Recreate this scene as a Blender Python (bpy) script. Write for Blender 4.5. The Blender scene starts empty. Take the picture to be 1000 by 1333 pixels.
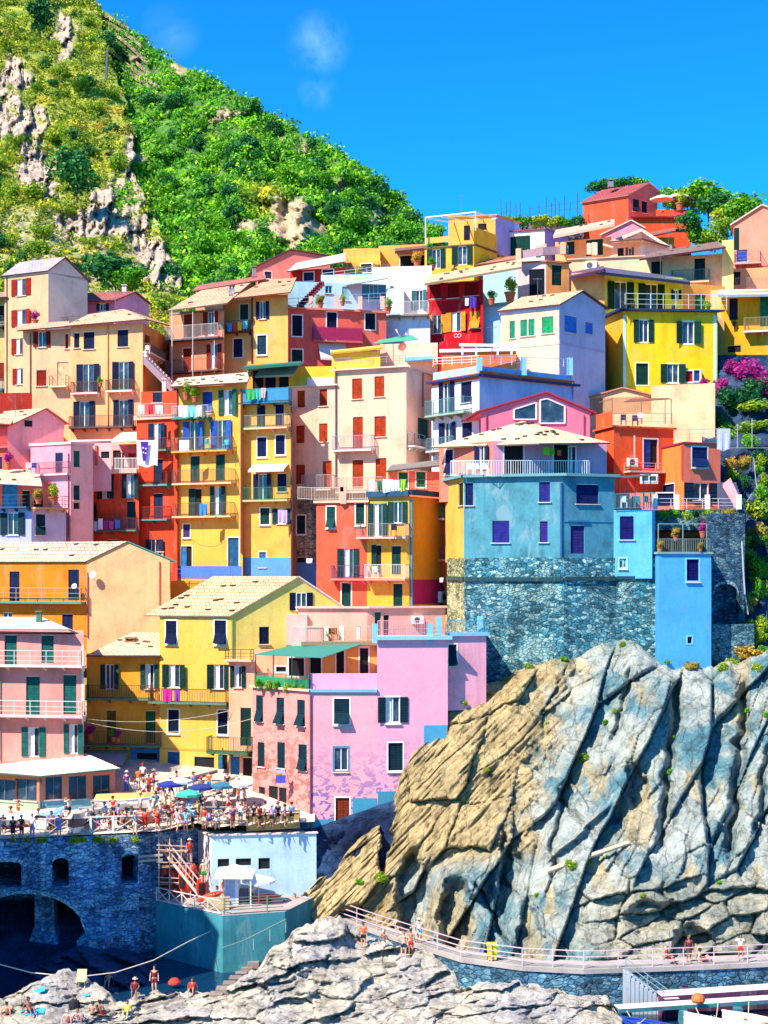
import bpy, math, random
import numpy as np
from mathutils import Vector, noise as mnoise
random.seed(7); rng = np.random.default_rng(7)
SC = bpy.context.scene
COL = SC.collection
F, HOR, HC = 1980.0, 740.0, 27.0        # focal length in photo pixels, horizon row, eye height in metres

def P(px, py, Y): return Vector(((px-500)/F*Y, Y, HC+(HOR-py)/F*Y))
def gz(py, Y): return HC+(HOR-py)/F*Y
def XY(px, Y): return Vector(((px-500)/F*Y, Y))

# ------------------------------------------------------------------ materials
MATS = {}
def lin(h):
    h = h.lstrip('#'); c = [int(h[i:i+2], 16)/255 for i in (0, 2, 4)]
    return tuple((x/12.92 if x <= .04045 else ((x+.055)/1.055)**2.4) for x in c)
def mulc(c, k): return tuple(min(1, x*k) for x in c)+(1,)
def newmat(name):
    m = bpy.data.materials.new(name); m.use_nodes = True
    nt = m.node_tree; b = nt.nodes['Principled BSDF']
    return m, nt, nt.nodes, nt.links, b
def pos_node(nt, scale=(1, 1, 1), rot=(0, 0, 0)):
    g = nt.nodes.new('ShaderNodeNewGeometry'); mp = nt.nodes.new('ShaderNodeMapping')
    mp.inputs['Scale'].default_value = scale; mp.inputs['Rotation'].default_value = rot
    nt.links.new(g.outputs['Position'], mp.inputs['Vector']); return mp.outputs['Vector']
def noise_node(nt, vec, scale, detail=4, rough=.6, dist=0):
    n = nt.nodes.new('ShaderNodeTexNoise'); n.inputs['Scale'].default_value = scale
    n.inputs['Detail'].default_value = detail; n.inputs['Roughness'].default_value = rough
    n.inputs['Distortion'].default_value = dist
    nt.links.new(vec, n.inputs['Vector']); return n.outputs['Fac']
def ramp(nt, fac, stops):
    r = nt.nodes.new('ShaderNodeValToRGB'); e = r.color_ramp.elements
    while len(e) < len(stops): e.new(.5)
    for i, (p, c) in enumerate(stops): e[i].position = p; e[i].color = c if len(c) == 4 else tuple(c)+(1,)
    nt.links.new(fac, r.inputs['Fac']); return r.outputs['Color']
def mix(nt, fac, a, b, mode='MIX'):
    n = nt.nodes.new('ShaderNodeMix'); n.data_type = 'RGBA'; n.blend_type = mode
    for k, v in ((0, fac), (6, a), (7, b)):
        if hasattr(v, 'links') or hasattr(v, 'is_linked'): nt.links.new(v, n.inputs[k])
        else: n.inputs[k].default_value = v if k == 0 else (tuple(v)+(1,))[:4]
    return n.outputs[2]
def bump(nt, h, b, strength=.3, dist=.05):
    n = nt.nodes.new('ShaderNodeBump'); n.inputs['Strength'].default_value = strength; n.inputs['Distance'].default_value = dist
    nt.links.new(h, n.inputs['Height']); nt.links.new(n.outputs['Normal'], b.inputs['Normal']); return n
def G(v): return (v, v, v, 1)

def plaster(h, wear=.85, patch=None):
    key = ('pl', h, wear, patch)
    if key in MATS: return MATS[key]
    m, nt, N, L, b = newmat('plaster'); c = lin(h)
    if c[0] > c[1] > c[2] and c[1]-c[2] > .05: c = (c[0], c[1]*.86, c[2]*.95)
    p = pos_node(nt); ps = pos_node(nt, (.9, .9, .1))
    f1 = noise_node(nt, p, .45, 5, .65)
    col = ramp(nt, f1, [(.3, mulc(c, 1-.26*wear)), (.5, mulc(c, 1)), (.72, mulc(c, 1+.12*wear))])
    f2 = noise_node(nt, ps, 1.3, 4, .7)
    k2 = ramp(nt, f2, [(.3, G(1-.36*wear)), (.5, G(1))])
    col = mix(nt, .5, col, k2, 'MULTIPLY')
    f3 = noise_node(nt, p, 7, 4, .7)
    k3 = ramp(nt, f3, [(.3, G(.82)), (.55, G(1)), (.8, G(1.1))])
    col = mix(nt, .7, col, k3, 'MULTIPLY')
    f5 = noise_node(nt, pos_node(nt, (1, 1, .35)), .8, 7, .74, .7)
    col = mix(nt, ramp(nt, f5, [(.54, G(0)), (.62, G(.45*wear))]), col, mulc(tuple(x*.62+.15 for x in c), 1))
    f6 = noise_node(nt, pos_node(nt, (.7, .7, .25)), .9, 6, .72, .4); col = mix(nt, ramp(nt, f6, [(.57, G(0)), (.66, G(.35*wear))]), col, mulc(c, .45))   # faded and stained patches
    if patch:                                # plaster fallen off in flakes
        f4 = noise_node(nt, pos_node(nt, (1, 1, 1.5)), 1.5, 8, .72, .6)
        k4 = ramp(nt, f4, [(.5, G(0)), (.525, G(1))])
        g = N.new('ShaderNodeNewGeometry'); sx = N.new('ShaderNodeSeparateXYZ'); L.new(g.outputs['Position'], sx.inputs[0])
        mr = N.new('ShaderNodeMapRange'); mr.inputs[1].default_value = patch[2]; mr.inputs[2].default_value = patch[1]
        L.new(sx.outputs['Z'], mr.inputs[0])
        mm = N.new('ShaderNodeMath'); mm.operation = 'MULTIPLY'; L.new(k4, mm.inputs[0]); L.new(mr.outputs[0], mm.inputs[1])
        gt = N.new('ShaderNodeMath'); gt.operation = 'MULTIPLY'; gt.inputs[1].default_value = 1.0; L.new(mm.outputs[0], gt.inputs[0])
        col = mix(nt, gt.outputs[0], col, lin(patch[0]))
    L.new(col, b.inputs['Base Color']); b.inputs['Roughness'].default_value = .92; b.inputs['Specular IOR Level'].default_value = .2
    bump(nt, f3, b, .25, .03)
    MATS[key] = m; return m
def paint(h, rough=.5, var=.12, name='paint', metal=0):
    key = ('pt', h, rough, name, metal)
    if key in MATS: return MATS[key]
    m, nt, N, L, b = newmat(name); c = lin(h)
    f = noise_node(nt, pos_node(nt), 3.1, 5, .65)
    L.new(ramp(nt, f, [(.3, mulc(c, 1-var*1.6)), (.7, mulc(c, 1+var))]), b.inputs['Base Color'])
    b.inputs['Roughness'].default_value = rough; b.inputs['Metallic'].default_value = metal
    MATS[key] = m; return m
def slats(h):
    key = ('sl', h)
    if key in MATS: return MATS[key]
    m, nt, N, L, b = newmat('shutter_paint'); c = lin(h)
    w = N.new('ShaderNodeTexWave'); w.bands_direction = 'Z'; w.inputs['Scale'].default_value = 2.6; w.inputs['Distortion'].default_value = 0
    L.new(pos_node(nt), w.inputs['Vector'])
    f = noise_node(nt, pos_node(nt), 2.2, 4)
    c1 = ramp(nt, f, [(.3, mulc(c, .6)), (.7, mulc(c, 1.1))])
    L.new(c1, b.inputs['Base Color'])
    b.inputs['Roughness'].default_value = .85; b.inputs['Specular IOR Level'].default_value = .12; bump(nt, w.outputs['Fac'], b, .5, .03)
    MATS[key] = m; return m
def glass():
    if 'gl' in MATS: return MATS['gl']
    m, nt, N, L, b = newmat('window_glass')
    f = noise_node(nt, pos_node(nt), .9, 2)
    L.new(ramp(nt, f, [(.35, (.012, .018, .035, 1)), (.6, (.04, .06, .09, 1)), (.75, (.16, .19, .22, 1))]), b.inputs['Base Color'])
    b.inputs['Roughness'].default_value = .08; b.inputs['Specular IOR Level'].default_value = .7
    MATS['gl'] = m; return m
def dark():
    return paint('#0b0c14', .9, .1, 'dark_interior')
def tiles(h, stone=False):
    key = ('ti', h, stone)
    if key in MATS: return MATS[key]
    m, nt, N, L, b = newmat('roof_tiles'); c = lin(h)
    tc = N.new('ShaderNodeUVMap')
    br = N.new('ShaderNodeTexBrick'); br.inputs['Scale'].default_value = 1
    br.inputs['Brick Width'].default_value = .42 if not stone else .7; br.inputs['Row Height'].default_value = .36 if not stone else .55
    br.inputs['Mortar Size'].default_value = .035; br.inputs['Mortar Smooth'].default_value = .4; br.inputs['Bias'].default_value = 0
    br.inputs['Color1'].default_value = mulc(c, .8); br.inputs['Color2'].default_value = mulc(c, 1.12); br.inputs['Mortar'].default_value = mulc(c, .45)
    L.new(tc.outputs['UV'], br.inputs['Vector'])
    f = noise_node(nt, pos_node(nt), .8, 5, .7)
    k = ramp(nt, f, [(.3, G(.62)), (.5, G(.95)), (.75, G(1.15))])
    f2 = noise_node(nt, pos_node(nt), 5, 3, .7)
    k2 = ramp(nt, f2, [(.3, G(.7)), (.6, G(1.05))])
    col = mix(nt, .9, br.outputs['Color'], k, 'MULTIPLY'); col = mix(nt, .8, col, k2, 'MULTIPLY')
    L.new(col, b.inputs['Base Color']); b.inputs['Roughness'].default_value = .9
    bump(nt, br.outputs['Fac'], b, .6, -.06)
    MATS[key] = m; return m
def striped(h1, h2, sc=6, axis='X'):
    key = ('st', h1, h2, sc, axis)
    if key in MATS: return MATS[key]
    m, nt, N, L, b = newmat('striped_cloth')
    w = N.new('ShaderNodeTexWave'); w.bands_direction = axis; w.inputs['Scale'].default_value = sc; w.inputs['Distortion'].default_value = .2
    L.new(pos_node(nt), w.inputs['Vector'])
    L.new(ramp(nt, w.outputs['Fac'], [(.48, lin(h1)), (.52, lin(h2))]), b.inputs['Base Color']); b.inputs['Roughness'].default_value = .9
    MATS[key] = m; return m
def masonry(h1, h2, h3, sc=1.6, key0=''):
    key = ('ms', h1, h2, h3, sc)
    if key in MATS: return MATS[key]
    m, nt, N, L, b = newmat('rubble_masonry')
    wv = pos_node(nt, (1, 1, 1.7))
    nz = N.new('ShaderNodeTexNoise'); nz.inputs['Scale'].default_value = 2; L.new(wv, nz.inputs['Vector'])
    va = N.new('ShaderNodeVectorMath'); va.operation = 'MULTIPLY_ADD'; va.inputs[1].default_value = (.35, .35, .35)
    L.new(nz.outputs['Color'], va.inputs[0]); L.new(wv, va.inputs[2])
    vo = N.new('ShaderNodeTexVoronoi'); vo.inputs['Scale'].default_value = sc; L.new(va.outputs[0], vo.inputs['Vector'])
    ve = N.new('ShaderNodeTexVoronoi'); ve.feature = 'DISTANCE_TO_EDGE'; ve.inputs['Scale'].default_value = sc; L.new(va.outputs[0], ve.inputs['Vector'])
    sx = N.new('ShaderNodeSeparateColor'); L.new(vo.outputs['Color'], sx.inputs[0])
    a, c, d = lin(h1), lin(h2), lin(h3)
    col = ramp(nt, sx.outputs[0], [(.05, mulc(a, .5)), (.35, mulc(a, 1)), (.7, mulc(c, 1)), (.95, mulc(d, 1))])
    big = noise_node(nt, pos_node(nt), .28, 6, .7)
    kb = ramp(nt, big, [(.36, G(.55)), (.5, G(.95)), (.62, G(1.45))])
    col = mix(nt, .9, col, kb, 'MULTIPLY')
    f = noise_node(nt, pos_node(nt, (1, 1, 1.6)), .3, 9, .72, .8)
    pf = ramp(nt, f, [(.52, G(0)), (.58, G(.8))])
    col = mix(nt, pf, col, mulc(d, 1.0))                       # remains of old render
    st = noise_node(nt, pos_node(nt, (1.4, 1.4, .1)), 1.1, 4, .7)
    col = mix(nt, .8, col, ramp(nt, st, [(.35, G(.45)), (.6, G(1.1))]), 'MULTIPLY')
    jo = ramp(nt, ve.outputs['Distance'], [(.0, G(.3)), (.12, G(1))])
    col = mix(nt, .65, col, jo, 'MULTIPLY')
    fg = noise_node(nt, pos_node(nt), 6, 5, .75); col = mix(nt, .9, col, ramp(nt, fg, [(.32, G(.5)), (.5, G(1)), (.68, G(1.5))]), 'MULTIPLY')
    L.new(col, b.inputs['Base Color']); b.inputs['Roughness'].default_value = .95
    bump(nt, jo, b, .9, .12)
    MATS[key] = m; return m
def leafmat(h1, h2, h3, name='foliage', dry=None):
    key = ('lf', h1, h2, h3, dry)
    if key in MATS: return MATS[key]
    m, nt, N, L, b = newmat(name)
    g = N.new('ShaderNodeNewGeometry'); oi = N.new('ShaderNodeObjectInfo')
    col = ramp(nt, g.outputs['Random Per Island'], [(.0, lin(h1)), (.5, lin(h2)), (1, lin(h3))])
    k = ramp(nt, oi.outputs['Random'], [(0, (.62, .8, .75, 1)), (.5, (1, 1, 1, 1)), (1, (1.35, 1.12, .7, 1))])
    col = mix(nt, .85, col, k, 'MULTIPLY')
    if dry:
        f = noise_node(nt, pos_node(nt), dry[1], 4, .6)
        col = mix(nt, ramp(nt, f, [(dry[2], G(0)), (dry[2]+.1, G(.85))]), col, lin(dry[0]))
        f = noise_node(nt, pos_node(nt, (1, 1, 1.3)), .22, 3, .6); col = mix(nt, .9, col, ramp(nt, f, [(.36, (.2, .42, .46, 1)), (.5, (.95, .95, .95, 1)), (.66, (2.1, 1.6, .85, 1))]), 'MULTIPLY')  # dark teal and bright patches imitate shade and sun in the scrub
    L.new(col, b.inputs['Base Color']); b.inputs['Roughness'].default_value = .65; b.inputs['Specular IOR Level'].default_value = .25
    tr = N.new('ShaderNodeBsdfTranslucent'); L.new(col, tr.inputs['Color'])
    ms = N.new('ShaderNodeMixShader'); ms.inputs[0].default_value = .3
    L.new(b.outputs[0], ms.inputs[1]); L.new(tr.outputs[0], ms.inputs[2]); L.new(ms.outputs[0], N['Material Output'].inputs['Surface'])
    MATS[key] = m; return m

# ------------------------------------------------------------------ mesh building
class MB:
    def __init__(s): s.v = []; s.f = []; s.m = []; s.uv = []
    def face(s, pts, m=0, uv=None):
        n = len(s.v); s.v += [Vector(p) for p in pts]; s.f.append(list(range(n, n+len(pts)))); s.m.append(m)
        s.uv.append(uv if uv else [(0, 0)]*len(pts))
    def hexa(s, a, b, m=0):
        """a, b: two matching quads (lists of four points); closes the six faces"""
        n = len(s.v); s.v += [Vector(p) for p in a]+[Vector(p) for p in b]
        for q in ((0, 3, 2, 1), (4, 5, 6, 7), (0, 1, 5, 4), (1, 2, 6, 5), (2, 3, 7, 6), (3, 0, 4, 7)):
            s.f.append([n+i for i in q]); s.m.append(m); s.uv.append([(0, 0)]*4)
    def box(s, x0, x1, y0, y1, z0, z1, m=0):
        s.hexa([(x0, y0, z0), (x1, y0, z0), (x1, y1, z0), (x0, y1, z0)], [(x0, y0, z1), (x1, y0, z1), (x1, y1, z1), (x0, y1, z1)], m)
    def bar(s, a, b, w=.05, d=None, m=0):
        a = Vector(a); b = Vector(b); t = (b-a); 
        if t.length < 1e-6: return
        t.normalize(); r = t.cross(Vector((0, 0, 1)))
        if r.length < .05: r = Vector((1, 0, 0))
        r.normalize(); u = r.cross(t).normalized(); d = d or w
        r *= w/2; u *= d/2
        s.hexa([a-r-u, a+r-u, a+r+u, a-r+u], [b-r-u, b+r-u, b+r+u, b-r+u], m)
    def tube(s, pts, r, n=7, m=0, r1=None):
        pts = [Vector(p) for p in pts]; base = len(s.v)
        for i, p in enumerate(pts):
            t = (pts[min(i+1, len(pts)-1)]-pts[max(i-1, 0)]).normalized()
            a = t.cross(Vector((0, 0, 1)))
            if a.length < .05: a = t.cross(Vector((0, 1, 0)))
            a.normalize(); c = t.cross(a); rr = r if r1 is None else r+(r1-r)*i/(len(pts)-1)
            for k in range(n):
                q = 2*math.pi*k/n; s.v.append(p+(a*math.cos(q)+c*math.sin(q))*rr)
        for i in range(len(pts)-1):
            for k in range(n):
                s.f.append([base+i*n+k, base+i*n+(k+1) % n, base+(i+1)*n+(k+1) % n, base+(i+1)*n+k]); s.m.append(m); s.uv.append([(0, 0)]*4)
        for e, o in ((0, -1), (len(pts)-1, 1)):
            l = [base+e*n+k for k in range(n)]; s.f.append(l if o > 0 else l[::-1]); s.m.append(m); s.uv.append([(0, 0)]*n)
    def lathe(s, c, prof, n=14, m=0):
        """prof: list of (radius, z) around the vertical axis through c"""
        c = Vector(c); base = len(s.v)
        for r, z in prof:
            for k in range(n):
                q = 2*math.pi*k/n; s.v.append(c+Vector((r*math.cos(q), r*math.sin(q), z)))
        for i in range(len(prof)-1):
            for k in range(n):
                s.f.append([base+i*n+k, base+i*n+(k+1) % n, base+(i+1)*n+(k+1) % n, base+(i+1)*n+k]); s.m.append(m); s.uv.append([(0, 0)]*4)
    def prism(s, pts, vec, mt=0, ms=0, uvdir=True):
        """polygon pts extruded by vec; top is pts, uv along its first edge"""
        pts = [Vector(p) for p in pts]; vec = Vector(vec)
        e = (pts[1]-pts[0]).normalized(); nn = Vector((0, 0, 0))
        for i in range(len(pts)):
            nn += (pts[i]-pts[0]).cross(pts[(i+1) % len(pts)]-pts[0])
        nn.normalize(); w = nn.cross(e)
        s.face(pts, mt, [((p-pts[0]).dot(e), (p-pts[0]).dot(w)) for p in pts])
        low = [p+vec for p in pts]; s.face(low[::-1], ms)
        k = len(pts)
        for i in range(k):
            j = (i+1) % k; s.face([pts[i], low[i], low[j], pts[j]], ms)
    def build(s, name, mats, parent=None, loc=None, smooth=False):
        if name in ('terrace_post', 'awning_post', 'balcony_post', 'vent_tile', 'chimney'):
            par = list(range(len(s.v)))
            def find(i):
                while par[i] != i: par[i] = par[par[i]]; i = par[i]
                return i
            for f in s.f:
                for i in f[1:]: par[find(i)] = find(f[0])
            groups = {}
            for k, f in enumerate(s.f): groups.setdefault(find(f[0]), []).append(k)
            if len(groups) > 1 and name != 'chimney':
                for ks in groups.values():
                    q = MB(); ids = sorted({i for k in ks for i in s.f[k]}); mp = {i: j for j, i in enumerate(ids)}
                    q.v = [s.v[i] for i in ids]; q.f = [[mp[i] for i in s.f[k]] for k in ks]; q.m = [s.m[k] for k in ks]; q.uv = [s.uv[k] for k in ks]
                    r = q._build(name, mats, parent, loc, smooth)
                return r
        return s._build(name, mats, parent, loc, smooth)
    def _build(s, name, mats, parent=None, loc=None, smooth=False):
        me = bpy.data.meshes.new(name)
        o = Vector(loc) if loc is not None else (Vector(parent['_o']) if parent is not None and '_o' in parent else Vector((0, 0, 0)))
        me.from_pydata([v-o for v in s.v], [], s.f)
        mats = mats if isinstance(mats, (list, tuple)) else [mats]
        for m in mats: me.materials.append(m)
        me.polygons.foreach_set('material_index', s.m)
        if any(any(q != (0, 0) for q in u) for u in s.uv):
            ul = me.uv_layers.new(name='UVMap'); ul.data.foreach_set('uv', [c for u in s.uv for q in u for c in q])
        if smooth: me.polygons.foreach_set('use_smooth', [True]*len(me.polygons))
        me.update()
        ob = bpy.data.objects.new(name, me); COL.objects.link(ob)
        if parent is not None: ob.parent = parent; ob['_o'] = list(o)
        else: ob.location = o; ob['_o'] = list(o)
        return ob
def npmesh(name, v, f, mats, parent=None, loc=(0, 0, 0), midx=None, smooth=False, link=True):
    me = bpy.data.meshes.new(name); v = np.asarray(v, float); f = np.asarray(f, np.int32); k = f.shape[1]
    me.vertices.add(len(v)); me.vertices.foreach_set('co', v.ravel())
    me.loops.add(f.size); me.loops.foreach_set('vertex_index', f.ravel())
    me.polygons.add(len(f)); me.polygons.foreach_set('loop_start', np.arange(0, f.size, k, dtype=np.int32))
    for m in (mats if isinstance(mats, (list, tuple)) else [mats]): me.materials.append(m)
    if midx is not None: me.polygons.foreach_set('material_index', np.asarray(midx, np.int32))
    if smooth: me.polygons.foreach_set('use_smooth', np.ones(len(f), bool))
    me.update(calc_edges=True); me.validate()
    ob = bpy.data.objects.new(name, me); ob.location = loc
    if link: COL.objects.link(ob)
    if parent is not None: ob.parent = parent
    return ob
def tag(o, label=None, cat=None, group=None, kind=None):
    if label: o['label'] = label
    if cat: o['category'] = cat
    if group: o['group'] = group
    if kind: o['kind'] = kind
    return o
def thing(name, loc, label, cat, group=None):
    o = bpy.data.objects.new(name, None); COL.objects.link(o); o.location = loc; o['_o'] = list(loc); o.empty_display_size = .3
    return tag(o, label, cat, group)
def copy_tree(o, parent=None):
    c = o.copy(); COL.objects.link(c)
    if parent is not None: c.parent = parent
    for ch in list(o.children): copy_tree(ch, c)
    return c

# ------------------------------------------------------------------ houses
WHITE = '#f1efe6'; GREEN = '#0d3330'; NAVY = '#0e1c3c'; RUST = '#a8391a'; BROWN = '#7a2018'
GRP = 'houses stacked on the hillside'
class Vol:
    def __init__(s, cs, zt, zb, cols, back, top=True):
        s.p = [XY(*c) for c in cs]; s.zt = zt; s.zb = zb; s.cols = cols; s.back = back; s.holes = [[] for _ in s.p[:-1]]
        s.gables = []; s.top = top
    def fr(s, i):
        a, b = s.p[i], s.p[i+1]; d = (b-a).normalized(); return a, d, Vector((d.y, -d.x)), (b-a).length
    def uz(s, i, px, py):
        a, d, n, L = s.fr(i); k = (px-500)/F
        u = (k*a.y-a.x)/(d.x-k*d.y); Y = a.y+u*d.y
        return u, gz(py, Y), Y
    def pt(s, i, u, z, out=0):
        a, d, n, L = s.fr(i); q = a+d*u+n*out; return Vector((q.x, q.y, z))
    def px(s, i, x, y, out=0):
        u, z, Y = s.uz(i, x, y); return s.pt(i, u, z, out)
class House:
    def __init__(s, name, label, cat='house', group=GRP, sh=GREEN, trim=None):
        s.name, s.label, s.cat, s.group = name, label, cat, group; s.vols = []; s.late = []; s.sh = sh; s.trim = trim; s.root = None
        s.roofs = []; s.openings = []
    def vol(s, cs, yt, yb, cols, back=8, ref=0, top=True, down=0):
        Y = cs[ref][1]; v = Vol(cs, gz(yt, Y), gz(yb, Y)-down, cols if isinstance(cols, (list, tuple)) else [cols]*(len(cs)-1), back, top)
        s.vols.append(v)
        if s.root is None:
            s.root = thing(s.name, Vector((v.p[0].x, v.p[0].y, v.zb)), s.label, s.cat, s.group)
        return v
    def mat(s, c): return c if not isinstance(c, str) else plaster(c)
    def win(s, v, i, *specs, **kw):
        for sp in specs: s.openings.append((v, i, sp, kw))
    def gable(s, v, i, pts):
        """extra wall polygon above the facade, pts in photo pixels on the facade plane (first two sit on the wall top)"""
        v.gables.append((i, pts))
    def _open(s, v, i, sp, kw):
        x, y, w, h, kind = sp[:5]; shc = sp[5] if len(sp) > 5 and sp[5] else kw.get('sh', s.sh); trim = kw.get('trim', s.trim)
        u0, z0, Y = v.uz(i, x-w/2, y+h/2); u1, z1, _ = v.uz(i, x+w/2, y-h/2); u0, _, _ = v.uz(i, x-w/2, y)
        zc, = [v.uz(i, x, y)[1]]; hh = h/F*v.uz(i, x, y)[2]; z0 = zc-hh/2; z1 = zc+hh/2
        proud = z0 > v.zt-.6; SH = .19 if proud else 0                 # set on a gable above the wall top
        L = v.fr(i)[3]; u0 = max(u0, .05); u1 = min(u1, L-.05); z0 = max(z0, v.zb+.02); z1 = z1 if proud else min(z1, v.zt-.05)
        if u1-u0 < .1 or z1-z0 < .1: return
        R = s.root; wd = u1-u0; a, d, n, _ = v.fr(i)
        isdoor = kind in 'Dd'
        if kind == 'O': h0, h1 = u0+wd*.27, u1-wd*.27
        else: h0, h1 = u0, u1
        if not proud: v.holes[i].append((h0, h1, z0, z1))
        pt = lambda u, z, o=0: v.pt(i, u, z, o)
        def slab(mb, ua, ub, za, zb, o0, o1, m=0):
            if o1 < .0: o0, o1 = o0+SH, o1+SH
            mb.hexa([pt(ua, za, o1), pt(ub, za, o1), pt(ub, za, o0), pt(ua, za, o0)], [pt(ua, zb, o1), pt(ub, zb, o1), pt(ub, zb, o0), pt(ua, zb, o0)], m)
        fr = MB(); fw = .055
        fcol = paint(kw.get('fr', WHITE), .5)
        ins = -.13
        if kind in 'OWG':
            for ua, ub in ((h0+.002, h0+fw), (h1-fw, h1-.002)): slab(fr, ua, ub, z0+.002, z1-.002, ins, ins+.06)
            slab(fr, h0+fw, h1-fw, z0+.002, z0+fw, ins, ins+.06); slab(fr, h0+fw, h1-fw, z1-fw, z1-.002, ins, ins+.06)
            if h1-h0 > .5:
                mu = (h0+h1)/2; slab(fr, mu-.035, mu+.035, z0+fw, z1-fw, ins, ins+.06)
            if kind == 'G':
                k = max(1, int((h1-h0)/.9))
                for q in range(1, k): uu = h0+(h1-h0)*q/k; slab(fr, uu-.04, uu+.04, z0+fw, z1-fw, ins+.003, ins+.063)
        elif not trim or kind in 'N':
            slab(fr, h0+.002, h1-.002, z1-.05, z1-.002, -.12, -.06)
        if trim:
            tw = .11
            for ua, ub in ((h0-tw, h0), (h1, h1+tw)): slab(fr, ua, ub, z0-(.0 if isdoor else tw), z1+tw, .002, .025, 1)
            slab(fr, h0, h1, z1, z1+tw, .002, .025, 1)
            if not isdoor: slab(fr, h0, h1, z0-tw, z0, .002, .025, 1)
        wnd = fr.build('door' if isdoor else 'window', [fcol, paint(trim or WHITE, .7)], R)
        if not isdoor and kind not in 'N' and hh < 2.1:
            sb = MB(); slab(sb, h0-.12, h1+.12, z0-(.11 if trim else 0)-.07, z0-(.11 if trim else 0)-.002, .003, .13); sb.build('sill', paint('#cfc6b8', .8), wnd)
        sm = slats(shc)
        def leaf(ua, ub, za, zb, o0, tilt=0, nm='shutter', swing=0, hinge=0):
            mb = MB(); o0 = o0+(SH if o0 < 0 else 0)
            A = [pt(ua, za, o0+tilt), pt(ub, za, o0+tilt), pt(ub, za, o0+tilt-.04), pt(ua, za, o0+tilt-.04)]
            B = [pt(ua, zb, o0), pt(ub, zb, o0), pt(ub, zb, o0-.04), pt(ua, zb, o0-.04)]
            if swing:
                sh = lambda q, on: q+Vector((n.x, n.y, 0))*swing if on else q
                A = [sh(A[0], hinge > 0), sh(A[1], hinge < 0), sh(A[2], hinge < 0), sh(A[3], hinge > 0)]
                B = [sh(B[0], hinge > 0), sh(B[1], hinge < 0), sh(B[2], hinge < 0), sh(B[3], hinge > 0)]
            mb.hexa(A, B)
            if tilt == 0 and (zb-za) > .5:          # stiles and rails standing proud of the slats
                for (a0, a1, c0, c1) in ((ua, ua+.06, za, zb), (ub-.06, ub, za, zb), (ua+.06, ub-.06, za, za+.07), (ua+.06, ub-.06, zb-.07, zb), (ua+.06, ub-.06, (za+zb)/2-.03, (za+zb)/2+.03)):
                    if a1 > a0 and not swing: slab(mb, a0, a1, c0, c1, o0+.001, o0+.014)
            mb.build(nm, sm, wnd)
        m2 = (h0+h1)/2
        if kind == 'S' or kind == 'D':
            nm = 'leaf' if isdoor else 'shutter'
            if h1-h0 > .55: leaf(h0+.01, m2-.006, z0+.01, z1-.01, -.1, 0, nm); leaf(m2+.006, h1-.01, z0+.01, z1-.01, -.1, 0, nm)
            else: leaf(h0+.01, h1-.01, z0+.01, z1-.01, -.1, 0, nm)
        elif kind == 'A':
            zm = z0+(z1-z0)*.46
            leaf(h0+.01, h1-.01, zm+.01, z1-.01, -.04)
            t = .28+.2*random.random()
            leaf(h0+.01, h1-.01, z0+.1*random.random(), zm-.01, -.0, t, 'flap')
            pm = MB(); slab(pm, h0+.004, h1-.004, z0+.004, zm-.012, -.18, -.14); pm.build('pane', glass(), wnd)
        elif kind == 'd':
            leaf(h0+.01, m2-.006, z0+.01, z1-.01, -.05, 0, 'leaf')
            pm = MB(); slab(pm, m2, h1-.004, z0+.004, z1-.004, -.18, -.14); pm.build('opening', dark(), wnd)
        else:
            pm = MB(); slab(pm, h0+.004, h1-.004, z0+.004, z1-.004, -.18, -.14)
            pm.build('pane', dark() if kind == 'N' else (paint(sp[5], .3) if kind == 'G' and len(sp) > 5 and sp[5] else glass()), wnd)
            if kind == 'O':
                sw = random.choice((0, 0, .08, .2))
                leaf(u0, h0-.02-(.0 if not trim else .0), z0, z1, .072, 0, 'shutter', sw, 1)
                leaf(h1+.02, u1, z0, z1, .072, 0, 'shutter', random.choice((0, 0, .1, .18)), -1)
                if kw.get('curtain', random.random() < .3):
                    cb = MB(); slab(cb, h0+fw, h0+(h1-h0)*.42, z0+fw, z1-fw, -.138, -.134); cb.build('curtain', paint('#ccd3da', .9), wnd)
    def balc(s, v, i, x0, x1, y, depth=1.0, hpx=15, slab='#d9cfc0', rail='#3b3a40', kind='bars', th=.16, brackets=True, hang=None):
        u0, z, Y = v.uz(i, x0, y); u1, _, Y1 = v.uz(i, x1, y); z = v.uz(i, (x0+x1)/2, y)[1]; h = hpx/F*(Y+Y1)/2
        # the front edge stands nearer than the wall: keep its real width
        mb = MB(); pt = lambda u, zz, o: v.pt(i, u, zz, o)
        mb.hexa([pt(u0, z-th, depth), pt(u1, z-th, depth), pt(u1, z-th, .002), pt(u0, z-th, .002)], [pt(u0, z, depth), pt(u1, z, depth), pt(u1, z, .002), pt(u0, z, .002)])
        if brackets:
            k = max(2, int((u1-u0)/1.4)+1)
            for q in range(k):
                u = u0+.15+(u1-u0-.3)*q/(k-1)
                mb.hexa([pt(u-.06, z-th-.3, .1), pt(u+.06, z-th-.3, .1), pt(u+.06, z-th-.3, .003), pt(u-.06, z-th-.3, .003)],
                        [pt(u-.06, z-th-.002, depth*.8), pt(u+.06, z-th-.002, depth*.8), pt(u+.06, z-th-.002, .003), pt(u-.06, z-th-.002, .003)])
        b = mb.build('balcony', plaster(slab, .6), s.root)
        s.rail([pt(u0+.04, z, .03), pt(u0+.04, z, depth-.05), pt(u1-.04, z, depth-.05), pt(u1-.04, z, .03)], h, rail, b, kind)
        return b
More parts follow.
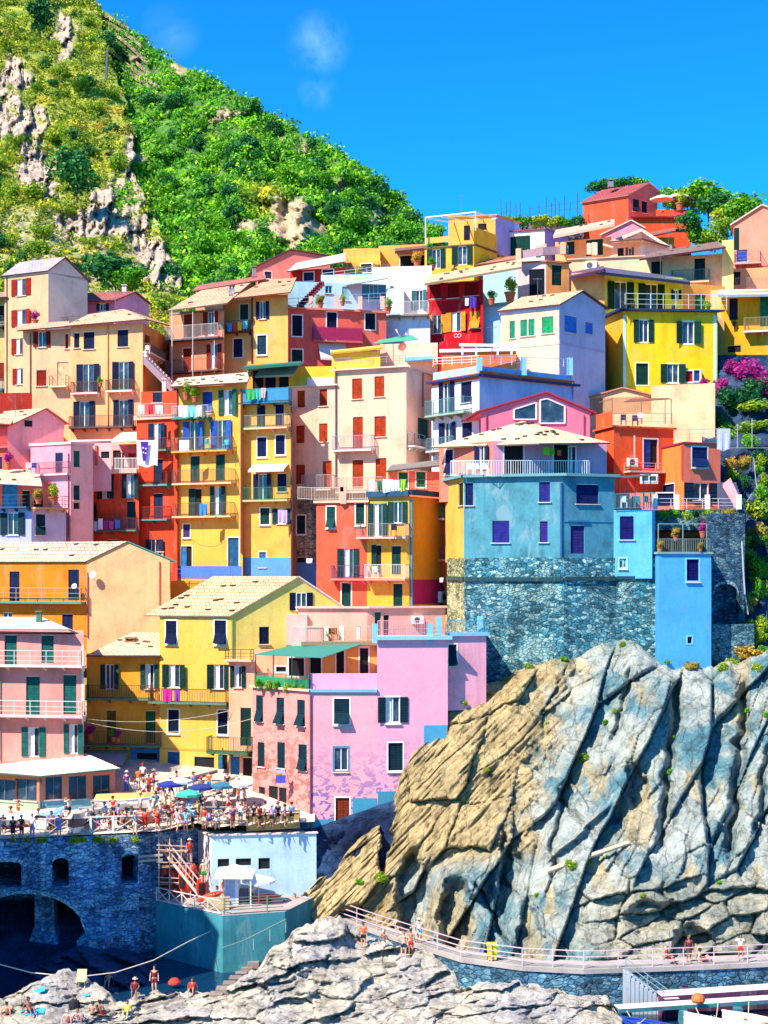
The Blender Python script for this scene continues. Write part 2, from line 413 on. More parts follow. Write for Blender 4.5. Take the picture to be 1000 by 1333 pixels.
    def rail(s, pts, h, col='#3b3a40', parent=None, kind='bars', step=.14, w=.028):
        mb = MB(); U = Vector((0, 0, h))
        for a, b in zip(pts[:-1], pts[1:]):
            a = Vector(a); b = Vector(b); L = (b-a).length
            if L < .05: continue
            mb.bar(a+U, b+U, .05, .045)
            if kind == 'panel':
                z8 = Vector((0, 0, .06)); t = (b-a).normalized()*.02
                mb.hexa([a+z8, b+z8, b+z8+t.cross(Vector((0, 0, 1))), a+z8+t.cross(Vector((0, 0, 1)))], [a+U*.96, b+U*.96, b+U*.96+t.cross(Vector((0, 0, 1))), a+U*.96+t.cross(Vector((0, 0, 1)))])
            elif kind == 'wide':
                for q in (.3, .62): mb.bar(a+U*q, b+U*q, .03)
                for q in range(int(L/1.3)+2): c = a+(b-a)*min(1, q*1.3/L); mb.bar(c, c+U, .05)
            else:
                mb.bar(a+Vector((0, 0, .08)), b+Vector((0, 0, .08)), .035)
                k = max(1, int(L/step))
                for q in range(k+1):
                    c = a+(b-a)*q/k; mb.bar(c+Vector((0, 0, .0)), c+U, w if q % 8 else .05)
        return mb.build('railing', paint(col, .45, .1, 'railing_metal'), parent if parent is not None else s.root)
    def terr(s, pxs, hpx, col='#55535a', kind='bars'):
        pts = [P(*q) for q in pxs]; return s.rail(pts, hpx/F*pxs[0][2], col, None, kind)
    def roof(s, pts, tile='#cdb49c', edge='#4a2a22', th=.14, stones=0, stone=False, gut=None):
        q = [P(*c) for c in pts]; nn = Vector((0, 0, 0))
        for i in range(len(q)): nn += (q[i]-q[0]).cross(q[(i+1) % len(q)]-q[0])
        if nn.z < 0: q = [q[1], q[0]]+q[:1:-1]; nn = -nn
        nn.normalize(); mb = MB(); mb.prism(q, -nn*th, 0, 1)
        r = mb.build('roof', [tiles(tile, stone), paint(edge, .7)], s.root); s.roofs.append(r)
        if stones:                                         # dark vent tiles lying on the slope
            e = q[1]-q[0]; w = q[-1]-q[0]; w2 = q[2]-q[1]; sb = MB(); en = e.normalized(); wn = nn.cross(en)
            for k in range(stones):
                a, b = random.uniform(.06, .94), random.uniform(.1, .9)
                c = q[0]+e*a+(w*(1-a)+w2*a)*b+nn*.05
                sb.hexa([c-en*.2-wn*.14-nn*.05, c+en*.2-wn*.14-nn*.05, c+en*.2+wn*.14-nn*.05, c-en*.2+wn*.14-nn*.05],
                        [c-en*.17-wn*.12+nn*.1, c+en*.17-wn*.12+nn*.1, c+en*.14+wn*.1+nn*.03, c-en*.14+wn*.1+nn*.03])
            sb.build('vent_tile', paint('#5d4a44', .9), r)
        if gut:
            gb = MB(); gb.tube([q[0]-nn*.1+Vector((0, -.08, -.03)), q[1]-nn*.1+Vector((0, -.08, -.03))], .075, 6); gb.build('gutter', paint(gut, .5), r)
        return r
    def chimney(s, x, y, Y, w=.5, h=1.2, col='#d8cbb8', cap=True, parent=None):
        c = P(x, y, Y); mb = MB(); mb.box(c.x-w/2, c.x+w/2, c.y-w/2, c.y+w/2, c.z-h, c.z)
        if cap:
            for sx in (-1, 1): mb.box(c.x+sx*w*.36-.06, c.x+sx*w*.36+.06, c.y-w/2+.02, c.y+w/2-.02, c.z+.002, c.z+.2)
            mb.box(c.x-w/2-.07, c.x+w/2+.07, c.y-w/2-.07, c.y+w/2+.07, c.z+.2, c.z+.29)
        return mb.build('chimney', plaster(col), parent or (s.roofs[-1] if s.roofs else s.root))
    def cornice(s, v, h=.22, out=.25, col='#c9b9a4', dz=0, name='cornice', sides=None):
        for i in range(len(v.p)-1):
            if sides is not None and i not in sides: continue
            L = v.fr(i)[3]; mb = MB(); e0 = out if i == 0 or sides else 0; e1 = out
            A = [v.pt(i, -e0, v.zt+dz, out), v.pt(i, L+e1, v.zt+dz, out), v.pt(i, L+e1*0, v.zt+dz, -.3), v.pt(i, 0, v.zt+dz, -.3)]
            if i > 0: A[0] = v.pt(i, .002, v.zt+dz, out); A[3] = v.pt(i, .4, v.zt+dz, -.3)
            mb.hexa(A, [p+Vector((0, 0, h)) for p in A]); mb.build(name, plaster(col, .5), s.root)
    def band(s, v, i, x0, x1, y, hpx, col, out=.03, name='band'):
        """a flat strip standing proud of a facade"""
        u0, _, _ = v.uz(i, x0, y); u1, _, _ = v.uz(i, x1, y); z = v.uz(i, (x0+x1)/2, y)[1]; h = hpx/F*v.p[i].y
        mb = MB(); pt = lambda u, zz, o: v.pt(i, u, zz, o)
        mb.hexa([pt(u0, z-h/2, out), pt(u1, z-h/2, out), pt(u1, z-h/2, .002), pt(u0, z-h/2, .002)], [pt(u0, z+h/2, out), pt(u1, z+h/2, out), pt(u1, z+h/2, .002), pt(u0, z+h/2, .002)])
        return mb.build(name, plaster(col, .5) if isinstance(col, str) else col, s.root)
    def pipe(s, v, i, x, y0, y1, col='#6b4a40', r=.05):
        u, z0, _ = v.uz(i, x, y0); _, z1, _ = v.uz(i, x, y1)
        mb = MB(); mb.tube([v.pt(i, u, z0, .08), v.pt(i, u, z1, .08)], r, 6)
        return mb.build('drainpipe', paint(col, .5), s.root)
    def ac(s, v, i, x, y, w=13, h=9):
        u, z, Y = v.uz(i, x, y); W = w/F*Y/2; H = h/F*Y/2; mb = MB(); pt = lambda uu, zz, o: v.pt(i, uu, zz, o)
        mb.hexa([pt(u-W, z-H, .35), pt(u+W, z-H, .35), pt(u+W, z-H, .01), pt(u-W, z-H, .01)], [pt(u-W, z+H, .35), pt(u+W, z+H, .35), pt(u+W, z+H, .01), pt(u-W, z+H, .01)])
        o = mb.build('air_conditioner', paint('#e9e9e6', .4), s.root)
        f = MB(); c = pt(u-W*.25, z, .356); d3 = pt(u+1, z, .356)-pt(u, z, .356); ring = [c+d3*(H*.75*math.cos(q*math.pi/6))+Vector((0, 0, H*.75*math.sin(q*math.pi/6))) for q in range(12)]
        f.face(ring); f.build('fan_grille', paint('#4a4d55', .6), o); return o
    def awning(s, v, i, x0, x1, y0, y1, out, mat):
        u0, z0, _ = v.uz(i, x0, y0); u1, _, _ = v.uz(i, x1, y0); _, z1, _ = v.uz(i, x0, y1)
        mb = MB(); mb.prism([v.pt(i, u0, z1, out), v.pt(i, u1, z1, out), v.pt(i, u1, z0, .02), v.pt(i, u0, z0, .02)], (0, 0, -.03))
        mb.prism([v.pt(i, u0, z1-.2, out+.004), v.pt(i, u1, z1-.2, out+.004), v.pt(i, u1, z1-.0, out+.004), v.pt(i, u0, z1-.0, out+.004)], v.pt(0, 0, 0, .02)-v.pt(0, 0, 0, 0))
        return mb.build('awning', mat, s.root)
    def finish(s):
        for o in s.openings: s._open(*o)
        mats = []; mb = MB()
        def mi(c):
            m = s.mat(c)
            if m not in mats: mats.append(m)
            return mats.index(m)
        for v in s.vols:
            nf = len(v.p)-1
            for i in range(nf):
                L = v.fr(i)[3]; m = mi(v.cols[i]); H = v.holes[i]
                us = sorted({0, L}|{round(c, 4) for h in H for c in h[:2]}); zs = sorted({v.zb, v.zt}|{round(c, 4) for h in H for c in h[2:]})
                for a, b in zip(us[:-1], us[1:]):
                    run = None
                    for c, d in zip(zs[:-1], zs[1:]):
                        mu, mz = (a+b)/2, (c+d)/2
                        hole = any(h[0]-1e-4 < mu < h[1]+1e-4 and h[2]-1e-4 < mz < h[3]+1e-4 for h in H)
                        if hole:
                            if run: mb.face([v.pt(i, a, run[0]), v.pt(i, b, run[0]), v.pt(i, b, run[1]), v.pt(i, a, run[1])], m); run = None
                        else: run = (run[0], d) if run else (c, d)
                    if run: mb.face([v.pt(i, a, run[0]), v.pt(i, b, run[0]), v.pt(i, b, run[1]), v.pt(i, a, run[1])], m)
                for h in H:
                    a, b, c, d = h; q = [(a, c), (b, c), (b, d), (a, d)]
                    for k in range(4):
                        (p0, r0), (p1, r1) = q[k], q[(k+1) % 4]
                        mb.face([v.pt(i, p0, r0), v.pt(i, p0, r0, -.2), v.pt(i, p1, r1, -.2), v.pt(i, p1, r1)], m)
                    mb.face([v.pt(i, p, r, -.2) for p, r in q], m)
            for i, pts in v.gables: mb.face([v.px(i, x, y) for x, y in pts], mi(v.cols[i]))
            bk = [p*(1+v.back/p.y) for p in v.p]; m = mi(v.cols[-1]); m0 = mi(v.cols[0])
            z3 = lambda p, z: Vector((p.x, p.y, z))
            ring = v.p+bk[::-1]
            for k in range(len(v.p)-1, len(ring)):
                a, b = ring[k], ring[(k+1) % len(ring)]
                mb.face([z3(a, v.zb), z3(b, v.zb), z3(b, v.zt), z3(a, v.zt)], m if k < len(ring)-1 else m0)
            if v.top: mb.face([z3(p, v.zt) for p in ring], m)
        mb.build('wall', mats, s.root)
def groof(s, v, i, L, A, R, back=None, tile='#cdb49c', edge='#6b4038', oh=.3, stones=0, stone=False, th=.13, sides='LR', front=.25):
    """gable on facade i: L, A, R are photo pixels of left eave, apex, right eave on that facade; the ridge runs back from it"""
    ql, qa, qr = v.px(i, *L), v.px(i, *A), v.px(i, *R)
    if len(v.p) == 3:
        d2 = (v.p[0]-v.p[1]) if i == 1 else (v.p[2]-v.p[1])
        if back: d2 = d2.normalized()*back
    else: n = v.fr(i)[2]; d2 = -n*(back or 6)
    D = Vector((d2.x, d2.y, 0)); f = -D.normalized()*front; D = D+D.normalized()*.15
    zu = Vector((0, 0, v.zt))
    pts = [Vector((ql.x, ql.y, min(v.zt, ql.z))), Vector((qr.x, qr.y, min(v.zt, qr.z))), qr, qa, ql]
    v.g3 = getattr(v, 'g3', []); v.g3.append((i, pts, D))
    up = Vector((0, 0, .03))
    for side, e in (('L', ql), ('R', qr)):
        if side not in sides: continue
        sl = (e-qa); e2 = e+sl.normalized()*oh
        poly = [e2+f+up, e2+D+up, qa+D+up, qa+f+up]
        if side == 'L': poly = [poly[1], poly[0], poly[3], poly[2]]
        nn = (poly[1]-poly[0]).cross(poly[3]-poly[0]).normalized()
        if nn.z < 0: nn = -nn; poly = [poly[1], poly[0], poly[3], poly[2]]
        poly = [p+nn*th for p in poly]
        mb = MB(); mb.prism(poly, -nn*th, 0, 1); r = mb.build('roof', [tiles(tile, stone), paint(edge, .7)], s.root); s.roofs.append(r)
        if stones:
            e1 = poly[1]-poly[0]; w = poly[3]-poly[0]; en = e1.normalized(); wn = w.normalized(); sb = MB()
            for k in range(stones):
                c = poly[0]+e1*random.uniform(.05, .95)+w*random.uniform(.1, .9)
                sb.hexa([c-en*.2-wn*.14-nn*.02, c+en*.2-wn*.14-nn*.02, c+en*.2+wn*.14-nn*.02, c-en*.2+wn*.14-nn*.02],
                        [c-en*.17-wn*.12+nn*.14, c+en*.17-wn*.12+nn*.14, c+en*.14+wn*.1+nn*.05, c-en*.14+wn*.1+nn*.05])
            sb.build('vent_tile', paint('#5d4a44', .9), r)
House.groof = groof
_fin = House.finish
def fin2(s):
    _fin(s)
    w = s.root.children
    for v in s.vols:
        for i, pts, D in getattr(v, 'g3', []):
            mb = MB(); mb.prism(pts, D); mb.build('gable_wall', s.mat(v.cols[i]), s.root)
House.finish = fin2
def win1(h, v, i, rows, **kw): h.win(v, i, *rows, **kw)
HS = []
def H(*a, **k): h = House(*a, **k); HS.append(h); return h

# ---- front row, left: pink house above the restaurant
h = H('pink_house', 'pink house with green shutters at the left edge above the plaza restaurant'); Y = 117.5
v = h.vol([(-40, 119), (109, Y)], 826, 1010, '#ee9c8a', ref=1)
h.win(v, 0, (14, 845, 16, 40, 'S'), (62, 843, 16, 40, 'S'), (43, 906, 18, 52, 'S'), (91, 904, 17, 52, 'S'), (44, 966, 31, 38, 'O'), (96, 962, 25, 38, 'O'), sh='#1d5f5a', trim=None)
h.roof([(-45, 818, 118.5), (90, 819, 116.8), (54, 803, 122), (-45, 803, 124)], '#e8e2d8', '#9a938c')
h.roof([(90, 819, 116.8), (114, 828, 121.5), (54, 803, 122)], '#e8e2d8', '#9a938c')
h.balc(v, 0, -38, 112, 865, .9, 19, '#cfd3c8', '#d9d6d2', 'wide'); h.balc(v, 0, -38, 113, 930, .9, 19, '#cfc9bf', '#e2dfda', 'wide')
h.chimney(51, 800, 120, .4, .8, '#4e7d5c'); h.band(v, 0, 106.5, 109, 905, 130, '#e9ded0', .02, 'corner_trim')
h.pipe(v, 0, 1, 868, 990, '#9a8a86')
# ---- restaurant
h = H('restaurant', 'low peach restaurant with wide windows under a cream sloping canopy roof on the plaza', 'restaurant', sh=NAVY)
v = h.vol([(-30, 116), (51, 113.6), (150, 116)], 1009, 1070, ['#e8935c', '#ee9a72'], 5, ref=1)
h.win(v, 0, (-2, 1028, 46, 28, 'G'), (34, 1028, 28, 28, 'G'), fr='#5d6a7a'); h.win(v, 1, (70, 1026, 22, 30, 'G'), (101, 1025, 23, 30, 'G'), (132, 1024, 22, 30, 'G'), fr='#5d6a7a')
h.band(v, 0, -29, 50.5, 1052, 20, '#a8c4a0', .04, 'dado_shade_band'); h.band(v, 1, 51.5, 149.5, 1050, 20, '#7fb6c4', .04, 'dado_shade_band')
h.roof([(54, 1010, 113.2), (157, 1000, 114.8), (113, 981, 118.2), (0, 995, 118.3)], '#efe7cd', '#3d6a66', .1)
h.roof([(-35, 1003, 114.5), (54, 1010, 113.2), (0, 995, 118.3), (-35, 990, 118.6)], '#efe7cd', '#3d6a66', .1)
h.band(v, 0, -25, 1, 990, 5, '#1e4668', .03) if False else None
h.pipe(v, 1, 53, 1014, 1062, '#2a4a5a')

# ---- yellow houses behind the plaza
h = H('yellow_house', 'tall yellow house with a tiled roof and right hand gable behind the plaza', trim=None); Y = 122
v = h.vol([(208, 123.5), (300, 122), (452, 124.6)], 802, 1022, ['#e9c04e', '#e8dc6a'], 10, ref=1)
h.win(v, 0, (223, 823, 14, 30, 'A'), (287, 823, 15, 31, 'A'), (226, 939, 14, 30, 'S'), (290, 940, 13, 31, 'S'), trim='#f4e7c8', sh=NAVY)
h.win(v, 0, (227, 880, 30, 30, 'O'), (286, 881, 30, 32, 'O'), (226, 1000, 16, 44, 'D', '#2a5f8c'), (266, 1005, 26, 40, 'N'), (290, 1002, 12, 40, 'd', '#2a6ca0'))
h.win(v, 1, (392, 783, 30, 23, 'O'), (344, 827, 13, 23, 'S'), trim=None, sh=NAVY)
h.groof(v, 1, (300, 801), (386, 752), (452, 796), 7, '#dcb98a', '#d8c8b0', .35, 14)
h.balc(v, 0, 199, 300, 913, 1.0, 17, '#5f8069', '#5a2e28'); h.chimney(292, 776, 128, .4, .9, '#e8d8c0')
h.pipe(v, 1, 302.5, 806, 900, '#7d9a4a'); h.band(v, 0, 212, 298, 976, 2.5, '#d9a94a', .03)
h = H('yellow_house', 'deep yellow low wing with a pale roof, railed balconies and a blue shop front', sh='#1c4a44')
v = h.vol([(113, 124.5), (211, 124)], 853, 1022, '#f0ae33', 6, ref=1)
h.win(v, 0, (143, 881, 24, 32, 'O'), (195, 881, 24, 32, 'O'), (145, 946, 12, 44, 'D', '#7a5a26'), (196, 946, 13, 42, 'D', '#1f6a34'), (150, 1000, 14, 40, 'N'), (195, 996, 34, 34, 'N'))
h.roof([(112, 853, 123.6), (209, 853, 123.2), (209, 823, 129), (172, 823, 129.5)], '#e0c3a0', '#5a4038', .13, 5)
h.chimney(170, 834, 127, .85, .7, '#a87850', True)
h.balc(v, 0, 115, 200, 908, 1.0, 17, '#5f8069', '#6a4a2c'); h.balc(v, 0, 114, 213, 968, 1.1, 18, '#4d7a5c', '#8a5a3c')
h.awning(v, 0, 114, 168, 976, 989, 1.8, paint('#a39b98', .9, .1, 'awning_cloth'))
h.band(v, 0, 170, 178, 1000, 44, '#2f78ac', .06); h.band(v, 0, 205, 213, 1000, 44, '#2f78ac', .062); h.band(v, 0, 170, 213, 977, 6, '#2f78ac', .064)
h = H('peach_annex', 'narrow peach house with a green balcony beside the large pink harbour house', trim=None)
v = h.vol([(298, 121.2), (332, 120.6)], 862, 1030, '#f0b488', 5)
h.win(v, 0, (310, 881, 20, 28, 'O'), (320, 946, 14, 50, 'D'), (306, 1002, 12, 36, 'D', '#2a74a4'), (322, 1006, 12, 40, 'N'))
h.balc(v, 0, 276, 329, 977, 1.2, 19, '#3e6a50', '#2c5a3c'); h.cornice(v, .18, .3, '#e8c8a4'); h.balc(v, 0, 297, 331, 858, .7, 13, '#d8c0a0', '#4a3a34', 'wide', brackets=False)

# ---- big pink harbour house
h = H('pink_house', 'large pink harbour house with peeling lower walls standing on the rock beside the plaza', trim='#f6e8ea', sh='#0f2f3c')
v = h.vol([(329, 118), (402, 114), (491, 113.9)], 900, 1085, [plaster('#f39c8c', .7, ('#a8665a', 12, 17.5)), plaster('#f0a0ac', .5, ('#5f5f9c', 9, 14.8))], 9, ref=1)
h.win(v, 0, (338, 922, 9, 34, 'A'), (365, 925, 10, 34, 'A'), (392, 928, 10, 34, 'A'), (340, 982, 9, 32, 'S'), (366, 983, 10, 34, 'S'), (394, 986, 11, 34, 'A'), (341, 1038, 8, 28, 'N'), (356, 1034, 12, 22, 'N'), (368, 1040, 10, 30, 'N'), trim=None)
h.win(v, 1, (445, 926, 20, 33, 'A'), (446, 1055, 18, 33, 'D', '#7d3118')); h.win(v, 1, (444, 988, 18, 30, 'W'), trim='#3f7fa0')
w2 = h.vol([(491, 113.9), (583, 114.6)], 833, 1085, [plaster('#f0a6bc', .5, ('#5f5f9c', 9, 14.8))], 8, ref=0)
h.win(w2, 0, (511, 924, 40, 33, 'O')); h.win(w2, 0, (515, 985, 19, 36, 'S'))
w3 = h.vol([(583, 115.4), (633, 116.2)], 828, 925, '#f0a6b8', 6); h.win(w3, 0, (588.5, 853, 12, 28, 'A'))
h.cornice(w3, .25, .2, '#7fc0dc'); h.cornice(w2, .28, .3, '#8cc4dc', name='terrace_edge')
h.band(v, 1, 403, 491, 899, 4, '#6fb0d2', .16, 'blue_band'); h.cornice(v, .16, .22, '#e8c0a0', sides=[0])
h.band(v, 1, 403, 490.5, 1063, 34, '#4d90a8', .03, 'plinth') if False else None
h.band(v, 0, 330, 401.5, 1070, 18, '#3f8ca8', .035, 'plinth'); h.band(v, 1, 459, 490.5, 1058, 38, '#3f8ca8', .035, 'plinth'); h.band(v, 1, 402.5, 434, 1074, 14, '#3f8ca8', .035, 'plinth'); h.band(w2, 0, 492, 530, 1052, 44, '#3f8ca8', .035, 'plinth'); h.band(w2, 0, 552, 582, 957, 26, '#4a9cc0', .035, 'plinth')
h.pipe(v, 1, 404.5, 906, 1080, '#8a3f48', .07)
# parapet of the upper terrace, arcade behind it
w4 = h.vol([(402, 114.5), (491, 114.6)], 877, 905, '#e3a4c4', .3)
w5 = h.vol([(400, 121), (492, 121.5)], 840, 900, '#e9b95a', 1.0)
h.win(w5, 0, (411, 864, 14, 32, 'N'), (443, 862, 10, 34, 'N'), (474, 861, 11, 36, 'N')); h.cornice(w5, .3, .5, '#9a8a68')
w6 = h.vol([(331, 121.6), (400, 121.2)], 846, 906, '#eeb684', .6); h.win(w6, 0, (366, 871, 13, 7, 'N'), (386, 868, 20, 24, 'N'))
h.terr([(331, 896, 117.9), (402, 903, 114.1)], 21, '#1f6a4c', 'bars'); h.terr([(334, 898, 117.5), (402, 904, 114.3)], 19, '#2f8a5c', 'panel')
mb = MB(); mb.prism([P(330, 852, 117.5), P(420, 856, 114.5), P(472, 838, 120.5), P(376, 841, 121)], (0, 0, -.04)); mb.build('shade_awning', paint('#2f7f70', .8, .1, 'awning_cloth'), h.root)
mb = MB()
for x, y0, y1, Yp in ((333, 852, 897, 117.6), (356, 853, 900, 116.6), (380, 855, 902, 115.6), (403, 856, 904, 114.4)): mb.bar(P(x, y0, Yp), P(x, y1, Yp), .09)
mb.build('awning_post', paint('#23423c', .5), h.root)
# satellite of posts on the roof terrace
mb = MB()
for x in (488, 560):
    mb.bar(P(x, 837, 114.6), P(x, 812, 114.6), .4, .4)
mb.build('terrace_post', plaster('#78bfe0', .4), h.root); h.terr([(491, 834, 114.4), (582, 831, 115.1)], 14, '#9a8fa0', 'wide')
mb = MB(); mb.bar(P(571, 829, 116), P(571, 803, 116), .4, .4); mb.bar(P(625, 826, 116.6), P(625, 802, 116.6), .4, .4); mb.build('terrace_post', plaster('#78bfe0', .4), h.root)
h.terr([(584, 826, 115.5), (632, 826, 116.2)], 18, '#5f95a0', 'bars')
# laundry-like blue bucket on the sill is left to the props

# ---- peach building behind the pink roof terrace
h = H('peach_house', 'low peach house with a white air conditioner behind the railed pink roof terrace')
v = h.vol([(388, 123.2), (478, 123), (580, 125.2)], 792, 850, ['#f2bc98', '#f4c09c'], 3, ref=1)
h.win(v, 1, (492, 812, 8, 32, 'D', '#1d6a5c'), (503, 814, 7, 28, 'N')); h.ac(v, 1, 543, 807, 15, 10); h.cornice(v, .16, .2, '#e8cdb0')
h.terr([(398, 834, 122), (487, 834, 121.5)], 19, '#c8a898', 'bars')
mb = MB()
for x in (425, 445, 467): mb.bar(P(x, 834, 121.8), P(x, 815, 121.8), .35, .35)
mb.build('terrace_post', plaster('#d8ecc8', .4), h.root)
h.terr([(492, 832, 121.4), (560, 832, 121.6)], 24, '#d8a0a8', 'bars')
v2 = h.vol([(380, 122.2), (420, 122)], 816, 846, '#f0c0b0', 2); v3 = h.vol([(372, 122.9), (400, 122.8)], 800, 840, '#f2b8a4', 2)

# ---- orange house with the blank peach gable
h = H('orange_house', 'orange house with a blank peach gable wall and green edged roof', sh='#16264a')
v = h.vol([(-40, 138), (113, 134), (221, 133.2)], 731, 870, ['#e2851d', '#f3b97e'], 10, ref=1)
h.win(v, 0, (19, 763, 13, 39, 'D'), (96, 761, 14, 40, 'D'), (88, 820, 14, 42, 'D'), (10, 802, 12, 10, 'W'))
h.groof(v, 1, (113, 730), (163, 706), (221, 730), None, '#dcc0a2', '#2f7a70', .4, 8)
h.balc(v, 0, -38, 112, 783, .8, 18, '#4a9080', '#b89a88', 'wide', brackets=False)
h.chimney(209, 722, 134.6, .5, 1.3, '#ead2b4'); h.pipe(v, 1, 207, 731, 800, '#d89a78', .12); h.pipe(v, 1, 114.5, 745, 830, '#a8603a')
h.roof([(-40, 728, 140), (0, 728, 139), (0, 722, 143), (-40, 722, 143)], '#dcc0a2') if False else None

# ---- coral / amber house in the middle
h = H('coral_house', 'coral and amber house with balconies and a railed roof terrace of laundry', sh='#15403f')
v = h.vol([(412, 127.5), (478, 126)], 654, 800, '#f0603f', 8, ref=1)
h.win(v, 0, (431, 673, 11, 27, 'A'), (469, 669, 11, 28, 'S'), (451, 775, 12, 32, 'D'), (481, 775, 10, 32, 'D'), trim='#f6e0c8'); h.win(v, 0, (454, 733, 27, 38, 'O'))
w = h.vol([(478, 126), (533, 124.6), (587, 131)], 646, 800, ['#efae3a', plaster('#dd9a22', .5)], 8, ref=1)  # right facade a darker amber, its shade put into the colour
h.win(w, 0, (492, 677, 25, 43, 'O'), (518, 667, 25, 28, 'O'), (490, 728, 13, 38, 'd'), (516, 729, 12, 38, 'S'), (518, 775, 12, 32, 'D'), trim=None)
h.balc(w, 0, 469, 533, 699, .9, 17, '#c8b8a0', '#8a8580'); h.balc(w, 0, 480, 533, 753, 1.0, 18, '#d8a080', '#d0c8c0'); h.balc(v, 0, 434, 477, 753, .7, 17, '#d88a70', '#5a4a64')
h.band(w, 0, 478.5, 533, 643, 7, '#28506e', .3, 'terrace_edge'); h.band(w, 1, 533, 586, 643, 7, '#28506e', .25, 'terrace_edge')
h.band(w, 1, 533.5, 586, 770, 32, '#b3205e', .03, 'dado_shade_band'); h.band(w, 1, 533.5, 586, 698, 1.8, '#c8a04c', .03)
h.pipe(w, 1, 534.5, 650, 790, '#4a94a4', .12)
h.rail([P(478, 640, 125.8), P(533, 640, 124.4), P(586, 640, 130.5)], 1.0, '#5a7690', None, 'wide')
h.terr([(388, 650, 128), (410, 651, 127.7), (478, 650, 125.9)], 16, '#c8b8a4', 'bars'); h.cornice(v, .2, .2, '#e8c49c')
w7 = h.vol([(505, 134), (580, 135)], 613, 660, '#e88a5c', 3); h.win(w7, 0, (525, 625, 12, 20, 'S', '#1f7a4c'), (548, 624, 12, 20, 'S', '#1f7a4c'), trim='#f4ead8')
h.roof([(503, 613, 133.5), (578, 605, 134.5), (578, 598, 138), (510, 605, 138)], '#8a8078', '#5a5450')
mb = MB(); mb.bar(P(445, 640, 126.5), P(445, 622, 126.5), .3, .3); mb.bar(P(447, 656, 126.6), P(447, 634, 126.6), .5, .5); mb.build('terrace_post', plaster('#f0c8a0', .4), h.root)
h.ac(w, 1, 575, 777, 22, 14)

# ---- ochre towers and red house
h = H('ochre_tower', 'tall ochre tower house with blue shutters, four balconies and a speckled roof', sh='#173d40')
v = h.vol([(230, 148.5), (316, 145.5)], 500, 800, '#f2b749', 9, ref=1); h.vol([(222, 142), (302, 141.5)], 756, 800, '#e8a838', 1.5); h.band(v, 0, 230.5, 315, 745, 16, '#4a7ac8', .03, 'dado_shade_band'); h.rail([P(222, 756, 141.6), P(302, 756, 141.1)], 1.1, '#6a7ab0', None, 'wide')  # blue band paints the shaded foot of the tower
h.win(v, 0, (297, 524, 24, 33, 'O', '#215a50'), (270, 522, 13, 26, 'S', '#2a4fa4'), (253, 568, 26, 38, 'O', '#2c5ab4'), (289, 566, 26, 38, 'O', '#2c5ab4'), (254, 611, 12, 36, 'D', '#174a44'), (287, 608, 12, 35, 'D', '#174a44'), (254, 654, 17, 36, 'd'), (284, 652, 20, 38, 'O'))
h.win(v, 0, (243, 691, 9, 17, 'S', '#4a3a6a'), (243, 727, 14, 32, 'd', '#2f74b8'), (304, 720, 14, 40, 'D', '#265a84'), trim='#f4e4c0')
h.balc(v, 0, 229, 276, 544, .8, 15, '#3f8478', '#a8b0b4'); h.balc(v, 0, 229, 304, 587, .9, 17, '#d8a850', '#7a6a58'); h.balc(v, 0, 230, 307, 629, .9, 17, '#e8c890', '#6a5648'); h.balc(v, 0, 230, 306, 672, .9, 17, '#e8c890', '#6a5648')
h.roof([(222, 503, 147), (322, 497, 144.6), (328, 484, 149), (232, 492, 152)], '#e0c8ac', '#6a3c30', .16, 16); h.pipe(v, 0, 231.5, 506, 745, '#7a2430', .08); h.pipe(v, 0, 314.5, 506, 720, '#8a4a3a', .08)
h.chimney(214, 497, 149, .4, 1, '#e8d8c0')
h = H('ochre_tower', 'narrow ochre tower house with a green roof deck and blue laundry balcony', sh='#131f4a')
v = h.vol([(316, 146.5), (381, 144.5)], 524, 800, '#efb850', 9, ref=1)
h.win(v, 0, (340, 543, 11, 33, 'D'), (364, 542, 11, 33, 'D'), (342, 635, 24, 36, 'O'), (367, 628, 12, 24, 'S')); h.win(v, 0, (341, 582, 12, 25, 'S'), (365, 579, 12, 25, 'S'), (345, 672, 12, 21, 'S', '#173d40'), (342, 728, 9, 19, 'S', '#2f6aa0'), trim='#f7ead0'); h.win(v, 0, (367, 672, 24, 20, 'O', '#143a4a'))
h.balc(v, 0, 317, 378, 557, .8, 16, '#e8cc94', '#8a8a80'); h.balc(v, 0, 321, 379, 651, .9, 16, '#d8b888', '#3a7a4a', 'bars'); h.balc(v, 0, 316, 381, 524, .9, 17, '#2e6e86', '#2f7fa6', 'panel')
h.awning(v, 0, 330, 376, 605, 613, 1.1, striped('#f2efe6', '#6a7a84', 5)); h.pipe(v, 0, 380, 530, 750, '#7a4038', .08)
w = h.vol([(322, 151), (384, 149.5)], 474, 530, '#dca24a', 5); h.win(w, 0, (336, 500, 14, 38, 'N'), (352, 500, 14, 36, 'D'), (370, 500, 14, 36, 'N'))
h.roof([(317, 478, 146), (392, 472, 144.8), (392, 470, 150), (320, 476, 151)], '#2f7a66', '#1f6a58', .25)
h.band(v, 0, 317, 380, 738, 24, '#5a94d8', .03, 'dado_shade_band')
h.awning(w, 0, 340, 390, 478, 492, 1.6, striped('#eef0ea', '#4a6a5c', 5))
h = H('red_house', 'red narrow house with three small balconies beside the ochre tower', sh='#17304e', trim=None)
v = h.vol([(178, 150), (231, 148)], 543, 800, '#dc4524', 9, ref=1)
h.win(v, 0, (205, 569, 22, 36, 'O'), (206, 614, 12, 34, 'D'), (206, 659, 12, 34, 'D'), (202, 714, 24, 24, 'O'))
h.balc(v, 0, 186, 222, 586, .8, 15, '#5a8a80', '#7a2a20'); h.balc(v, 0, 182, 223, 631, .8, 16, '#5a9a90', '#9a2a20'); h.balc(v, 0, 180, 223, 676, .8, 16, '#4a8a90', '#9a2a20')
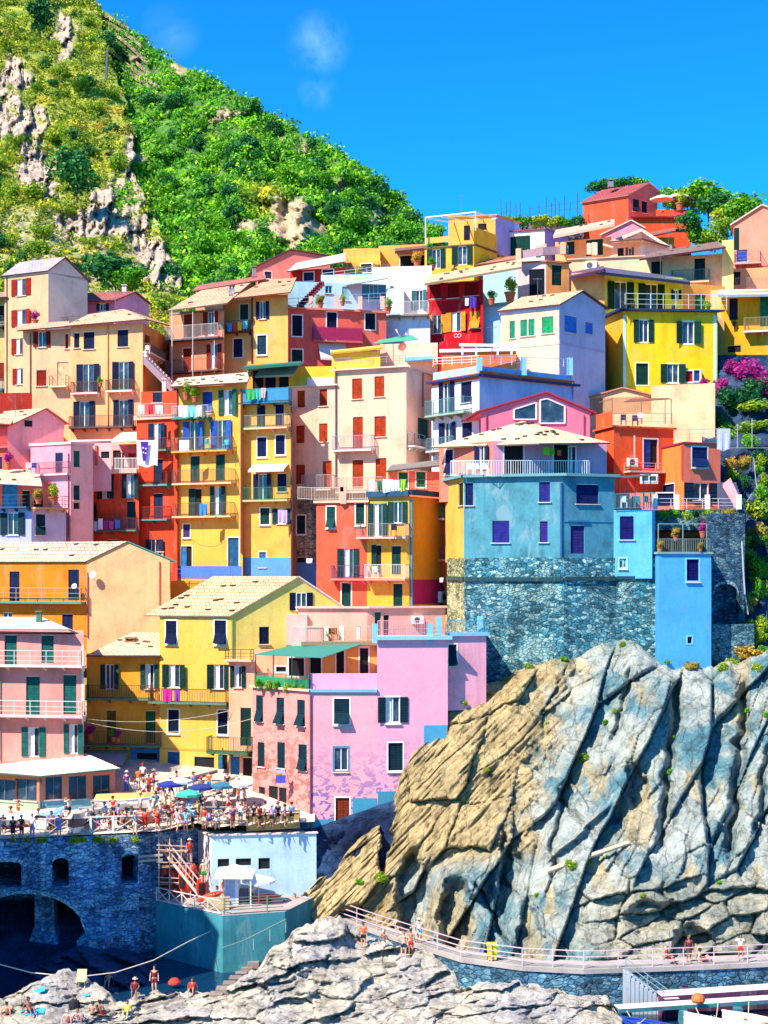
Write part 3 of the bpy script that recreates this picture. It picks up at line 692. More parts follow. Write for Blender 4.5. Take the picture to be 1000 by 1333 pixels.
h.band(v, 0, 176, 229, 543, 6, '#e0b890', .25, 'terrace_edge'); w = h.vol([(184, 155), (234, 154)], 510, 560, '#d8552e', 4); h.win(w, 0, (205, 516, 12, 16, 'S'))
h.rail([P(176, 540, 149.5), P(230, 540, 147.6)], 1.1, '#b08a80', None, 'bars')
h = H('red_house', 'low red house with white framed windows, a white railed terrace and a line of laundry', sh='#123a40')
v = h.vol([(104, 150), (181, 148.6)], 616, 760, '#de4a26', 8, ref=1)
h.win(v, 0, (138, 634, 21, 31, 'O', '#123a40'), (170, 633, 22, 31, 'O'), (117, 667, 20, 21, 'O'), (171, 670, 11, 36, 'D'), (146, 706, 12, 8, 'N'), curtain=True)
h.balc(v, 0, 94, 182, 690, 1.0, 15, '#5a7a74', '#5a3a44'); h.band(v, 0, 120, 180, 614, 5, '#f0d8b8', .45, 'terrace_edge'); h.rail([P(122, 611, 148.6), P(180, 611, 147.8)], 1.1, '#f2f0ea', None, 'bars')
w = h.vol([(118, 155), (180, 154)], 579, 620, '#f1b6a6', 4, ); h.win(w, 0, (137, 592, 11, 10, 'W'), (152, 600, 10, 28, 'N'), (158, 602, 8, 26, 'W'), (172, 602, 10, 26, 'D', '#c24422'))
h.roof([(141, 576, 152), (182, 573, 151.6), (182, 562, 156), (158, 563, 156.5)], '#f0e0cc', '#e8d8c0', .13); h.awning(v, 0, 97, 122, 652, 656, .8, tiles('#d8b890'))
h.pipe(v, 0, 106, 622, 690, '#8a3020')

# ---- left pinks and lilac house
h = H('lilac_house', 'small lilac blue house with open dark shutters and a flower balcony at the left edge', sh='#14333c')
v = h.vol([(-30, 142), (41, 139.5), (86, 141.5)], 662, 800, ['#a9aee0', '#b9b4cc'], 6, ref=1)
h.win(v, 0, (17, 682, 31, 29, 'O'), (16, 722, 15, 9, 'W'), trim=None); h.win(v, 1, (53, 683, 12, 27, 'A'))
h.balc(v, 0, -28, 41, 660, .8, 15, '#2a5a7a', '#2f5a58', 'wide'); h.balc(v, 1, 41, 85, 661, .9, 15, '#d8b070', '#3a5a54', 'wide')
w = h.vol([(-30, 146), (88, 145)], 628, 668, '#e46a4c', 4); h.win(w, 0, (13, 645, 20, 30, 'D', '#2f84b4'), (34, 650, 10, 24, 'N'), (50, 648, 12, 24, 'N'), (69, 643, 9, 28, 'D', '#1f6a4c'))
h.roof([(-35, 626, 142.5), (55, 631, 141.8), (50, 613, 147.5), (-35, 605, 148)], '#e8c8a4', '#f0ece4', .15, 7)
h.roof([(53, 632, 142), (63, 632, 142), (60, 615, 147), (53, 615, 147)], '#f4efe8', '#e8e4dc') if False else None
h = H('pink_house', 'pale pink house with a corner painted sunlit pale, stepped terraces and a magenta stair wall', sh='#1d4a50')
v = h.vol([(40, 146.5), (92, 144), (121, 146)], 578, 760, ['#ee93a0', '#f4c6b6'], 7, ref=1)  # corner side painted paler, as if sunlit
h.win(v, 0, (77, 604, 10, 30, 'D', '#1a2c54'), (69, 639, 8, 20, 'S', '#1f6a58')); h.win(v, 1, (100, 597, 8, 22, 'S', '#1f6a58'), (100, 641, 8, 20, 'S'), (100, 658, 8, 9, 'N'))
h.balc(v, 0, 50, 92, 617, .5, 15, '#f0c4c0', '#b06a80', 'bars', brackets=False); h.cornice(v, .22, .12, '#f6cfc8'); h.pipe(v, 0, 90, 590, 700, '#5a3a54')
w = h.vol([(92, 149), (145, 148)], 575, 640, '#f4bdb4', 5); h.win(w, 0, (137, 592, 11, 9, 'N')); h.cornice(w, .15, .15, '#f8e4dc'); h.pipe(w, 0, 126, 580, 606, '#c8603c', .14)
w = h.vol([(104, 147.6), (122, 147.2)], 634, 720, '#efb0a8', 3)
h = H('pink_house', 'rose pink house with a tiled gable and a red side stair below the salmon villa', sh='#2a2f54', trim=None)
v = h.vol([(-40, 153), (10, 150), (83, 153)], 556, 720, ['#e46a62', '#f3a4a0'], 8, ref=1)
h.groof(v, 1, (10, 556), (59, 533), (84, 551), None, '#e0b894', '#b85a4c', .3, 9, sides='LR')
h.win(v, 1, (37, 551, 10, 9, 'N', )); h.win(v, 0, (-5, 600, 18, 30, 'N'))
w = h.vol([(-40, 147.5), (10, 147)], 583, 640, '#e8604c', 3); h.win(w, 0, (0, 608, 6, 28, 'D')); h.rail([P(-40, 583, 147), P(10, 581, 146.6)], 1.0, '#c03a30', None, 'panel')
h.roof([(-40, 548, 149.6), (14, 552, 148.8), (18, 545, 152), (-40, 540, 152)], '#e0b894', '#b03a34')

# ---- beige house
h = H('beige_house', 'tall beige house with rust red shutters and a drainpipe down its front', sh=RUST, trim=None)
v = h.vol([(380, 148.4), (437, 146.5)], 502, 760, '#f0c6a0', 9, ref=1)
w = h.vol([(437, 146.5), (529, 143.6), (562, 150)], 478, 760, ['#f2c79f', '#dfc3a4'], 9, ref=1)  # right side a duller cream, toned for shade
h.win(v, 0, (392, 519, 10, 23, 'S'), (421, 517, 10, 23, 'S'), (391, 565, 11, 24, 'S'), (421, 563, 11, 24, 'S'), (391, 617, 12, 26, 'S'), (426, 618, 12, 37, 'D'))
h.win(w, 0, (465, 506, 13, 27, 'S'), (494, 503, 13, 27, 'S'), (466, 563, 13, 41, 'D'), (495, 555, 15, 27, 'S'), (466, 617, 14, 38, 'D'), (496, 610, 14, 28, 'S'))
h.balc(w, 0, 437, 488, 586, .9, 18, '#d8d4cc', '#7a94a8'); h.pipe(w, 0, 438, 486, 640, '#6a4a5c', .09); h.cornice(w, .14, .4, '#d8cbb8', sides=[0, 1]); h.cornice(v, .14, .3, '#d8cbb8')
h.balc(v, 0, 398, 436, 637, 1.0, 18, '#c8b8a4', '#a89a90', brackets=False); h.balc(w, 0, 442, 503, 640, 1.0, 18, '#e0c4a0', '#a89a90', brackets=False)
h.win(w, 1, (551, 558, 14, 28, 'D', '#1d5a60')); h.balc(w, 1, 530, 561, 583, .8, 15, '#d0d0c8', '#3f7fa0', 'wide'); h.pipe(w, 1, 550, 486, 530, '#6a4050')
x = h.vol([(386, 147.6), (413, 147.2)], 648, 760, masonry('#6f6a68', '#8a7868', '#a89480', 2.2), .8); h.win(x, 0, (392, 683, 11, 24, 'S', '#14333c'), trim='#e8dcc8'); h.win(x, 0, (392, 742, 10, 34, 'N')); h.band(x, 0, 386.5, 412, 750, 36, '#4a7ab8', .03, 'dado_shade_band')
y = h.vol([(432, 149), (495, 148)], 459, 500, '#efc84a', 1.2); h.roof([(430, 459, 148.5), (498, 452, 147.5), (498, 449, 150.5), (432, 456, 151)], '#e8c44c', '#c8a030', .2)
y = h.vol([(495, 151), (570, 150)], 448, 500, '#efcaa4', 4); h.win(y, 0, (512, 463, 26, 10, 'N')) if False else None
h.roof([(527, 470, 149), (565, 467, 148.5), (562, 458, 152), (527, 460, 152)], '#6fb0d8', '#4a7a98', .12)
h.terr([(437, 476, 146), (528, 472, 143.6)], 9, '#9a8a80', 'wide')
y = h.vol([(376, 149.5), (436, 148.6)], 478, 512, '#f0cc3c', 2); h.band(y, 0, 400, 435, 496, 10, '#eee6d8', .05)

# ---- salmon villa
h = H('salmon_villa', 'broad salmon villa with a hipped roof and french windows on balconies', sh='#14233f', trim=None); Y = 160
v = h.vol([(30, 161.5), (92, 160.4)], 428, 620, '#efbd88', 8, ref=1)
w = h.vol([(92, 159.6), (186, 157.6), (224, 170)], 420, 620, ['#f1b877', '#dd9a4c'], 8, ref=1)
h.win(v, 0, (55, 442, 22, 20, 'O', '#7a1f1a'), (54, 492, 13, 21, 'S', '#8a2418'), (87, 444, 4, 20, 'S', '#8a2418'), (82, 487, 15, 32, 'D', '#d8b88c'))
h.win(w, 0, (100, 443, 7, 20, 'S'), (116, 443, 14, 23, 'S'), (160, 440, 14, 23, 'S'), (115, 492, 30, 36, 'O'), (161, 489, 27, 36, 'O'), (110, 540, 28, 35, 'O'), (161, 538, 26, 35, 'O'), curtain=False)
h.balc(v, 0, 68, 90, 503, .8, 13, '#e8d0b0', '#a88a70', 'wide'); h.balc(w, 0, 96, 131, 512, .8, 14, '#efe4d0', '#6a4a30'); h.balc(w, 0, 141, 176, 509, .8, 14, '#efe4d0', '#6a4a30'); h.balc(w, 0, 94, 177, 556, .9, 14, '#5a4a50', '#5a4038')
h.roof([(84, 424, 158.9), (190, 415, 156.6), (162, 402, 163), (116, 409, 164)], '#e8b48e', '#7a3a28', .14, 3); h.roof([(190, 415, 156.6), (228, 425, 170.5), (162, 402, 163)], '#dca880', '#7a3a28', .14)
h.roof([(22, 430, 160.6), (90, 424, 158.9), (90, 418, 162), (24, 422, 163)], '#e0a888', '#5a2a20', .14)
h.win(w, 1, (192, 446, 7, 22, 'D', '#8a3a20')); h.pipe(w, 0, 141, 424, 560, '#c88a50'); h.pipe(v, 0, 40, 434, 520, '#7a3028')
mb = MB(); q = [P(187, 463, 157.0), P(224, 500, 158.6), P(224, 512, 158.6), P(187, 474, 157.0)]; D = Vector((0, 1.3, 0)); mb.hexa(q, [p+D for p in q])
for k in range(10): a = P(188+k*3.6, 463.5+k*3.65, 157.1+k*.16); mb.box(a.x-.05, a.x+.28, a.y+.1, a.y+1.2, a.z-.1, a.z+.16)
mb.build('outside_stair', plaster('#e8dccb', .5), h.root); h.balc(w, 1, 186, 208, 463, .7, 10, '#f0e4d4', '#8a5a40')
# red wall at far left
x = h.vol([(-30, 156), (42, 155.5)], 512, 600, '#a52a20', 1)
# ---- top left house with pink extension
h = H('tan_house', 'tan house with red shutters and a cream gable at the foot of the rocky spur', sh='#9a2418', trim='#e8dcc8')
v = h.vol([(6, 174), (63, 171), (114, 174)], 355, 560, ['#dfb684', '#f2e3c0'], 8, ref=1)
h.win(v, 0, (28, 374, 25, 22, 'O'), (28, 414, 25, 22, 'O'), (25, 451, 18, 21, 'O'), (26, 490, 18, 21, 'O'), curtain=True, trim=None)
h.groof(v, 1, (63, 352), (84, 336), (114, 366), None, '#b8a8b0', '#6a4a44', .3, 0); h.pipe(v, 0, 9.5, 358, 520, '#4a2a24')
h = H('olive_house', 'sliver of an olive yellow house with dark balconies at the far left edge', sh='#2a2f2c')
v = h.vol([(-40, 176), (8, 175)], 388, 560, '#c8b872', 7); h.win(v, 0, (1, 408, 9, 22, 'S'), (1, 484, 9, 24, 'S', '#8a2a1c')); h.balc(v, 0, -35, 7, 426, .8, 13, '#3a4a54', '#3a4a54'); h.balc(v, 0, -35, 7, 508, .8, 13, '#3f6a84', '#3f6a84')
h.roof([(-40, 389, 174), (10, 386, 173.5), (10, 380, 178), (-40, 380, 178)], '#a88a78')
h = H('pink_house', 'small bright pink house with a roof terrace tucked behind the salmon villa', sh='#2a3a54', trim='#f4e8ee')
v = h.vol([(60, 177.5), (150, 176), (194, 180)], 392, 470, ['#e87f9c', '#eea6bc'], 6, ref=1)
h.win(v, 0, (82, 410, 18, 22, 'O', '#2a5a8c')); h.win(v, 0, (134, 400, 16, 9, 'O')); h.ac(v, 0, 98, 399, 10, 8)
h.groof(v, 1, (150, 391), (175, 381), (194, 396), 6, '#a85a58', '#8a3a44', .2, 0); h.roof([(60, 394, 176.5), (150, 390, 175.2), (146, 385, 180), (66, 389, 180)], '#9a6a68', '#5a2a34')
h.chimney(162, 374, 180, .5, 1.2, '#e8e0d8'); h.terr([(58, 424, 172), (104, 419, 172)], 8, '#5a3a4c', 'wide')

# ---- peach / yellow / coral terrace row
h = H('peach_house', 'peach house with brown doors opening on two long shaded balconies', sh='#8a2218', trim='#f0c8a4')
v = h.vol([(221, 164.5), (292, 161.8)], 404, 560, '#ee9a68', 8, ref=1)
h.win(v, 0, (245, 425, 11, 32, 'D', '#8a2a1c'), (275, 420, 18, 32, 'O'), (244, 468, 11, 29, 'D', '#9a2c1c'), (279, 464, 19, 32, 'O')); h.balc(v, 0, 222, 291, 442, 1.2, 17, '#5a5a68', '#c0b0a8', brackets=False); h.balc(v, 0, 222, 289, 484, 1.1, 15, '#6a4a48', '#8a4438', brackets=False)
mb = MB(); mb.bar(P(224, 404, 161.6), P(224, 545, 161.6), .08); mb.bar(P(251, 405, 161.4), P(251, 490, 161.4), .06); mb.bar(P(279, 405, 161.2), P(279, 485, 161.2), .06); mb.build('balcony_post', paint('#d8ccc4', .6), h.root)
h.roof([(218, 404, 162), (296, 394, 159.8), (326, 368, 167.5), (262, 378, 169)], '#d9a884', '#8a6a58', .16, 4); h.band(v, 0, 221, 291, 406, 3, '#8a8078', .06); h.chimney(302, 375, 163.5, .5, .8, '#6a5a68')
h = H('yellow_house', 'ochre house with navy shutters and a towel draped corner balcony', sh='#1c2450', trim='#f4e4c8')
v = h.vol([(290, 164.5), (328, 163.5)], 392, 560, '#e9b96a', 8); w = h.vol([(328, 162.6), (375, 161.4)], 383, 560, '#efb558', 8, ref=1)
h.win(v, 0, (318, 406, 11, 20, 'S', '#1d4a4c'), (310, 453, 12, 24, 'S', '#1c2450')); h.win(w, 0, (342, 404, 17, 23, 'O'), trim=None); h.win(w, 0, (341, 449, 12, 25, 'S', '#1d3a4c'))
h.balc(v, 0, 291, 328, 432, .9, 13, '#5a4a48', '#4a4a50'); h.pipe(w, 0, 328.5, 386, 520, '#5a2420', .09)
h.roof([(302, 388, 161.8), (378, 380, 159.6), (386, 361, 168), (340, 368, 169)], '#dca078', '#7a3a2c', .15, 5)
h = H('coral_house', 'coral pink house with white framed windows, a magenta balcony and a pale blue terrace', sh='#141c38', trim='#f6f0ea')
v = h.vol([(373, 163), (503, 166)], 402, 560, '#ee6254', 8)
h.win(v, 0, (387, 424, 13, 27, 'S'), (432, 425, 13, 37, 'D'), (482, 416, 13, 26, 'S'), (387, 463, 14, 16, 'S', '#143a34'))
h.balc(v, 0, 406, 470, 445, .9, 17, '#c06a64', '#a8184c', 'panel', brackets=False); h.awning(v, 0, 414, 450, 446, 468, 1.3, striped('#e8d8d4', '#b89a98', 4)); h.cornice(v, .2, .3, '#ee8a70')
w = h.vol([(373, 170), (503, 172)], 366, 410, '#aed9e8', 4); h.win(w, 0, (487, 379, 32, 22, 'G', '#2a7a90'), (428, 377, 9, 10, 'W'), (450, 382, 9, 18, 'S', '#8ac0cc'), fr='#8accd0', trim=None)
h.roof([(450, 371, 169), (505, 362, 170), (505, 358, 175), (450, 366, 175)], '#b8c8c0', '#8a9a94', .1)
mb = MB()
for k in range(12):
    a = P(388+k*2.6, 398-k*2.7, 169); mb.box(a.x-.1, a.x+.5, a.y-1, a.y, a.z-.4, a.z)
mb.build('outside_stair', paint('#7a1a2c', .7), h.root)
for x in (405, 438, 469, 498):
    mb = MB(); mb.bar(P(x, 403, 164.5), P(x, 386, 164.5), .45, .45); mb.build('terrace_post', plaster('#f0c0a4', .4), h.root)
h.terr([(373, 402, 163.4), (503, 394, 166)], 13, '#8ab8c8', 'wide')
h = H('red_house', 'low red house with a pale roof and white framed windows below the yellow terraces', sh='#232a5a', trim='#f4e4e0')
v = h.vol([(378, 181), (449, 179)], 348, 400, '#dc2a22', 6, ref=1); h.win(v, 0, (402, 360, 13, 11, 'S'), (427, 358, 14, 14, 'S'))
h.roof([(374, 353, 179.5), (450, 340, 177.5), (450, 329, 184), (386, 342, 185)], '#d8c8b4', '#6a2a24', .13)
h = H('pink_house', 'dusty pink gabled house standing against the green hillside', sh='#3a3a54', trim='#e8c8c0')
v = h.vol([(333, 190), (430, 192)], 349, 420, '#e88a78', 7); h.win(v, 0, (349, 358, 9, 9, 'S')); h.groof(v, 0, (333, 348), (378, 326), (430, 334), 7, '#a0685c', '#6a2a34', .3)
w = h.vol([(255, 186), (345, 184)], 374, 420, '#c89a70', 5); h.roof([(250, 379, 184), (346, 363, 182), (346, 358, 186), (258, 371, 188)], '#b06a5c', '#7a2a2a'); h.chimney(331, 350, 186, .5, 1, '#8a7a78')
w = h.vol([(336, 186), (384, 185)], 364, 420, '#efc08a', 5)

# ---- upper middle
h = H('yellow_house', 'long low yellow house with a planted terrace and a small dark porch on the skyline', sh='#2a3450', trim='#f4ecd8')
v = h.vol([(447, 184), (496, 183)], 342, 400, '#eab052', 6); h.win(v, 0, (477, 349, 14, 11, 'S')); w = h.vol([(447, 187), (495, 186.5)], 324, 360, '#efc052', 3)
w = h.vol([(493, 188), (556, 187)], 320, 380, '#e8b650', 5); h.win(w, 0, (538, 341, 34, 18, 'N')); h.roof([(514, 327, 184), (556, 322, 183.5), (556, 318, 188), (514, 323, 188)], '#8a5a4c', '#5a2438', .3)
h.terr([(448, 362, 180), (506, 357, 180)], 13, '#7a6a5c', 'wide'); h.terr([(448, 336, 184), (494, 331, 183.6)], 8, '#a08a50', 'wide')
h = H('white_house', 'white terrace house with a reed screened balcony between the coral and the dark red houses', sh='#1d4a60')
v = h.vol([(502, 168.5), (560, 167.6)], 412, 520, '#d9d6f0', 7, ref=1); h.win(v, 0, (520, 424, 8, 9, 'N'), (545, 423, 8, 9, 'N')) if False else None  # lower white wall tinted lilac for its shade
w = h.vol([(508, 172), (560, 171)], 372, 420, '#ece6cc', 3); h.win(w, 0, (546, 391, 20, 26, 'O', '#2a6a74')); w = h.vol([(485, 176), (562, 175)], 348, 420, '#e9e7f2', 3); w = h.vol([(503, 170.5), (526, 170)], 376, 412, '#bfd8ee', 2)
h.balc(v, 0, 500, 559, 411, .9, 17, '#8a7a74', '#c8c4bc'); h.rail([P(420, 366, 175), P(486, 358, 174)], .9, '#b0b8bc', None, 'wide')
w = h.vol([(418, 176.5), (486, 176)], 358, 400, '#c9dcec', 3)
mb = MB(); mb.prism([P(485, 447, 163), P(545, 442, 163), P(536, 436, 167), P(500, 440, 167)], (0, 0, -.05)); mb.build('shade_awning', paint('#3f9a7a', .8, .1, 'awning_cloth'), h.root)
h = H('dark_red_house', 'dark red house with ochre shutters and two white rings on its wall', sh='#d88a28', trim=None)
v = h.vol([(556, 169), (629, 166.5)], 364, 520, '#b81420', 8, ref=1)
h.win(v, 0, (567, 378, 14, 22, 'S', '#8a1018'), (590, 377, 14, 22, 'S', '#8a1018'), (614, 374, 18, 22, 'S', '#8a1018'), (569, 422, 24, 24, 'O'), (594, 419, 26, 25, 'O'), (618, 416, 13, 23, 'A'))
h.band(v, 0, 557, 620, 390, 1.6, '#d8403c', .06, 'ledge'); h.roof([(552, 369, 166.5), (679, 347, 163), (679, 337, 170), (560, 358, 173)], '#d8b48c', '#a88a70', .25, 12, True)
for x in (593.8, 598.2):
    u, z, _ = v.uz(0, x, 437); c = v.pt(0, u, z, .03); d = v.fr(0)[1]; d3 = Vector((d.x, d.y, 0)); mb = MB()
    mb.tube([c+d3*(.2*math.cos(q*math.pi/8))+Vector((0, 0, .2*math.sin(q*math.pi/8))) for q in range(17)], .035, 5); mb.build('wall_ring', paint('#e8dcd8', .5), h.root)
w = h.vol([(629, 168), (656, 167)], 400, 520, '#a8d0e4', 5); w = h.vol([(629, 174), (676, 173)], 346, 420, '#a9d6d8', 3)
h.terr([(630, 400, 167), (674, 397, 166.6)], 4, '#5a7a80', 'wide')
h = H('yellow_house', 'bright yellow house with green shutters and a white pergola on its roof terrace', sh='#0f3a34', trim=None)
v = h.vol([(553, 179.5), (617, 177.5), (647, 182)], 319, 400, ['#efb93e', '#f5c92c'], 7, ref=1); h.win(v, 0, (568, 337, 24, 25, 'O'), (602, 332, 26, 25, 'O'))
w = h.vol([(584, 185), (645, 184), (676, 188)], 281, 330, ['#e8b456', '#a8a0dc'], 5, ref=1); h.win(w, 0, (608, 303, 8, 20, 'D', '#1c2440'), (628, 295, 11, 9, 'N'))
w2 = h.vol([(617, 177.5), (647, 182)], 295, 320, '#f5c92c', .4); h.cornice(w, .15, .2, '#e8a03c'); h.cornice(v, .15, .15, '#7a5a4c')
mb = MB()
for a, b in (((554, 283, 178.5), (554, 318, 178.5)), ((619, 275, 177), (619, 300, 177)), ((554, 283, 178.5), (619, 276, 177)), ((554, 284, 178.5), (592, 290, 185)), ((619, 276, 177), (648, 284, 184)), ((592, 290, 185), (648, 284, 184)), ((575, 282, 178), (610, 288, 185)), ((597, 279, 177.6), (630, 286, 184.5))): mb.bar(P(*a), P(*b), .12)
mb.build('pergola', paint('#eef0ee', .5), h.root); h.terr([(554, 318, 179), (590, 315, 178)], 8, '#caa23c', 'panel')
h = H('white_house', 'white house with a wide green door and a lilac shaded side wing below the vineyard', sh='#123f38')
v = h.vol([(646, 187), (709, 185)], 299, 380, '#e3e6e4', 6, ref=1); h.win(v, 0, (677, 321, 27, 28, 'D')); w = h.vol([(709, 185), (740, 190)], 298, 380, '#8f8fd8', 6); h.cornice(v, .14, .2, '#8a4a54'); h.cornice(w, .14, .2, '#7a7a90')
w = h.vol([(617, 178.5), (676, 177.5)], 342, 400, '#c8784c', 3); h.roof([(617, 345, 177.4), (678, 336, 176.2), (676, 332, 180), (617, 340, 181)], '#b87a5c', '#8a3a34', .12)
h = H('peach_house', 'peach house with dark green shutters and a balustraded terrace above the stone roof', sh='#123a38')
v = h.vol([(674, 172), (711, 171), (741, 172)], 341, 440, ['#e9c3c0', '#f0a95e'], 7, ref=1); h.win(v, 0, (700, 368, 22, 36, 'N')) if False else h.win(v, 0, (699, 368, 20, 36, 'D', '#141c2c')); h.win(v, 1, (725, 358, 13, 27, 'S'))
h.cornice(v, .18, .2, '#c87a58')
mb = MB()
for x, y in ((675, 339), (701, 335), (708, 333), (733, 331)): mb.bar(P(x, y, 171), P(x, y-15, 171), .55, .55)
mb.build('terrace_post', plaster('#f2c898', .4), h.root); h.terr([(676, 338, 171), (707, 333, 170.6), (740, 331, 171.5)], 11, '#b48a90', 'panel')
h = H('peach_house', 'peach house with green shutters under a heavy stone roof edge near the top', sh='#124038')
v = h.vol([(723, 180), (796, 177)], 308, 400, '#f0b06c', 7, ref=1); h.win(v, 0, (743, 320, 10, 23, 'S'), (774, 322, 22, 22, 'S'))
h.roof([(720, 307, 177.5), (800, 291, 174.5), (800, 285, 180), (724, 299, 183)], '#d8b098', '#e0c0a4', .3, 4, True)
mb = MB(); mb.bar(P(767, 331, 176), P(767, 317, 176), .5, .5); mb.bar(P(774, 332, 176), P(774, 316, 176), .6, .5); mb.bar(P(785, 318, 175.5), P(798, 322, 175.5), .2); mb.build('chimney', plaster('#f2d4ac'), h.root)
w = h.vol([(741, 174), (838, 172)], 334, 420, '#efc79c', 5, ref=1); h.ac(w, 0, 770, 346, 15, 11); h.cornice(w, .14, .2, '#e0b89a')
w = h.vol([(784, 184), (838, 183)], 309, 360, '#ef8fa0', 4); h.groof(w, 0, (784, 306), (822, 288), (838, 297), 5, '#c87a68', '#e8c0b0', .2)
w = h.vol([(795, 177), (834, 175.5), (875, 178)], 313, 380, ['#eec39a', '#efe6dc'], 4, ref=1); h.win(w, 0, (808, 330, 8, 16, 'N'), (820, 330, 10, 15, 'O', '#8a3a34')); h.roof([(793, 314, 174.5), (836, 310, 173.5), (872, 320, 177), (835, 297, 182)], '#d8c0a8', '#7a4a40', .2, 4, True)

# ---- green-window house and big yellow house
h = H('cream_house', 'cream house with a pitched roof, green roller blinds and a gable tinted shade lilac', sh='#1f8a68', trim=None)
v = h.vol([(652, 149), (728, 145.5), (788, 152)], 402, 600, ['#f2cfa0', '#c4c2de'], 8, ref=1)  # lilac on the gable paints the shade of a white wall
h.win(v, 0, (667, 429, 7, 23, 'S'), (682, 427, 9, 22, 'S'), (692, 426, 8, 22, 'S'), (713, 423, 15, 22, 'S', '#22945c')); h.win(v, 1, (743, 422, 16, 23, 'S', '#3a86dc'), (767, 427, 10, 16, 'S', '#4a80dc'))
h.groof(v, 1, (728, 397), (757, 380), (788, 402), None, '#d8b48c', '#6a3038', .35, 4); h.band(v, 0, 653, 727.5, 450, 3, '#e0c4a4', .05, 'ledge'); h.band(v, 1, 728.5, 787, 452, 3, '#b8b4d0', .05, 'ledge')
h = H('yellow_house', 'big lemon yellow house with green shutters and a lime loggia under a navy roof', sh='#0f3a34', trim=None)
v = h.vol([(787, 158), (811, 153.2), (934, 154)], 405, 560, ['#dcae28', '#f8d420'], 8, ref=1)  # left strip a darker yellow, standing for the neighbour's shadow
h.win(v, 1, (838, 431, 26, 29, 'O'), (896, 433, 32, 29, 'O'), (836, 487, 16, 28, 'S'), (876, 486, 32, 24, 'O'), (907, 489, 8, 14, 'S', '#2a4ab0'), (897, 490, 10, 14, 'S', '#b81a2c'), curtain=False, trim='#d8ecc8')
h.band(v, 1, 811.5, 815, 480, 140, '#bfe0d8', .03, 'corner_trim'); h.band(v, 1, 929, 933, 480, 140, '#bfe0d8', .03, 'corner_trim')  # white trim coloured pale cyan to carry its shade
h.rail([v.pt(1, .1, v.zt+.2, .5), v.pt(1, v.fr(1)[3]+.8, v.zt+.2, .5)], 1.5, '#c8d0c8', None, 'wide'); h.cornice(v, .2, .6, '#23345c', name='terrace_edge')
w = h.vol([(787, 160.5), (889, 163)], 356, 420, '#d8e04c', 4); h.win(w, 0, (808, 385, 34, 36, 'O'), (848, 387, 34, 34, 'O'), (880, 384, 13, 13, 'O'), trim='#e8f4e0', curtain=False)
h.roof([(776, 353, 157), (899, 367, 160), (890, 361, 168), (780, 347, 166)], '#5a5a7a', '#1f3560', .3)
w = h.vol([(744, 160.5), (787, 159)], 356, 430, '#f0ae64', 4); h.roof([(741, 360, 159), (786, 350, 156.5), (786, 346, 163), (744, 354, 164)], '#6a4a64', '#4a1f4c', .3)
w = h.vol([(889, 164), (943, 166)], 368, 430, '#eeb45e', 4); h.win(w, 0, (912, 394, 14, 22, 'S', '#1f7a44'))
h = H('cream_house', 'cream house with a dark roof and one green railed balcony, upper right', sh='#11303c')
v = h.vol([(835, 169.5), (942, 167)], 330, 420, '#efcf9a', 7, ref=1); h.win(v, 0, (855, 349, 14, 19, 'S'), (911, 351, 14, 31, 'D')); h.balc(v, 0, 875, 924, 368, 1.0, 15, '#d8c8a0', '#3a6a64')
h.roof([(832, 337, 166.6), (945, 321, 164.2), (935, 314, 171), (850, 328, 173)], '#8a6a60', '#4a2430', .2, 3); w = h.vol([(940, 166.2), (955, 165.8)], 313, 420, '#f4dc84', 3)
w = h.vol([(925, 165), (955, 164)], 378, 420, '#eebf84', 2)
# ---- top right
h = H('red_house', 'orange red house with a pink gable on the hilltop beside white parasols', sh='#1f2a3a')
v = h.vol([(759, 207), (818, 203), (856, 206)], 257, 330, ['#ec5a36', '#f07a6a'], 7, ref=1); h.win(v, 1, (828, 266, 8, 19, 'A'), (839, 268, 7, 19, 'S'))
h.groof(v, 1, (818, 254), (844, 239), (857, 250), None, '#a8484c', '#e8a090', .35); h.chimney(795, 237, 206, .7, .7, '#8a8a94')
w = h.vol([(824, 199), (900, 199)], 284, 330, '#e2552a', 5); h.cornice(w, .18, .4, '#8a2a24'); h.win(w, 0, (887, 300, 15, 5, 'N')); x = h.vol([(854, 203), (900, 203)], 273, 300, '#e8643a', 1)
w = h.vol([(830, 194), (878, 194)], 309, 345, '#efb64c', 5); h.roof([(826, 311, 192), (880, 300, 191), (878, 296, 196), (826, 306, 197)], '#a85a4c', '#5a2430', .2); h.terr([(856, 283, 199.4), (899, 280, 199.4)], 5, '#d84a30', 'panel')
h = H('pink_house', 'salmon pink house at the right edge with a green door and an outside stair', sh='#143a34', trim=None)
v = h.vol([(955, 173), (1040, 171)], 296, 400, '#f29a78', 8); h.win(v, 0, (955+3, 311, 9, 29, 'S')); h.groof(v, 0, (953, 293), (992, 268), (1040, 285), 8, '#e0a48a', '#f0c4ac', .2)
h.balc(v, 0, 957, 991, 344, 1.2, 14, '#e0b0a0', '#6a7a90', 'wide'); h.win(v, 0, (966, 333, 14, 16, 'S', '#3a4aa0')); w = h.vol([(952, 169.5), (1040, 168)], 350, 400, '#f0ab78', 1); h.rail([P(957, 376, 167.5), P(1000, 376, 167)], 1.2, '#a88a80', None, 'bars'); h.win(w, 0, (958, 362, 12, 18, 'N'))  # blue shuttered panel stands where a stair lies in blue shadow
h = H('yellow_house', 'amber yellow house with a wall lantern and a white edged balcony at the right edge', sh='#16223c', trim=None)
v = h.vol([(939, 159.5), (1045, 157)], 381, 520, '#edab1e', 8); h.win(v, 0, (955, 402, 11, 29, 'S'), (996, 404, 13, 42, 'D', '#1f7a5a'), (956, 454, 17, 9, 'N'))
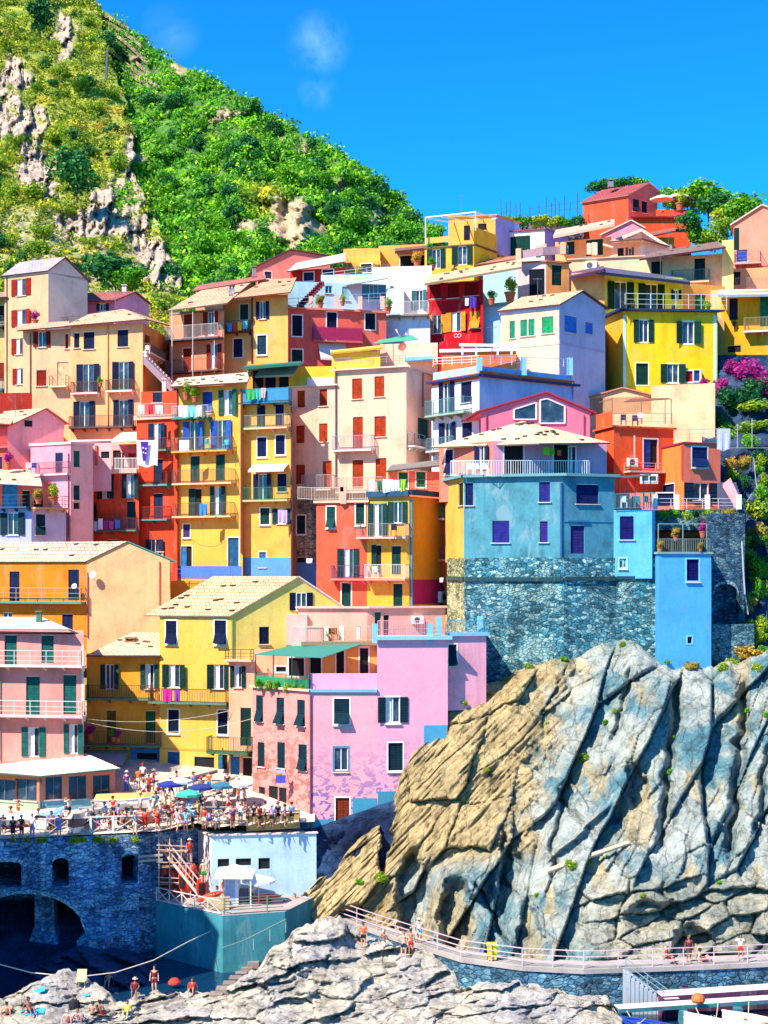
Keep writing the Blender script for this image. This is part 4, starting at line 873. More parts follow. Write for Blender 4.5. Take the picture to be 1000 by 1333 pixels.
h.balc(v, 0, 969, 1040, 431, 1.0, 17, '#e8e4dc', '#9a8a60'); h.roof([(935, 384, 157.5), (1045, 382, 155), (1045, 375, 161), (935, 377, 161)], '#c8ccc8', '#9aa8ac', .25)
u, z, _ = v.uz(0, 956, 424); c = v.pt(0, u, z, .3); mb = MB(); mb.lathe(c, [(.05, .5), (.28, .3), (.2, .28), (.14, -.1), (.02, -.12)], 6); mb.bar(c-Vector((0, 0, .2)), v.pt(0, u, z-.6, 0), .06); mb.build('wall_lantern', paint('#15151c', .4), h.root)
w = h.vol([(930, 158.5), (943, 158)], 415, 520, '#b89a5c', 2)

# ---- blue-banded house, pink gable, terrace house, shade-tinted base
h = H('white_shade_blue_house', 'white house with one side tinted shade blue, an orange band and a railed roof terrace', sh='#141d44', trim=None)
v = h.vol([(562, 140), (624, 134.5), (748, 142)], 490, 680, ['#ece9e2', '#8fc4ea'], 8, ref=1)  # right facade is white wall, coloured blue for shade
h.win(v, 0, (582, 517, 20, 42, 'O'), (601+6, 510, 14, 28, 'S'), (584, 568, 20, 36, 'O'), (608, 566, 13, 34, 'S'))
h.balc(v, 0, 564, 615, 539, 1.0, 19, '#8aa890', '#5a8a90'); h.balc(v, 0, 564, 600, 586, .9, 16, '#c8c0b0', '#5a8a90')
h.band(v, 0, 562.5, 624, 494, 8, '#e2661e', .04, 'orange_band'); h.band(v, 1, 624, 747.5, 493, 8, '#e2661e', .04, 'orange_band'); h.cornice(v, .2, .4, '#263a6c')
w = h.vol([(564, 140), (624, 135), (744, 142.2)], 476, 488, ['#a8d4ec', '#7fbce8'], .3, ref=1)
for x, Yq in ((566, 139.6), (582, 138), (602, 136.6)): pass
h.rail([P(564, 477, 139.8), P(624, 474, 135), P(744, 478, 142)], .75, '#e8eef2', None, 'wide')
mb = MB()
for x, Yq in ((624, 135), (682, 138.4), (742, 142)): mb.bar(P(x, 489, Yq), P(x, 466, Yq), .5, .5)
mb.build('terrace_post', plaster('#7fbce8', .4), h.root)
x = h.vol([(575, 147), (672, 146)], 459, 490, '#e2763a', 3); h.cornice(x, .3, .2, '#f0ede6')
mb = MB()
for q in (602, 620, 648, 666): mb.bar(P(q, 462, 145), P(q, 450, 145), .16)
mb.bar(P(598, 449, 145), P(671, 450, 145), .3, .25); mb.build('pergola', paint('#f0f0ec', .5), h.root)
h.pipe(v, 1, 745, 498, 520, '#6a88a8')
h = H('pink_house', 'pink gabled attic house with two big white framed windows behind the terrace roof', sh='#1a1f44', trim='#f4e8ec')
v = h.vol([(626, 128.5), (768, 129.5)], 538, 640, plaster('#e8788c', .4), 8)
h.groof(v, 0, (626, 536), (711, 512), (770, 537), 8, '#b05a54', '#a82a3c', .4, 5); h.pipe(v, 0, 633, 540, 570, '#a83a44'); h.pipe(v, 0, 760, 540, 590, '#a83a44')
for pts in ([(669, 546), (698, 546), (698, 524), (669, 533)], [(703, 551), (735, 551), (735, 529), (712, 519), (703, 521)]):
    q = [v.px(0, a, b, .05) for a, b in pts]; mb = MB(); mb.face(q); o = mb.build('window', glass(), h.root); fb = MB()
    for a, b in zip(q, q[1:]+q[:1]): fb.bar(a, b, .14, .1)
    fb.build('frame', paint('#f4e8ec', .5), o)
h = H('terrace_house', 'pink house with a pale hipped roof and white balcony railing standing on the plastered wall', sh='#1a1f44', trim='#f2e4e8')
v = h.vol([(572, 127), (642, 121.8), (790, 124.5)], 574, 650, ['#ee7f62', '#e69ab8'], 6, ref=1)
h.win(v, 0, (585, 601, 10, 31, 'A'), (629, 594, 17, 28, 'O')); h.win(v, 1, (669, 598, 25, 40, 'N'), (732, 597, 22, 38, 'N'), (745, 599, 8, 34, 'D', '#3a3a64'))
h.roof([(560, 582, 126), (702, 577, 119.3), (681, 548, 126)], '#ecd0a4', '#8a6a5c', .13, 10); h.roof([(702, 577, 119.3), (795, 576, 123.6), (681, 548, 126)], '#ecd0a4', '#8a6a5c', .13, 12)
h.rail([P(587, 620, 124.5), P(640, 620, 120.2), P(767, 620, 122.2)], 1.25, '#f2f0f0', None, 'bars', .2)
h.pipe(v, 0, 620, 580, 590, '#7a4a44')
# harbour-side base of that house, shade blue put into its plaster
h = H('shade_blue_house', 'plastered house tinted shade blue with few dark windows on top of the rubble stone wall', sh='#16235a', trim=None)
v = h.vol([(580, 127), (604, 121.6), (733, 119.4), (800, 121)], 621, 732, [plaster('#d8b24a', 1), plaster('#4f909e', 1.7), plaster('#4c8ca0', 1.6)], 7, ref=1)  # plain plaster coloured shade blue, left strip sunlit yellow
h.win(v, 0, (600, 643, 6, 30, 'S', '#10302c')) ; h.win(v, 1, (611, 643, 10, 30, 'S'), (652, 692, 22, 29, 'S', '#2a2a84'), (709, 640, 14, 27, 'S', '#2a2a7c'), (708, 692, 10, 28, 'S', '#3a2a84')); h.win(v, 2, (765, 643, 29, 26, 'S'), (752, 702, 18, 37, 'S', '#3a2f74'))
h.cornice(v, .22, .35, '#6a9aa0', name='terrace_edge', dz=-.05); h.pipe(v, 1, 731, 628, 728, '#2a5a84', .1); h.band(v, 2, 738, 766, 678, 2.5, '#3a7aa0', .12, 'ledge'); h.band(v, 2, 734, 799, 679, 1.2, '#3f86ac', .04, 'ledge')
h.balc(v, 0, 560, 582, 676, .6, 17, '#c8b8a0', '#2a4a5c') if False else None
x = h.vol([(574, 130), (590, 129)], 640, 800, '#e0604c', 3); h.balc(x, 0, 560, 590, 675, .9, 18, '#d8c8b0', '#2f6a5a'); h.balc(x, 0, 574, 590, 728, .7, 14, '#d8a0a0', '#a82a54')
w = h.vol([(799, 120), (849, 119.4), (853, 121)], 664, 753, [plaster('#5cb0dc', .8), plaster('#5cb0dc', .8)], 6); h.win(w, 0, (816, 687, 18, 31, 'S', '#15155c')); h.win(w, 0, (811, 733, 9, 12, 'W'), trim='#9fd4f4', fr='#9fd4f4')
h.terr([(801, 663, 119.8), (851, 661, 119.2)], 20, '#4f7f88', 'bars')
h = H('blue_tower', 'tall narrow sky blue house with two dark windows rising from the cliff edge', sh='#15155c', trim='#8accf2')
v = h.vol([(849, 121.5), (858, 117.4), (926, 118.4)], 721, 874, [plaster('#469cce', .6), plaster('#54aee0', .6)], 5, ref=1); h.win(v, 1, (902, 742, 16, 28, 'S'), (898, 833, 6, 9, 'N'))
h.cornice(v, .16, .12, '#8aa8a0', name='terrace_edge'); h.terr([(851, 719, 119), (860, 719, 117.4), (924, 719, 118.4)], 39, '#6a8a88', 'bars') if False else h.rail([P(856, 720, 118), P(924, 720, 118.4)], 1.1, '#7a8a84', None, 'bars')
mb = MB()
for a, b in (((857, 720, 118), (857, 682, 118)), ((889, 720, 118.2), (889, 682, 118.2)), ((920, 720, 118.4), (920, 682, 118.4)), ((857, 682, 118), (920, 682, 118.4))): mb.bar(P(*a), P(*b), .06)
mb.build('terrace_frame', paint('#8a9a90', .5), h.root)

# ---- orange house on the right
h = H('orange_house', 'burnt orange house with an air conditioner and a roof terrace under a reed awning', sh='#2a3f84', trim='#d8d4dc')
v = h.vol([(775, 139), (799, 134.5), (877, 137)], 556, 690, ['#d8602a', '#f0602e'], 7, ref=1); h.win(v, 1, (847, 591, 18, 38, 'd')); h.ac(v, 1, 822, 602, 14, 11)
h.cornice(v, .16, .2, '#d86a3a'); h.balc(v, 1, 812, 872, 614, 1.1, 10, '#c8b0a8', '#d8a098', 'wide', brackets=False); mb = MB(); mb.bar(P(826, 596, 134.4), P(826, 567, 134.4), .12); mb.build('vent_pipe', paint('#e8b0a0'), h.root)
h.rail([P(799, 553, 134.2), P(875, 553, 136.6)], 1.0, '#c8a890', None, 'wide'); w = h.vol([(776, 139.3), (797, 136)], 540, 560, '#e0602e', .4)
mb = MB(); mb.prism([P(812, 523, 136), P(875, 519, 137), P(868, 518, 141), P(822, 519, 141)], (0, 0, -.06)); mb.build('reed_awning', paint('#7a4a34', .9), h.root); mb = MB()
for x, y1 in ((797, 555), (835, 552), (866, 552), (874, 552)): mb.bar(P(x, 520, 136.4), P(x, y1, 136.4), .07)
mb.bar(P(780, 524, 136.4), P(798, 519, 136.4), .06); mb.build('awning_post', paint('#8a6a50'), h.root)
w = h.vol([(862, 136.5), (890, 131), (938, 132.4)], 577, 690, ['#ef8a3e', '#f2805e'], 6, ref=1); h.win(w, 1, (911, 595, 20, 26, 'A', '#16285a')); h.win(w, 1, (909, 640, 50, 23, 'O', '#143048'), trim=None, curtain=False); h.win(w, 0, (868, 644, 20, 26, 'D', '#1f2a58'))
h.cornice(w, .12, .1, '#a82a54'); h.pipe(w, 0, 889.5, 580, 625, '#c83a2c', .1); h.rail([P(878, 575, 132.5), P(936, 573, 132.6)], 1.0, '#c89a90', None, 'wide')
x = h.vol([(799, 133), (890, 132)], 642, 690, '#e88a70', 2); h.win(x, 0, (866, 645, 22, 28, 'D', '#1a2450'), (845, 623, 20, 8, 'W'))
h.vol([(797, 126), (970, 125.5)], 664, 690, masonry('#4f7f86', '#5f8f94', '#8aa8a0', 2.2), 5)
mb = MB()
for x in (853, 881, 921, 962): mb.bar(P(x, 663, 125.4), P(x, 644, 125.4), .36, .36)
mb.build('terrace_post', plaster('#eef0f4', .4), h.root); h.terr([(853, 662, 125.4), (962, 662, 125.4)], 13, '#c8c4c8', 'wide')
mb = MB()
for x in (805, 816, 827, 838, 847): mb.bar(P(x, 663, 121.5+.2*(x % 3)), P(x, 620, 121.5+.2*(x % 3)), .07)
mb.prism([P(800, 622, 121), P(848, 618, 120.6), P(848, 617, 124), P(804, 620, 124.5)], (0, 0, -.08)); mb.build('pergola', paint('#2f5a60', .7), h.root)
mb = MB()
for k in range(9):
    a = P(940+k*1.5, 628+k*4.4, 131-k*.3); mb.box(a.x-.2, a.x+1.2, a.y-.2, a.y+1, a.z-1.5, a.z)
mb.build('outside_stair', plaster('#5a5a78', .6), h.root)
h = H('garden_wall', 'tall stained beige garden wall below the lemon yellow house', 'wall', None)
v = h.vol([(753, 150), (850, 148.5)], 540, 640, '#f0c890', 4); h.groof(v, 0, (753, 522), (811, 506), (851, 516), 4, '#e0b08a', '#c07a5c', .1)
v.zt = gz(517, 149); w = h.vol([(848, 147), (931, 145)], 502, 660, plaster('#ecce98', 1.2), 4)
def aerial(lab, x, y, Y, h_):
    r = [q for q in HS if lab in q.label][0].root; mb = MB(); c = P(x, y, Y); t = c+Vector((0, 0, h_)); mb.bar(c-Vector((0, 0, .6)), t, .045)
    for k, w in enumerate((.9, .75, .6, .5)): q = t-Vector((0, 0, .12))+Vector((.25*k-.4, 0, 0)); mb.bar(q-Vector((0, w/2, 0)), q+Vector((0, w/2, 0)), .025); 
    mb.bar(t+Vector((-.5, 0, -.12)), t+Vector((.5, 0, -.12)), .03); mb.build('aerial', paint('#6a6a70', .4, .1, 'aluminium'), r)
for q in (('salmon villa', 150, 405, 162, 2.2), ('peach house with brown', 285, 375, 166, 2), ('coral pink house', 452, 365, 171, 2.4), ('tall beige', 500, 450, 150, 2.6), ('tall ochre', 262, 490, 149, 2), ('green roller', 700, 388, 150, 2), ('lemon yellow', 860, 356, 162, 2.2), ('orange house with the', 60, 715, 140, 2.4) if False else ('blank peach gable', 60, 715, 139, 2.2), ('right hand gable', 300, 760, 128, 2), ('roof terrace of laundry', 560, 605, 136, 2.2), ('orange band', 640, 452, 146, 2), ('hilltop beside', 800, 246, 206, 2.2), ('white pergola', 600, 275, 185, 2), ('rose pink', 20, 540, 152, 2), ('one green railed', 870, 325, 170, 2)): aerial(*q)
for h in HS: h.finish()
# ------------------------------------------------------------------ numpy noise
def _h(ix, iy, s):
    n = (ix.astype(np.int64)*374761393+iy.astype(np.int64)*668265263+s*974634777) & 0xffffffff
    n = ((n ^ (n >> 13))*1274126177) & 0xffffffff
    return ((n ^ (n >> 16)) & 0xffffff)/float(0xffffff)
def vn(x, y, s=0):
    ix, iy = np.floor(x), np.floor(y); fx, fy = x-ix, y-iy; fx = fx*fx*(3-2*fx); fy = fy*fy*(3-2*fy)
    return (_h(ix, iy, s)*(1-fx)+_h(ix+1, iy, s)*fx)*(1-fy)+(_h(ix, iy+1, s)*(1-fx)+_h(ix+1, iy+1, s)*fx)*fy
def fbm(x, y, s=0, o=5, g=.5):
    r = 0; a = 1; t = 0
    for k in range(o): r = r+a*vn(x*2**k+k*17.3, y*2**k-k*9.1, s+k); t += a; a *= g
    return r/t-.5
def ridged(x, y, s=0, o=4):
    r = 0; a = 1; t = 0
    for k in range(o): r = r+a*(1-np.abs(2*vn(x*2**k+k*5, y*2**k, s+k)-1)); t += a; a *= .5
    return r/t-.5
def cells(x, y, s=0):
    """F1 cell random values, offset from the cell centre, and F2-F1"""
    ix, iy = np.floor(x), np.floor(y); d1 = np.full(x.shape, 9.); d2 = d1.copy(); r1 = np.zeros(x.shape); r2 = r1.copy(); ox = r1.copy(); oy = r1.copy()
    for a in (-1, 0, 1):
        for b in (-1, 0, 1):
            cx, cy = ix+a, iy+b; qx = cx+.1+.8*_h(cx, cy, s); qy = cy+.1+.8*_h(cx, cy, s+1); dx, dy = x-qx, y-qy; d = np.sqrt(dx*dx+dy*dy)
            n = d < d1; d2 = np.where(n, d1, np.minimum(d2, d)); d1 = np.where(n, d, d1)
            r1 = np.where(n, _h(cx, cy, s+2), r1); r2 = np.where(n, _h(cx, cy, s+3), r2); ox = np.where(n, dx, ox); oy = np.where(n, dy, oy)
    return r1, r2, ox, oy, d2-d1
def interp(xs, pts): return np.interp(xs, [p[0] for p in pts], [p[1] for p in pts])
def sm(x, a, b): t = np.clip((x-a)/(b-a), 0, 1); return t*t*(3-2*t)
def sheet(name, px, py, Y, mats, attr=None, back=None, label=None, smooth=False, kind='structure', flat=None):
    """rows run from the top; px, py, Y are 2-D arrays; back adds rows going away from the viewer behind the crest"""
    X = (px-500)/F*Y; Z = HC+(HOR-py)/F*Y
    if back:
        for dY, dz in back:
            X = np.vstack([X[:1], X]); Z = np.vstack([Z[:1]+dz, Z]); Y = np.vstack([Y[:1]+dY, Y])
    v = np.stack([X, Y, Z], -1).reshape(-1, 3); r, c = X.shape
    i = np.arange(r*c).reshape(r, c); f = np.stack([i[:-1, :-1], i[1:, :-1], i[1:, 1:], i[:-1, 1:]], -1).reshape(-1, 4)
    o = npmesh(name, v, f, mats, smooth=smooth); o['kind'] = kind
    if attr is not None:
        if back: attr = np.vstack([attr[:1]]*len(back)+[attr])
        a = o.data.attributes.new('tone', 'FLOAT', 'POINT'); a.data.foreach_set('value', attr.ravel().astype(np.float32))
    return o

# ------------------------------------------------------------------ rock and ground materials
def rockmat(name, tan, grey, teal, dk, stra=(1, 1, 1), rot=(0, 0, 0), sc=1.0):
    m, nt, N, L, b = newmat(name)
    at = N.new('ShaderNodeAttribute'); at.attribute_name = 'tone'
    p = pos_node(nt); ps = pos_node(nt, stra, rot)
    f0 = noise_node(nt, p, .22*sc, 6, .7, .4)
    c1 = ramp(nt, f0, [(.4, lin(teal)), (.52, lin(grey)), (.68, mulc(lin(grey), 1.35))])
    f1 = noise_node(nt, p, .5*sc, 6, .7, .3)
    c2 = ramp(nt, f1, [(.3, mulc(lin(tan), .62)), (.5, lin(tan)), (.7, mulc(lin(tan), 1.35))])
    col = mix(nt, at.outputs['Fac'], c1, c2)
    fs = noise_node(nt, ps, 1.0*sc, 8, .72, .5)
    ks = ramp(nt, fs, [(.36, G(.38)), (.48, G(.95)), (.7, G(1.25))])
    col = mix(nt, .9, col, ks, 'MULTIPLY')
    ff = noise_node(nt, p, 4*sc, 6, .75)
    col = mix(nt, .8, col, ramp(nt, ff, [(.32, G(.55)), (.5, G(1)), (.7, G(1.25))]), 'MULTIPLY')
    vc = N.new('ShaderNodeTexVoronoi'); vc.feature = 'DISTANCE_TO_EDGE'; vc.inputs['Scale'].default_value = .55*sc
    wv_ = N.new('ShaderNodeVectorMath'); wv_.operation = 'MULTIPLY_ADD'; wv_.inputs[1].default_value = (1.2, 1.2, 1.2); nq = N.new('ShaderNodeTexNoise'); nq.inputs['Scale'].default_value = .9; nq.inputs['Detail'].default_value = 5; L.new(ps, nq.inputs['Vector']); L.new(nq.outputs['Color'], wv_.inputs[0]); L.new(ps, wv_.inputs[2]); L.new(wv_.outputs[0], vc.inputs['Vector'])
    ck = ramp(nt, vc.outputs['Distance'], [(0, G(.3)), (.035, G(1))]); col = mix(nt, .7, col, ck, 'MULTIPLY')
    # lichen, dry grass and rust stains with edges of their own
    fl = noise_node(nt, pos_node(nt, (1, 1, .5)), .9*sc, 7, .75, .6)
    col = mix(nt, ramp(nt, fl, [(.6, G(0)), (.68, G(.55))]), col, lin(dk))
    L.new(col, b.inputs['Base Color']); b.inputs['Roughness'].default_value = .93; b.inputs['Specular IOR Level'].default_value = .25
    hb = mix(nt, .5, ramp(nt, fs, [(.3, G(0)), (.7, G(1))]), ramp(nt, ff, [(.3, G(0)), (.7, G(1))])); hb = mix(nt, .8, hb, ck, 'MULTIPLY')
    bump(nt, hb, b, .9, .25)
    return m
M_CLIFF = rockmat('cliff_rock', '#c0a674', '#a4aaa2', '#55828e', '#a89a50', (1.1, 1.1, .22), (0, .42, 0))  # teal patches stand for blue shade on the slabs
M_ROCK = rockmat('shore_rock', '#d8ccb6', '#bebcc4', '#868a9e', '#a08a68', (.35, .35, 1.6), (0, .12, 0), 1.3)
M_DARKROCK = rockmat('wet_rock', '#4a5a70', '#2f4a70', '#1c2f55', '#2f4a48', (.5, .5, 1.4))  # dark blue colour stands for rock lying in shade

# ------------------------------------------------------------------ water
mb = MB(); mb.face([(-2500, -300, -1.2), (2500, -300, -1.2), (2500, 5000, -1.2), (-2500, 5000, -1.2)])
m, nt, N_, L_, b = newmat('sea_water'); b.inputs['Base Color'].default_value = (.004, .03, .075, 1); b.inputs['Roughness'].default_value = .08; b.inputs['Specular IOR Level'].default_value = .6
bump(nt, noise_node(nt, pos_node(nt, (1, 1.6, 1)), 1.1, 3), b, .35, .15)
mb.build('water', m)['kind'] = 'structure'

# ------------------------------------------------------------------ the hill under the village
rows = [(117.8, 3.0), (118.2, 5), (121, 8), (124, 11), (128, 13), (134, 17), (140, 20.5), (147, 24), (155, 30), (160, 35), (170, 42), (180, 50), (190, 56), (200, 62), (207, 65.5), (216, 68.5), (230, 68), (260, 55), (320, 20)]
pxs = np.linspace(-150, 1320, 130); px = np.repeat(pxs[None], len(rows), 0); Y = np.repeat(np.array([r[0] for r in rows], float)[:, None], len(pxs), 1)
Z = np.array([r[1] for r in rows], float)[:, None]-18*sm(-pxs, -330, -60)[None]*sm(Y, 165, 200)+fbm(px/30, Y/5, 3)*1.2
leftdrop = sm(-px, -420, -250)*sm(Y, 200, 225)*25; Z = Z-leftdrop
px2, Y2, Z2 = px[::-1], Y[::-1], Z[::-1]
mearth, nt, N_, L_, b = newmat('earth'); f = noise_node(nt, pos_node(nt), .6, 6, .7); L_.new(ramp(nt, f, [(.3, lin('#4a4a28')), (.5, lin('#8a7a48')), (.7, lin('#b09a70'))]), b.inputs['Base Color']); b.inputs['Roughness'].default_value = .95
sheet('village_hill', px2, HOR-(Z2-HC)*F/Y2, Y2, mearth)

# ------------------------------------------------------------------ cliff on the right
pxs = np.concatenate([np.arange(368, 1020, 1.45), np.arange(1020, 1250, 3.)]); ts = np.linspace(0, 1, 300)
ptop = interp(pxs, [(368, 1188), (385, 1170), (410, 1150), (440, 1120), (470, 1088), (500, 1062), (510, 1040), (522, 1000), (540, 958), (585, 918), (640, 888), (700, 862), (760, 848), (800, 833), (826, 836), (850, 856), (870, 868), (930, 866), (965, 862), (1000, 846), (1064, 838)])
ytop = interp(pxs, [(356, 112.4), (372, 112.6), (440, 113.2), (500, 113.6), (540, 114.6), (590, 116.4), (640, 118), (800, 119.4), (850, 117.3), (930, 117.5), (1064, 118)])
ybot = interp(pxs, [(356, 111.5), (372, 111.6), (440, 112.4), (500, 109.6), (560, 106), (600, 102.6), (700, 99.9), (760, 99.2), (850, 99.9), (1064, 101.2)])
px = np.repeat(pxs[None], len(ts), 0); t = np.repeat(ts[:, None], len(pxs), 1); pbot = interp(pxs, [(356, 1205), (440, 1215), (520, 1240), (600, 1266), (1064, 1276)])
py = ptop[None]+(pbot-ptop)[None]*t
py = py+(fbm(px/16, t*0+3, 5)*14*(1-t)**4)
Y = ytop[None]+(ybot-ytop)[None]*t**.85
al = px*.39-py*.92; ac = px*.92+py*.39                # along / across the leaning joints
wx = fbm(px/60, py/60, 11)*40; wy = fbm(px/50, py/70, 12)*40
r1, r2, ox, oy, e = cells((ac+wx*.22)/64, (al+wy*.5)/230, 21)
a2 = px*.86+py*.5; b2 = px*.5-py*.86
r3, r4, ox3, oy3, e3 = cells((a2+wx*.25)/70, (b2+wy*.3)/30, 31)
r7, r8, ox7, oy7, e7 = cells((ac+wx*.2)/17, (al+wy*.3)/44+ac/90, 36)
msk3 = sm(fbm(px/60, py/60, 35), -.1, .1); msk7 = sm(fbm(px/45, py/70, 39), -.06, .1)
slab = (r1-.5)*2.0+ox*(1.9+(r2-.5)*1.6)+oy*(r1-.5)*1.2-.5*(1-sm(e, .0, .06))+msk3*((r3-.5)*.6+oy3*(.3+r4*.7)+ox3*(r3-.5)*.4)*.7+msk7*((r7-.5)*.22+ox7*.3)+fbm(px/7, py/7, 38, 3)*.14
c1_, c2_, cx_, cy_, ce_ = cells((px*.72+py*.69+wx*.4)/46, (px*.69-py*.72+wy)/95, 48)
diag = px*.72+py*.69; dal = px*.69-py*.72
tanz = ridged((diag+wx*.7)/19, dal/75, 41, 5)*.45+(c1_-.5)*1.3+cx_*(c2_-.2)*1.5-.3*(1-sm(ce_, 0, .07))+fbm(diag/5, dal/55, 43, 4)*.5+fbm(px/45, py/45, 44)*1.6+fbm(diag/2.6, dal/34, 45, 3)*.5
r5, r6, ox5, oy5, e5 = cells((px+wx*.5)/58, (py+.25*px+wy*.4)/24, 51)
blk = (r5-.5)*1.5+oy5*(r6)*1.3-.6*(1-sm(e5, 0, .12))+ridged(px/26, py/9, 53)*.7
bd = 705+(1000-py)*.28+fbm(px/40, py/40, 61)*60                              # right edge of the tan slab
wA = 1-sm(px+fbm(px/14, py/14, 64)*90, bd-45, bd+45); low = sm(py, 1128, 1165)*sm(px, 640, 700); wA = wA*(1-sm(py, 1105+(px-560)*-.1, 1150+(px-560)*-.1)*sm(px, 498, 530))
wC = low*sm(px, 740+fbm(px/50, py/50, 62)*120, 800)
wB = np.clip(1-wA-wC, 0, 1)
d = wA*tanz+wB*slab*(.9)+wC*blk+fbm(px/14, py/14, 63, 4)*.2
# caves and overhangs low on the left, the gully beside the house, the big open joints
def blob(cx, cy, rx, ry, k, s): 
    q = ((px-cx+fbm(px/20, py/20, s)*24)/rx)**2+((py-cy+fbm(px/20, py/20, s+1)*24)/ry)**2; return -k*(1-sm(q, .45, 1.15))
d += blob(540, 1168, 26, 62, 2.6, 71)+blob(592, 1195, 24, 60, 2.8, 73)+blob(502, 1092, 9, 50, 2.2, 75)+blob(462, 1200, 20, 24, 2.0, 77)+blob(828, 1022, 12, 34, 1.5, 79)+blob(690, 1215, 16, 46, 1.3, 81)+blob(852, 1190, 40, 22, 1.4, 83)+blob(900, 1225, 26, 22, 1.5, 85)+blob(655, 1135, 8, 60, 1.3, 86)
for x0, y0, x1, y1, w, k in ((884, 880, 862, 1110, 5, 1.9), (972, 880, 948, 1130, 6, 2.0), (738, 1000, 716, 1150, 3, 1.0), (830, 860, 790, 975, 4, 1.2), (1000, 960, 985, 1090, 4, 1.3), (612, 1140, 668, 1240, 3, 1.2), (800, 1040, 705, 1125, 3, -.9)):
    xx = x0+(py-y0)/(y1-y0)*(x1-x0)+fbm(py/22, px*0, 91+x0)*20; d += -k*np.exp(-((px-xx)/w)**2)*sm(py, min(y0, y1)-5, min(y0, y1)+25)*(1-sm(py, max(y0, y1)-25, max(y0, y1)+5))
fade = sm(t, 0, .05); d = d*fade-(.5*(1-fade))
Yd = Y-d
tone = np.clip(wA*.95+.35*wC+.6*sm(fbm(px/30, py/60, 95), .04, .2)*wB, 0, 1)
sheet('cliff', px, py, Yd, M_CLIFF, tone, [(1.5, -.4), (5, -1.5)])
# rock shoulder between the white block and the pink house
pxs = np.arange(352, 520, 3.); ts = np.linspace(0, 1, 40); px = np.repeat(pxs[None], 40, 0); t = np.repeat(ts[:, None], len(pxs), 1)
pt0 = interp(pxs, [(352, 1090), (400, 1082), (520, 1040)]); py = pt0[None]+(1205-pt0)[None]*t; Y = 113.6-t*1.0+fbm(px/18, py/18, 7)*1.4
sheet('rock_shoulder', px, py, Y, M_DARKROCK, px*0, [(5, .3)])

# ------------------------------------------------------------------ pale shore rocks in front
def shore(name, x0, x1, prof, pend, Yt, Yb, seed, amp=1.0):
    pxs = np.arange(x0, x1, 1.8); n = 130; ts = np.linspace(0, 1, n); px = np.repeat(pxs[None], n, 0); t = np.repeat(ts[:, None], len(pxs), 1)
    top = interp(pxs, prof)+fbm(pxs/12, pxs*0, seed)*16; py = top[None]+(pend-top)[None]*t; ps_ = interp(pxs, [(x-40, y) for x, y in prof])*.25+interp(pxs, prof)*.5+interp(pxs, [(x+40, y) for x, y in prof])*.25; t2 = np.clip((py-ps_[None])/(pend-ps_)[None], -.2, 1)
    Y = interp(pxs, Yt)[None]+(Yb-interp(pxs, Yt)[None])*t2
    wx = fbm(px/50, py/30, seed+1)*22; wy = fbm(px/40, py/30, seed+2)*12
    a = px+.2*py; b_ = py-.22*px*0+.18*(px-x0)
    r1, r2, ox, oy, e = cells((px+.45*py+wx*1.5)/52, (b_-.1*px+wy*1.6)/27, seed+3); r3, r4, ox3, oy3, e3 = cells((px+wx)/24, (b_+wy)/9, seed+5)
    mk = sm(fbm(px/40, py/25, seed+11), -.1, .15)
    d = ((r1-.5)*1.3+oy*(r2-.1)*1.9+ox*(r1-.5)*1.6-.3*(1-sm(e, 0, .08))+mk*((r3-.5)*.7+oy3*(r4-.2)*1.0+ox3*(r3-.5)*1.0)+ridged(px/46, py/20, seed+7, 5)*1.3+fbm(px/8, py/5, seed+9, 4)*1.15)*amp*.66
    d *= sm(t, 0, .06)
    tone = np.clip(.75+fbm(px/60, py/30, seed+8)*1.6-.75*sm(px, 560, 700)*sm(-py, -1275, -1200), 0, 1)
    return sheet(name, px, py, Y-d, M_ROCK, tone, [(2, -1.0), (3.5, -3.5)])
shore('shore_rock', 225, 600, [(225, 1338), (250, 1312), (290, 1292), (332, 1262), (352, 1236), (380, 1215), (410, 1196), (430, 1188), (462, 1206), (500, 1228), (560, 1236), (590, 1262), (600, 1290)], 1352, [(225, 94), (330, 96), (420, 100), (470, 101), (560, 98), (600, 96.5)], 88.5, 101)
shore('shore_rock', 560, 812, [(560, 1300), (600, 1284), (650, 1277), (690, 1280), (730, 1290), (790, 1300), (812, 1325)], 1356, [(560, 94), (700, 94), (812, 93)], 87.5, 131, .8)
shore('shore_rock', -30, 312, [(-30, 1308), (30, 1286), (70, 1266), (90, 1262), (120, 1274), (135, 1284), (150, 1304), (190, 1292), (215, 1294), (262, 1290), (312, 1302)], 1362, [(-30, 94), (90, 97), (262, 95), (312, 94)], 88, 161, .8)
# rocks coloured dark for the shade under the harbour wall
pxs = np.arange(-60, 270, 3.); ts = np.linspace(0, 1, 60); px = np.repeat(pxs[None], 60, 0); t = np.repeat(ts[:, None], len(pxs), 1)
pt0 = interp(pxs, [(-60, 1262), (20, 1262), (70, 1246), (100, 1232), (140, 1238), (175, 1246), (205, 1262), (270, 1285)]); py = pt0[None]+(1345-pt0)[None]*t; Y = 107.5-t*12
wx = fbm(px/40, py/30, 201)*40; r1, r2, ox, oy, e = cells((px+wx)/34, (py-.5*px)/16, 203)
sheet('shade_dark_rocks', px, py, Y-((r1-.5)*1.4+oy*1.1-.5*(1-sm(e, 0, .1)))*sm(t, 0, .1), M_DARKROCK, px*0+.2, [(3, -.5)])

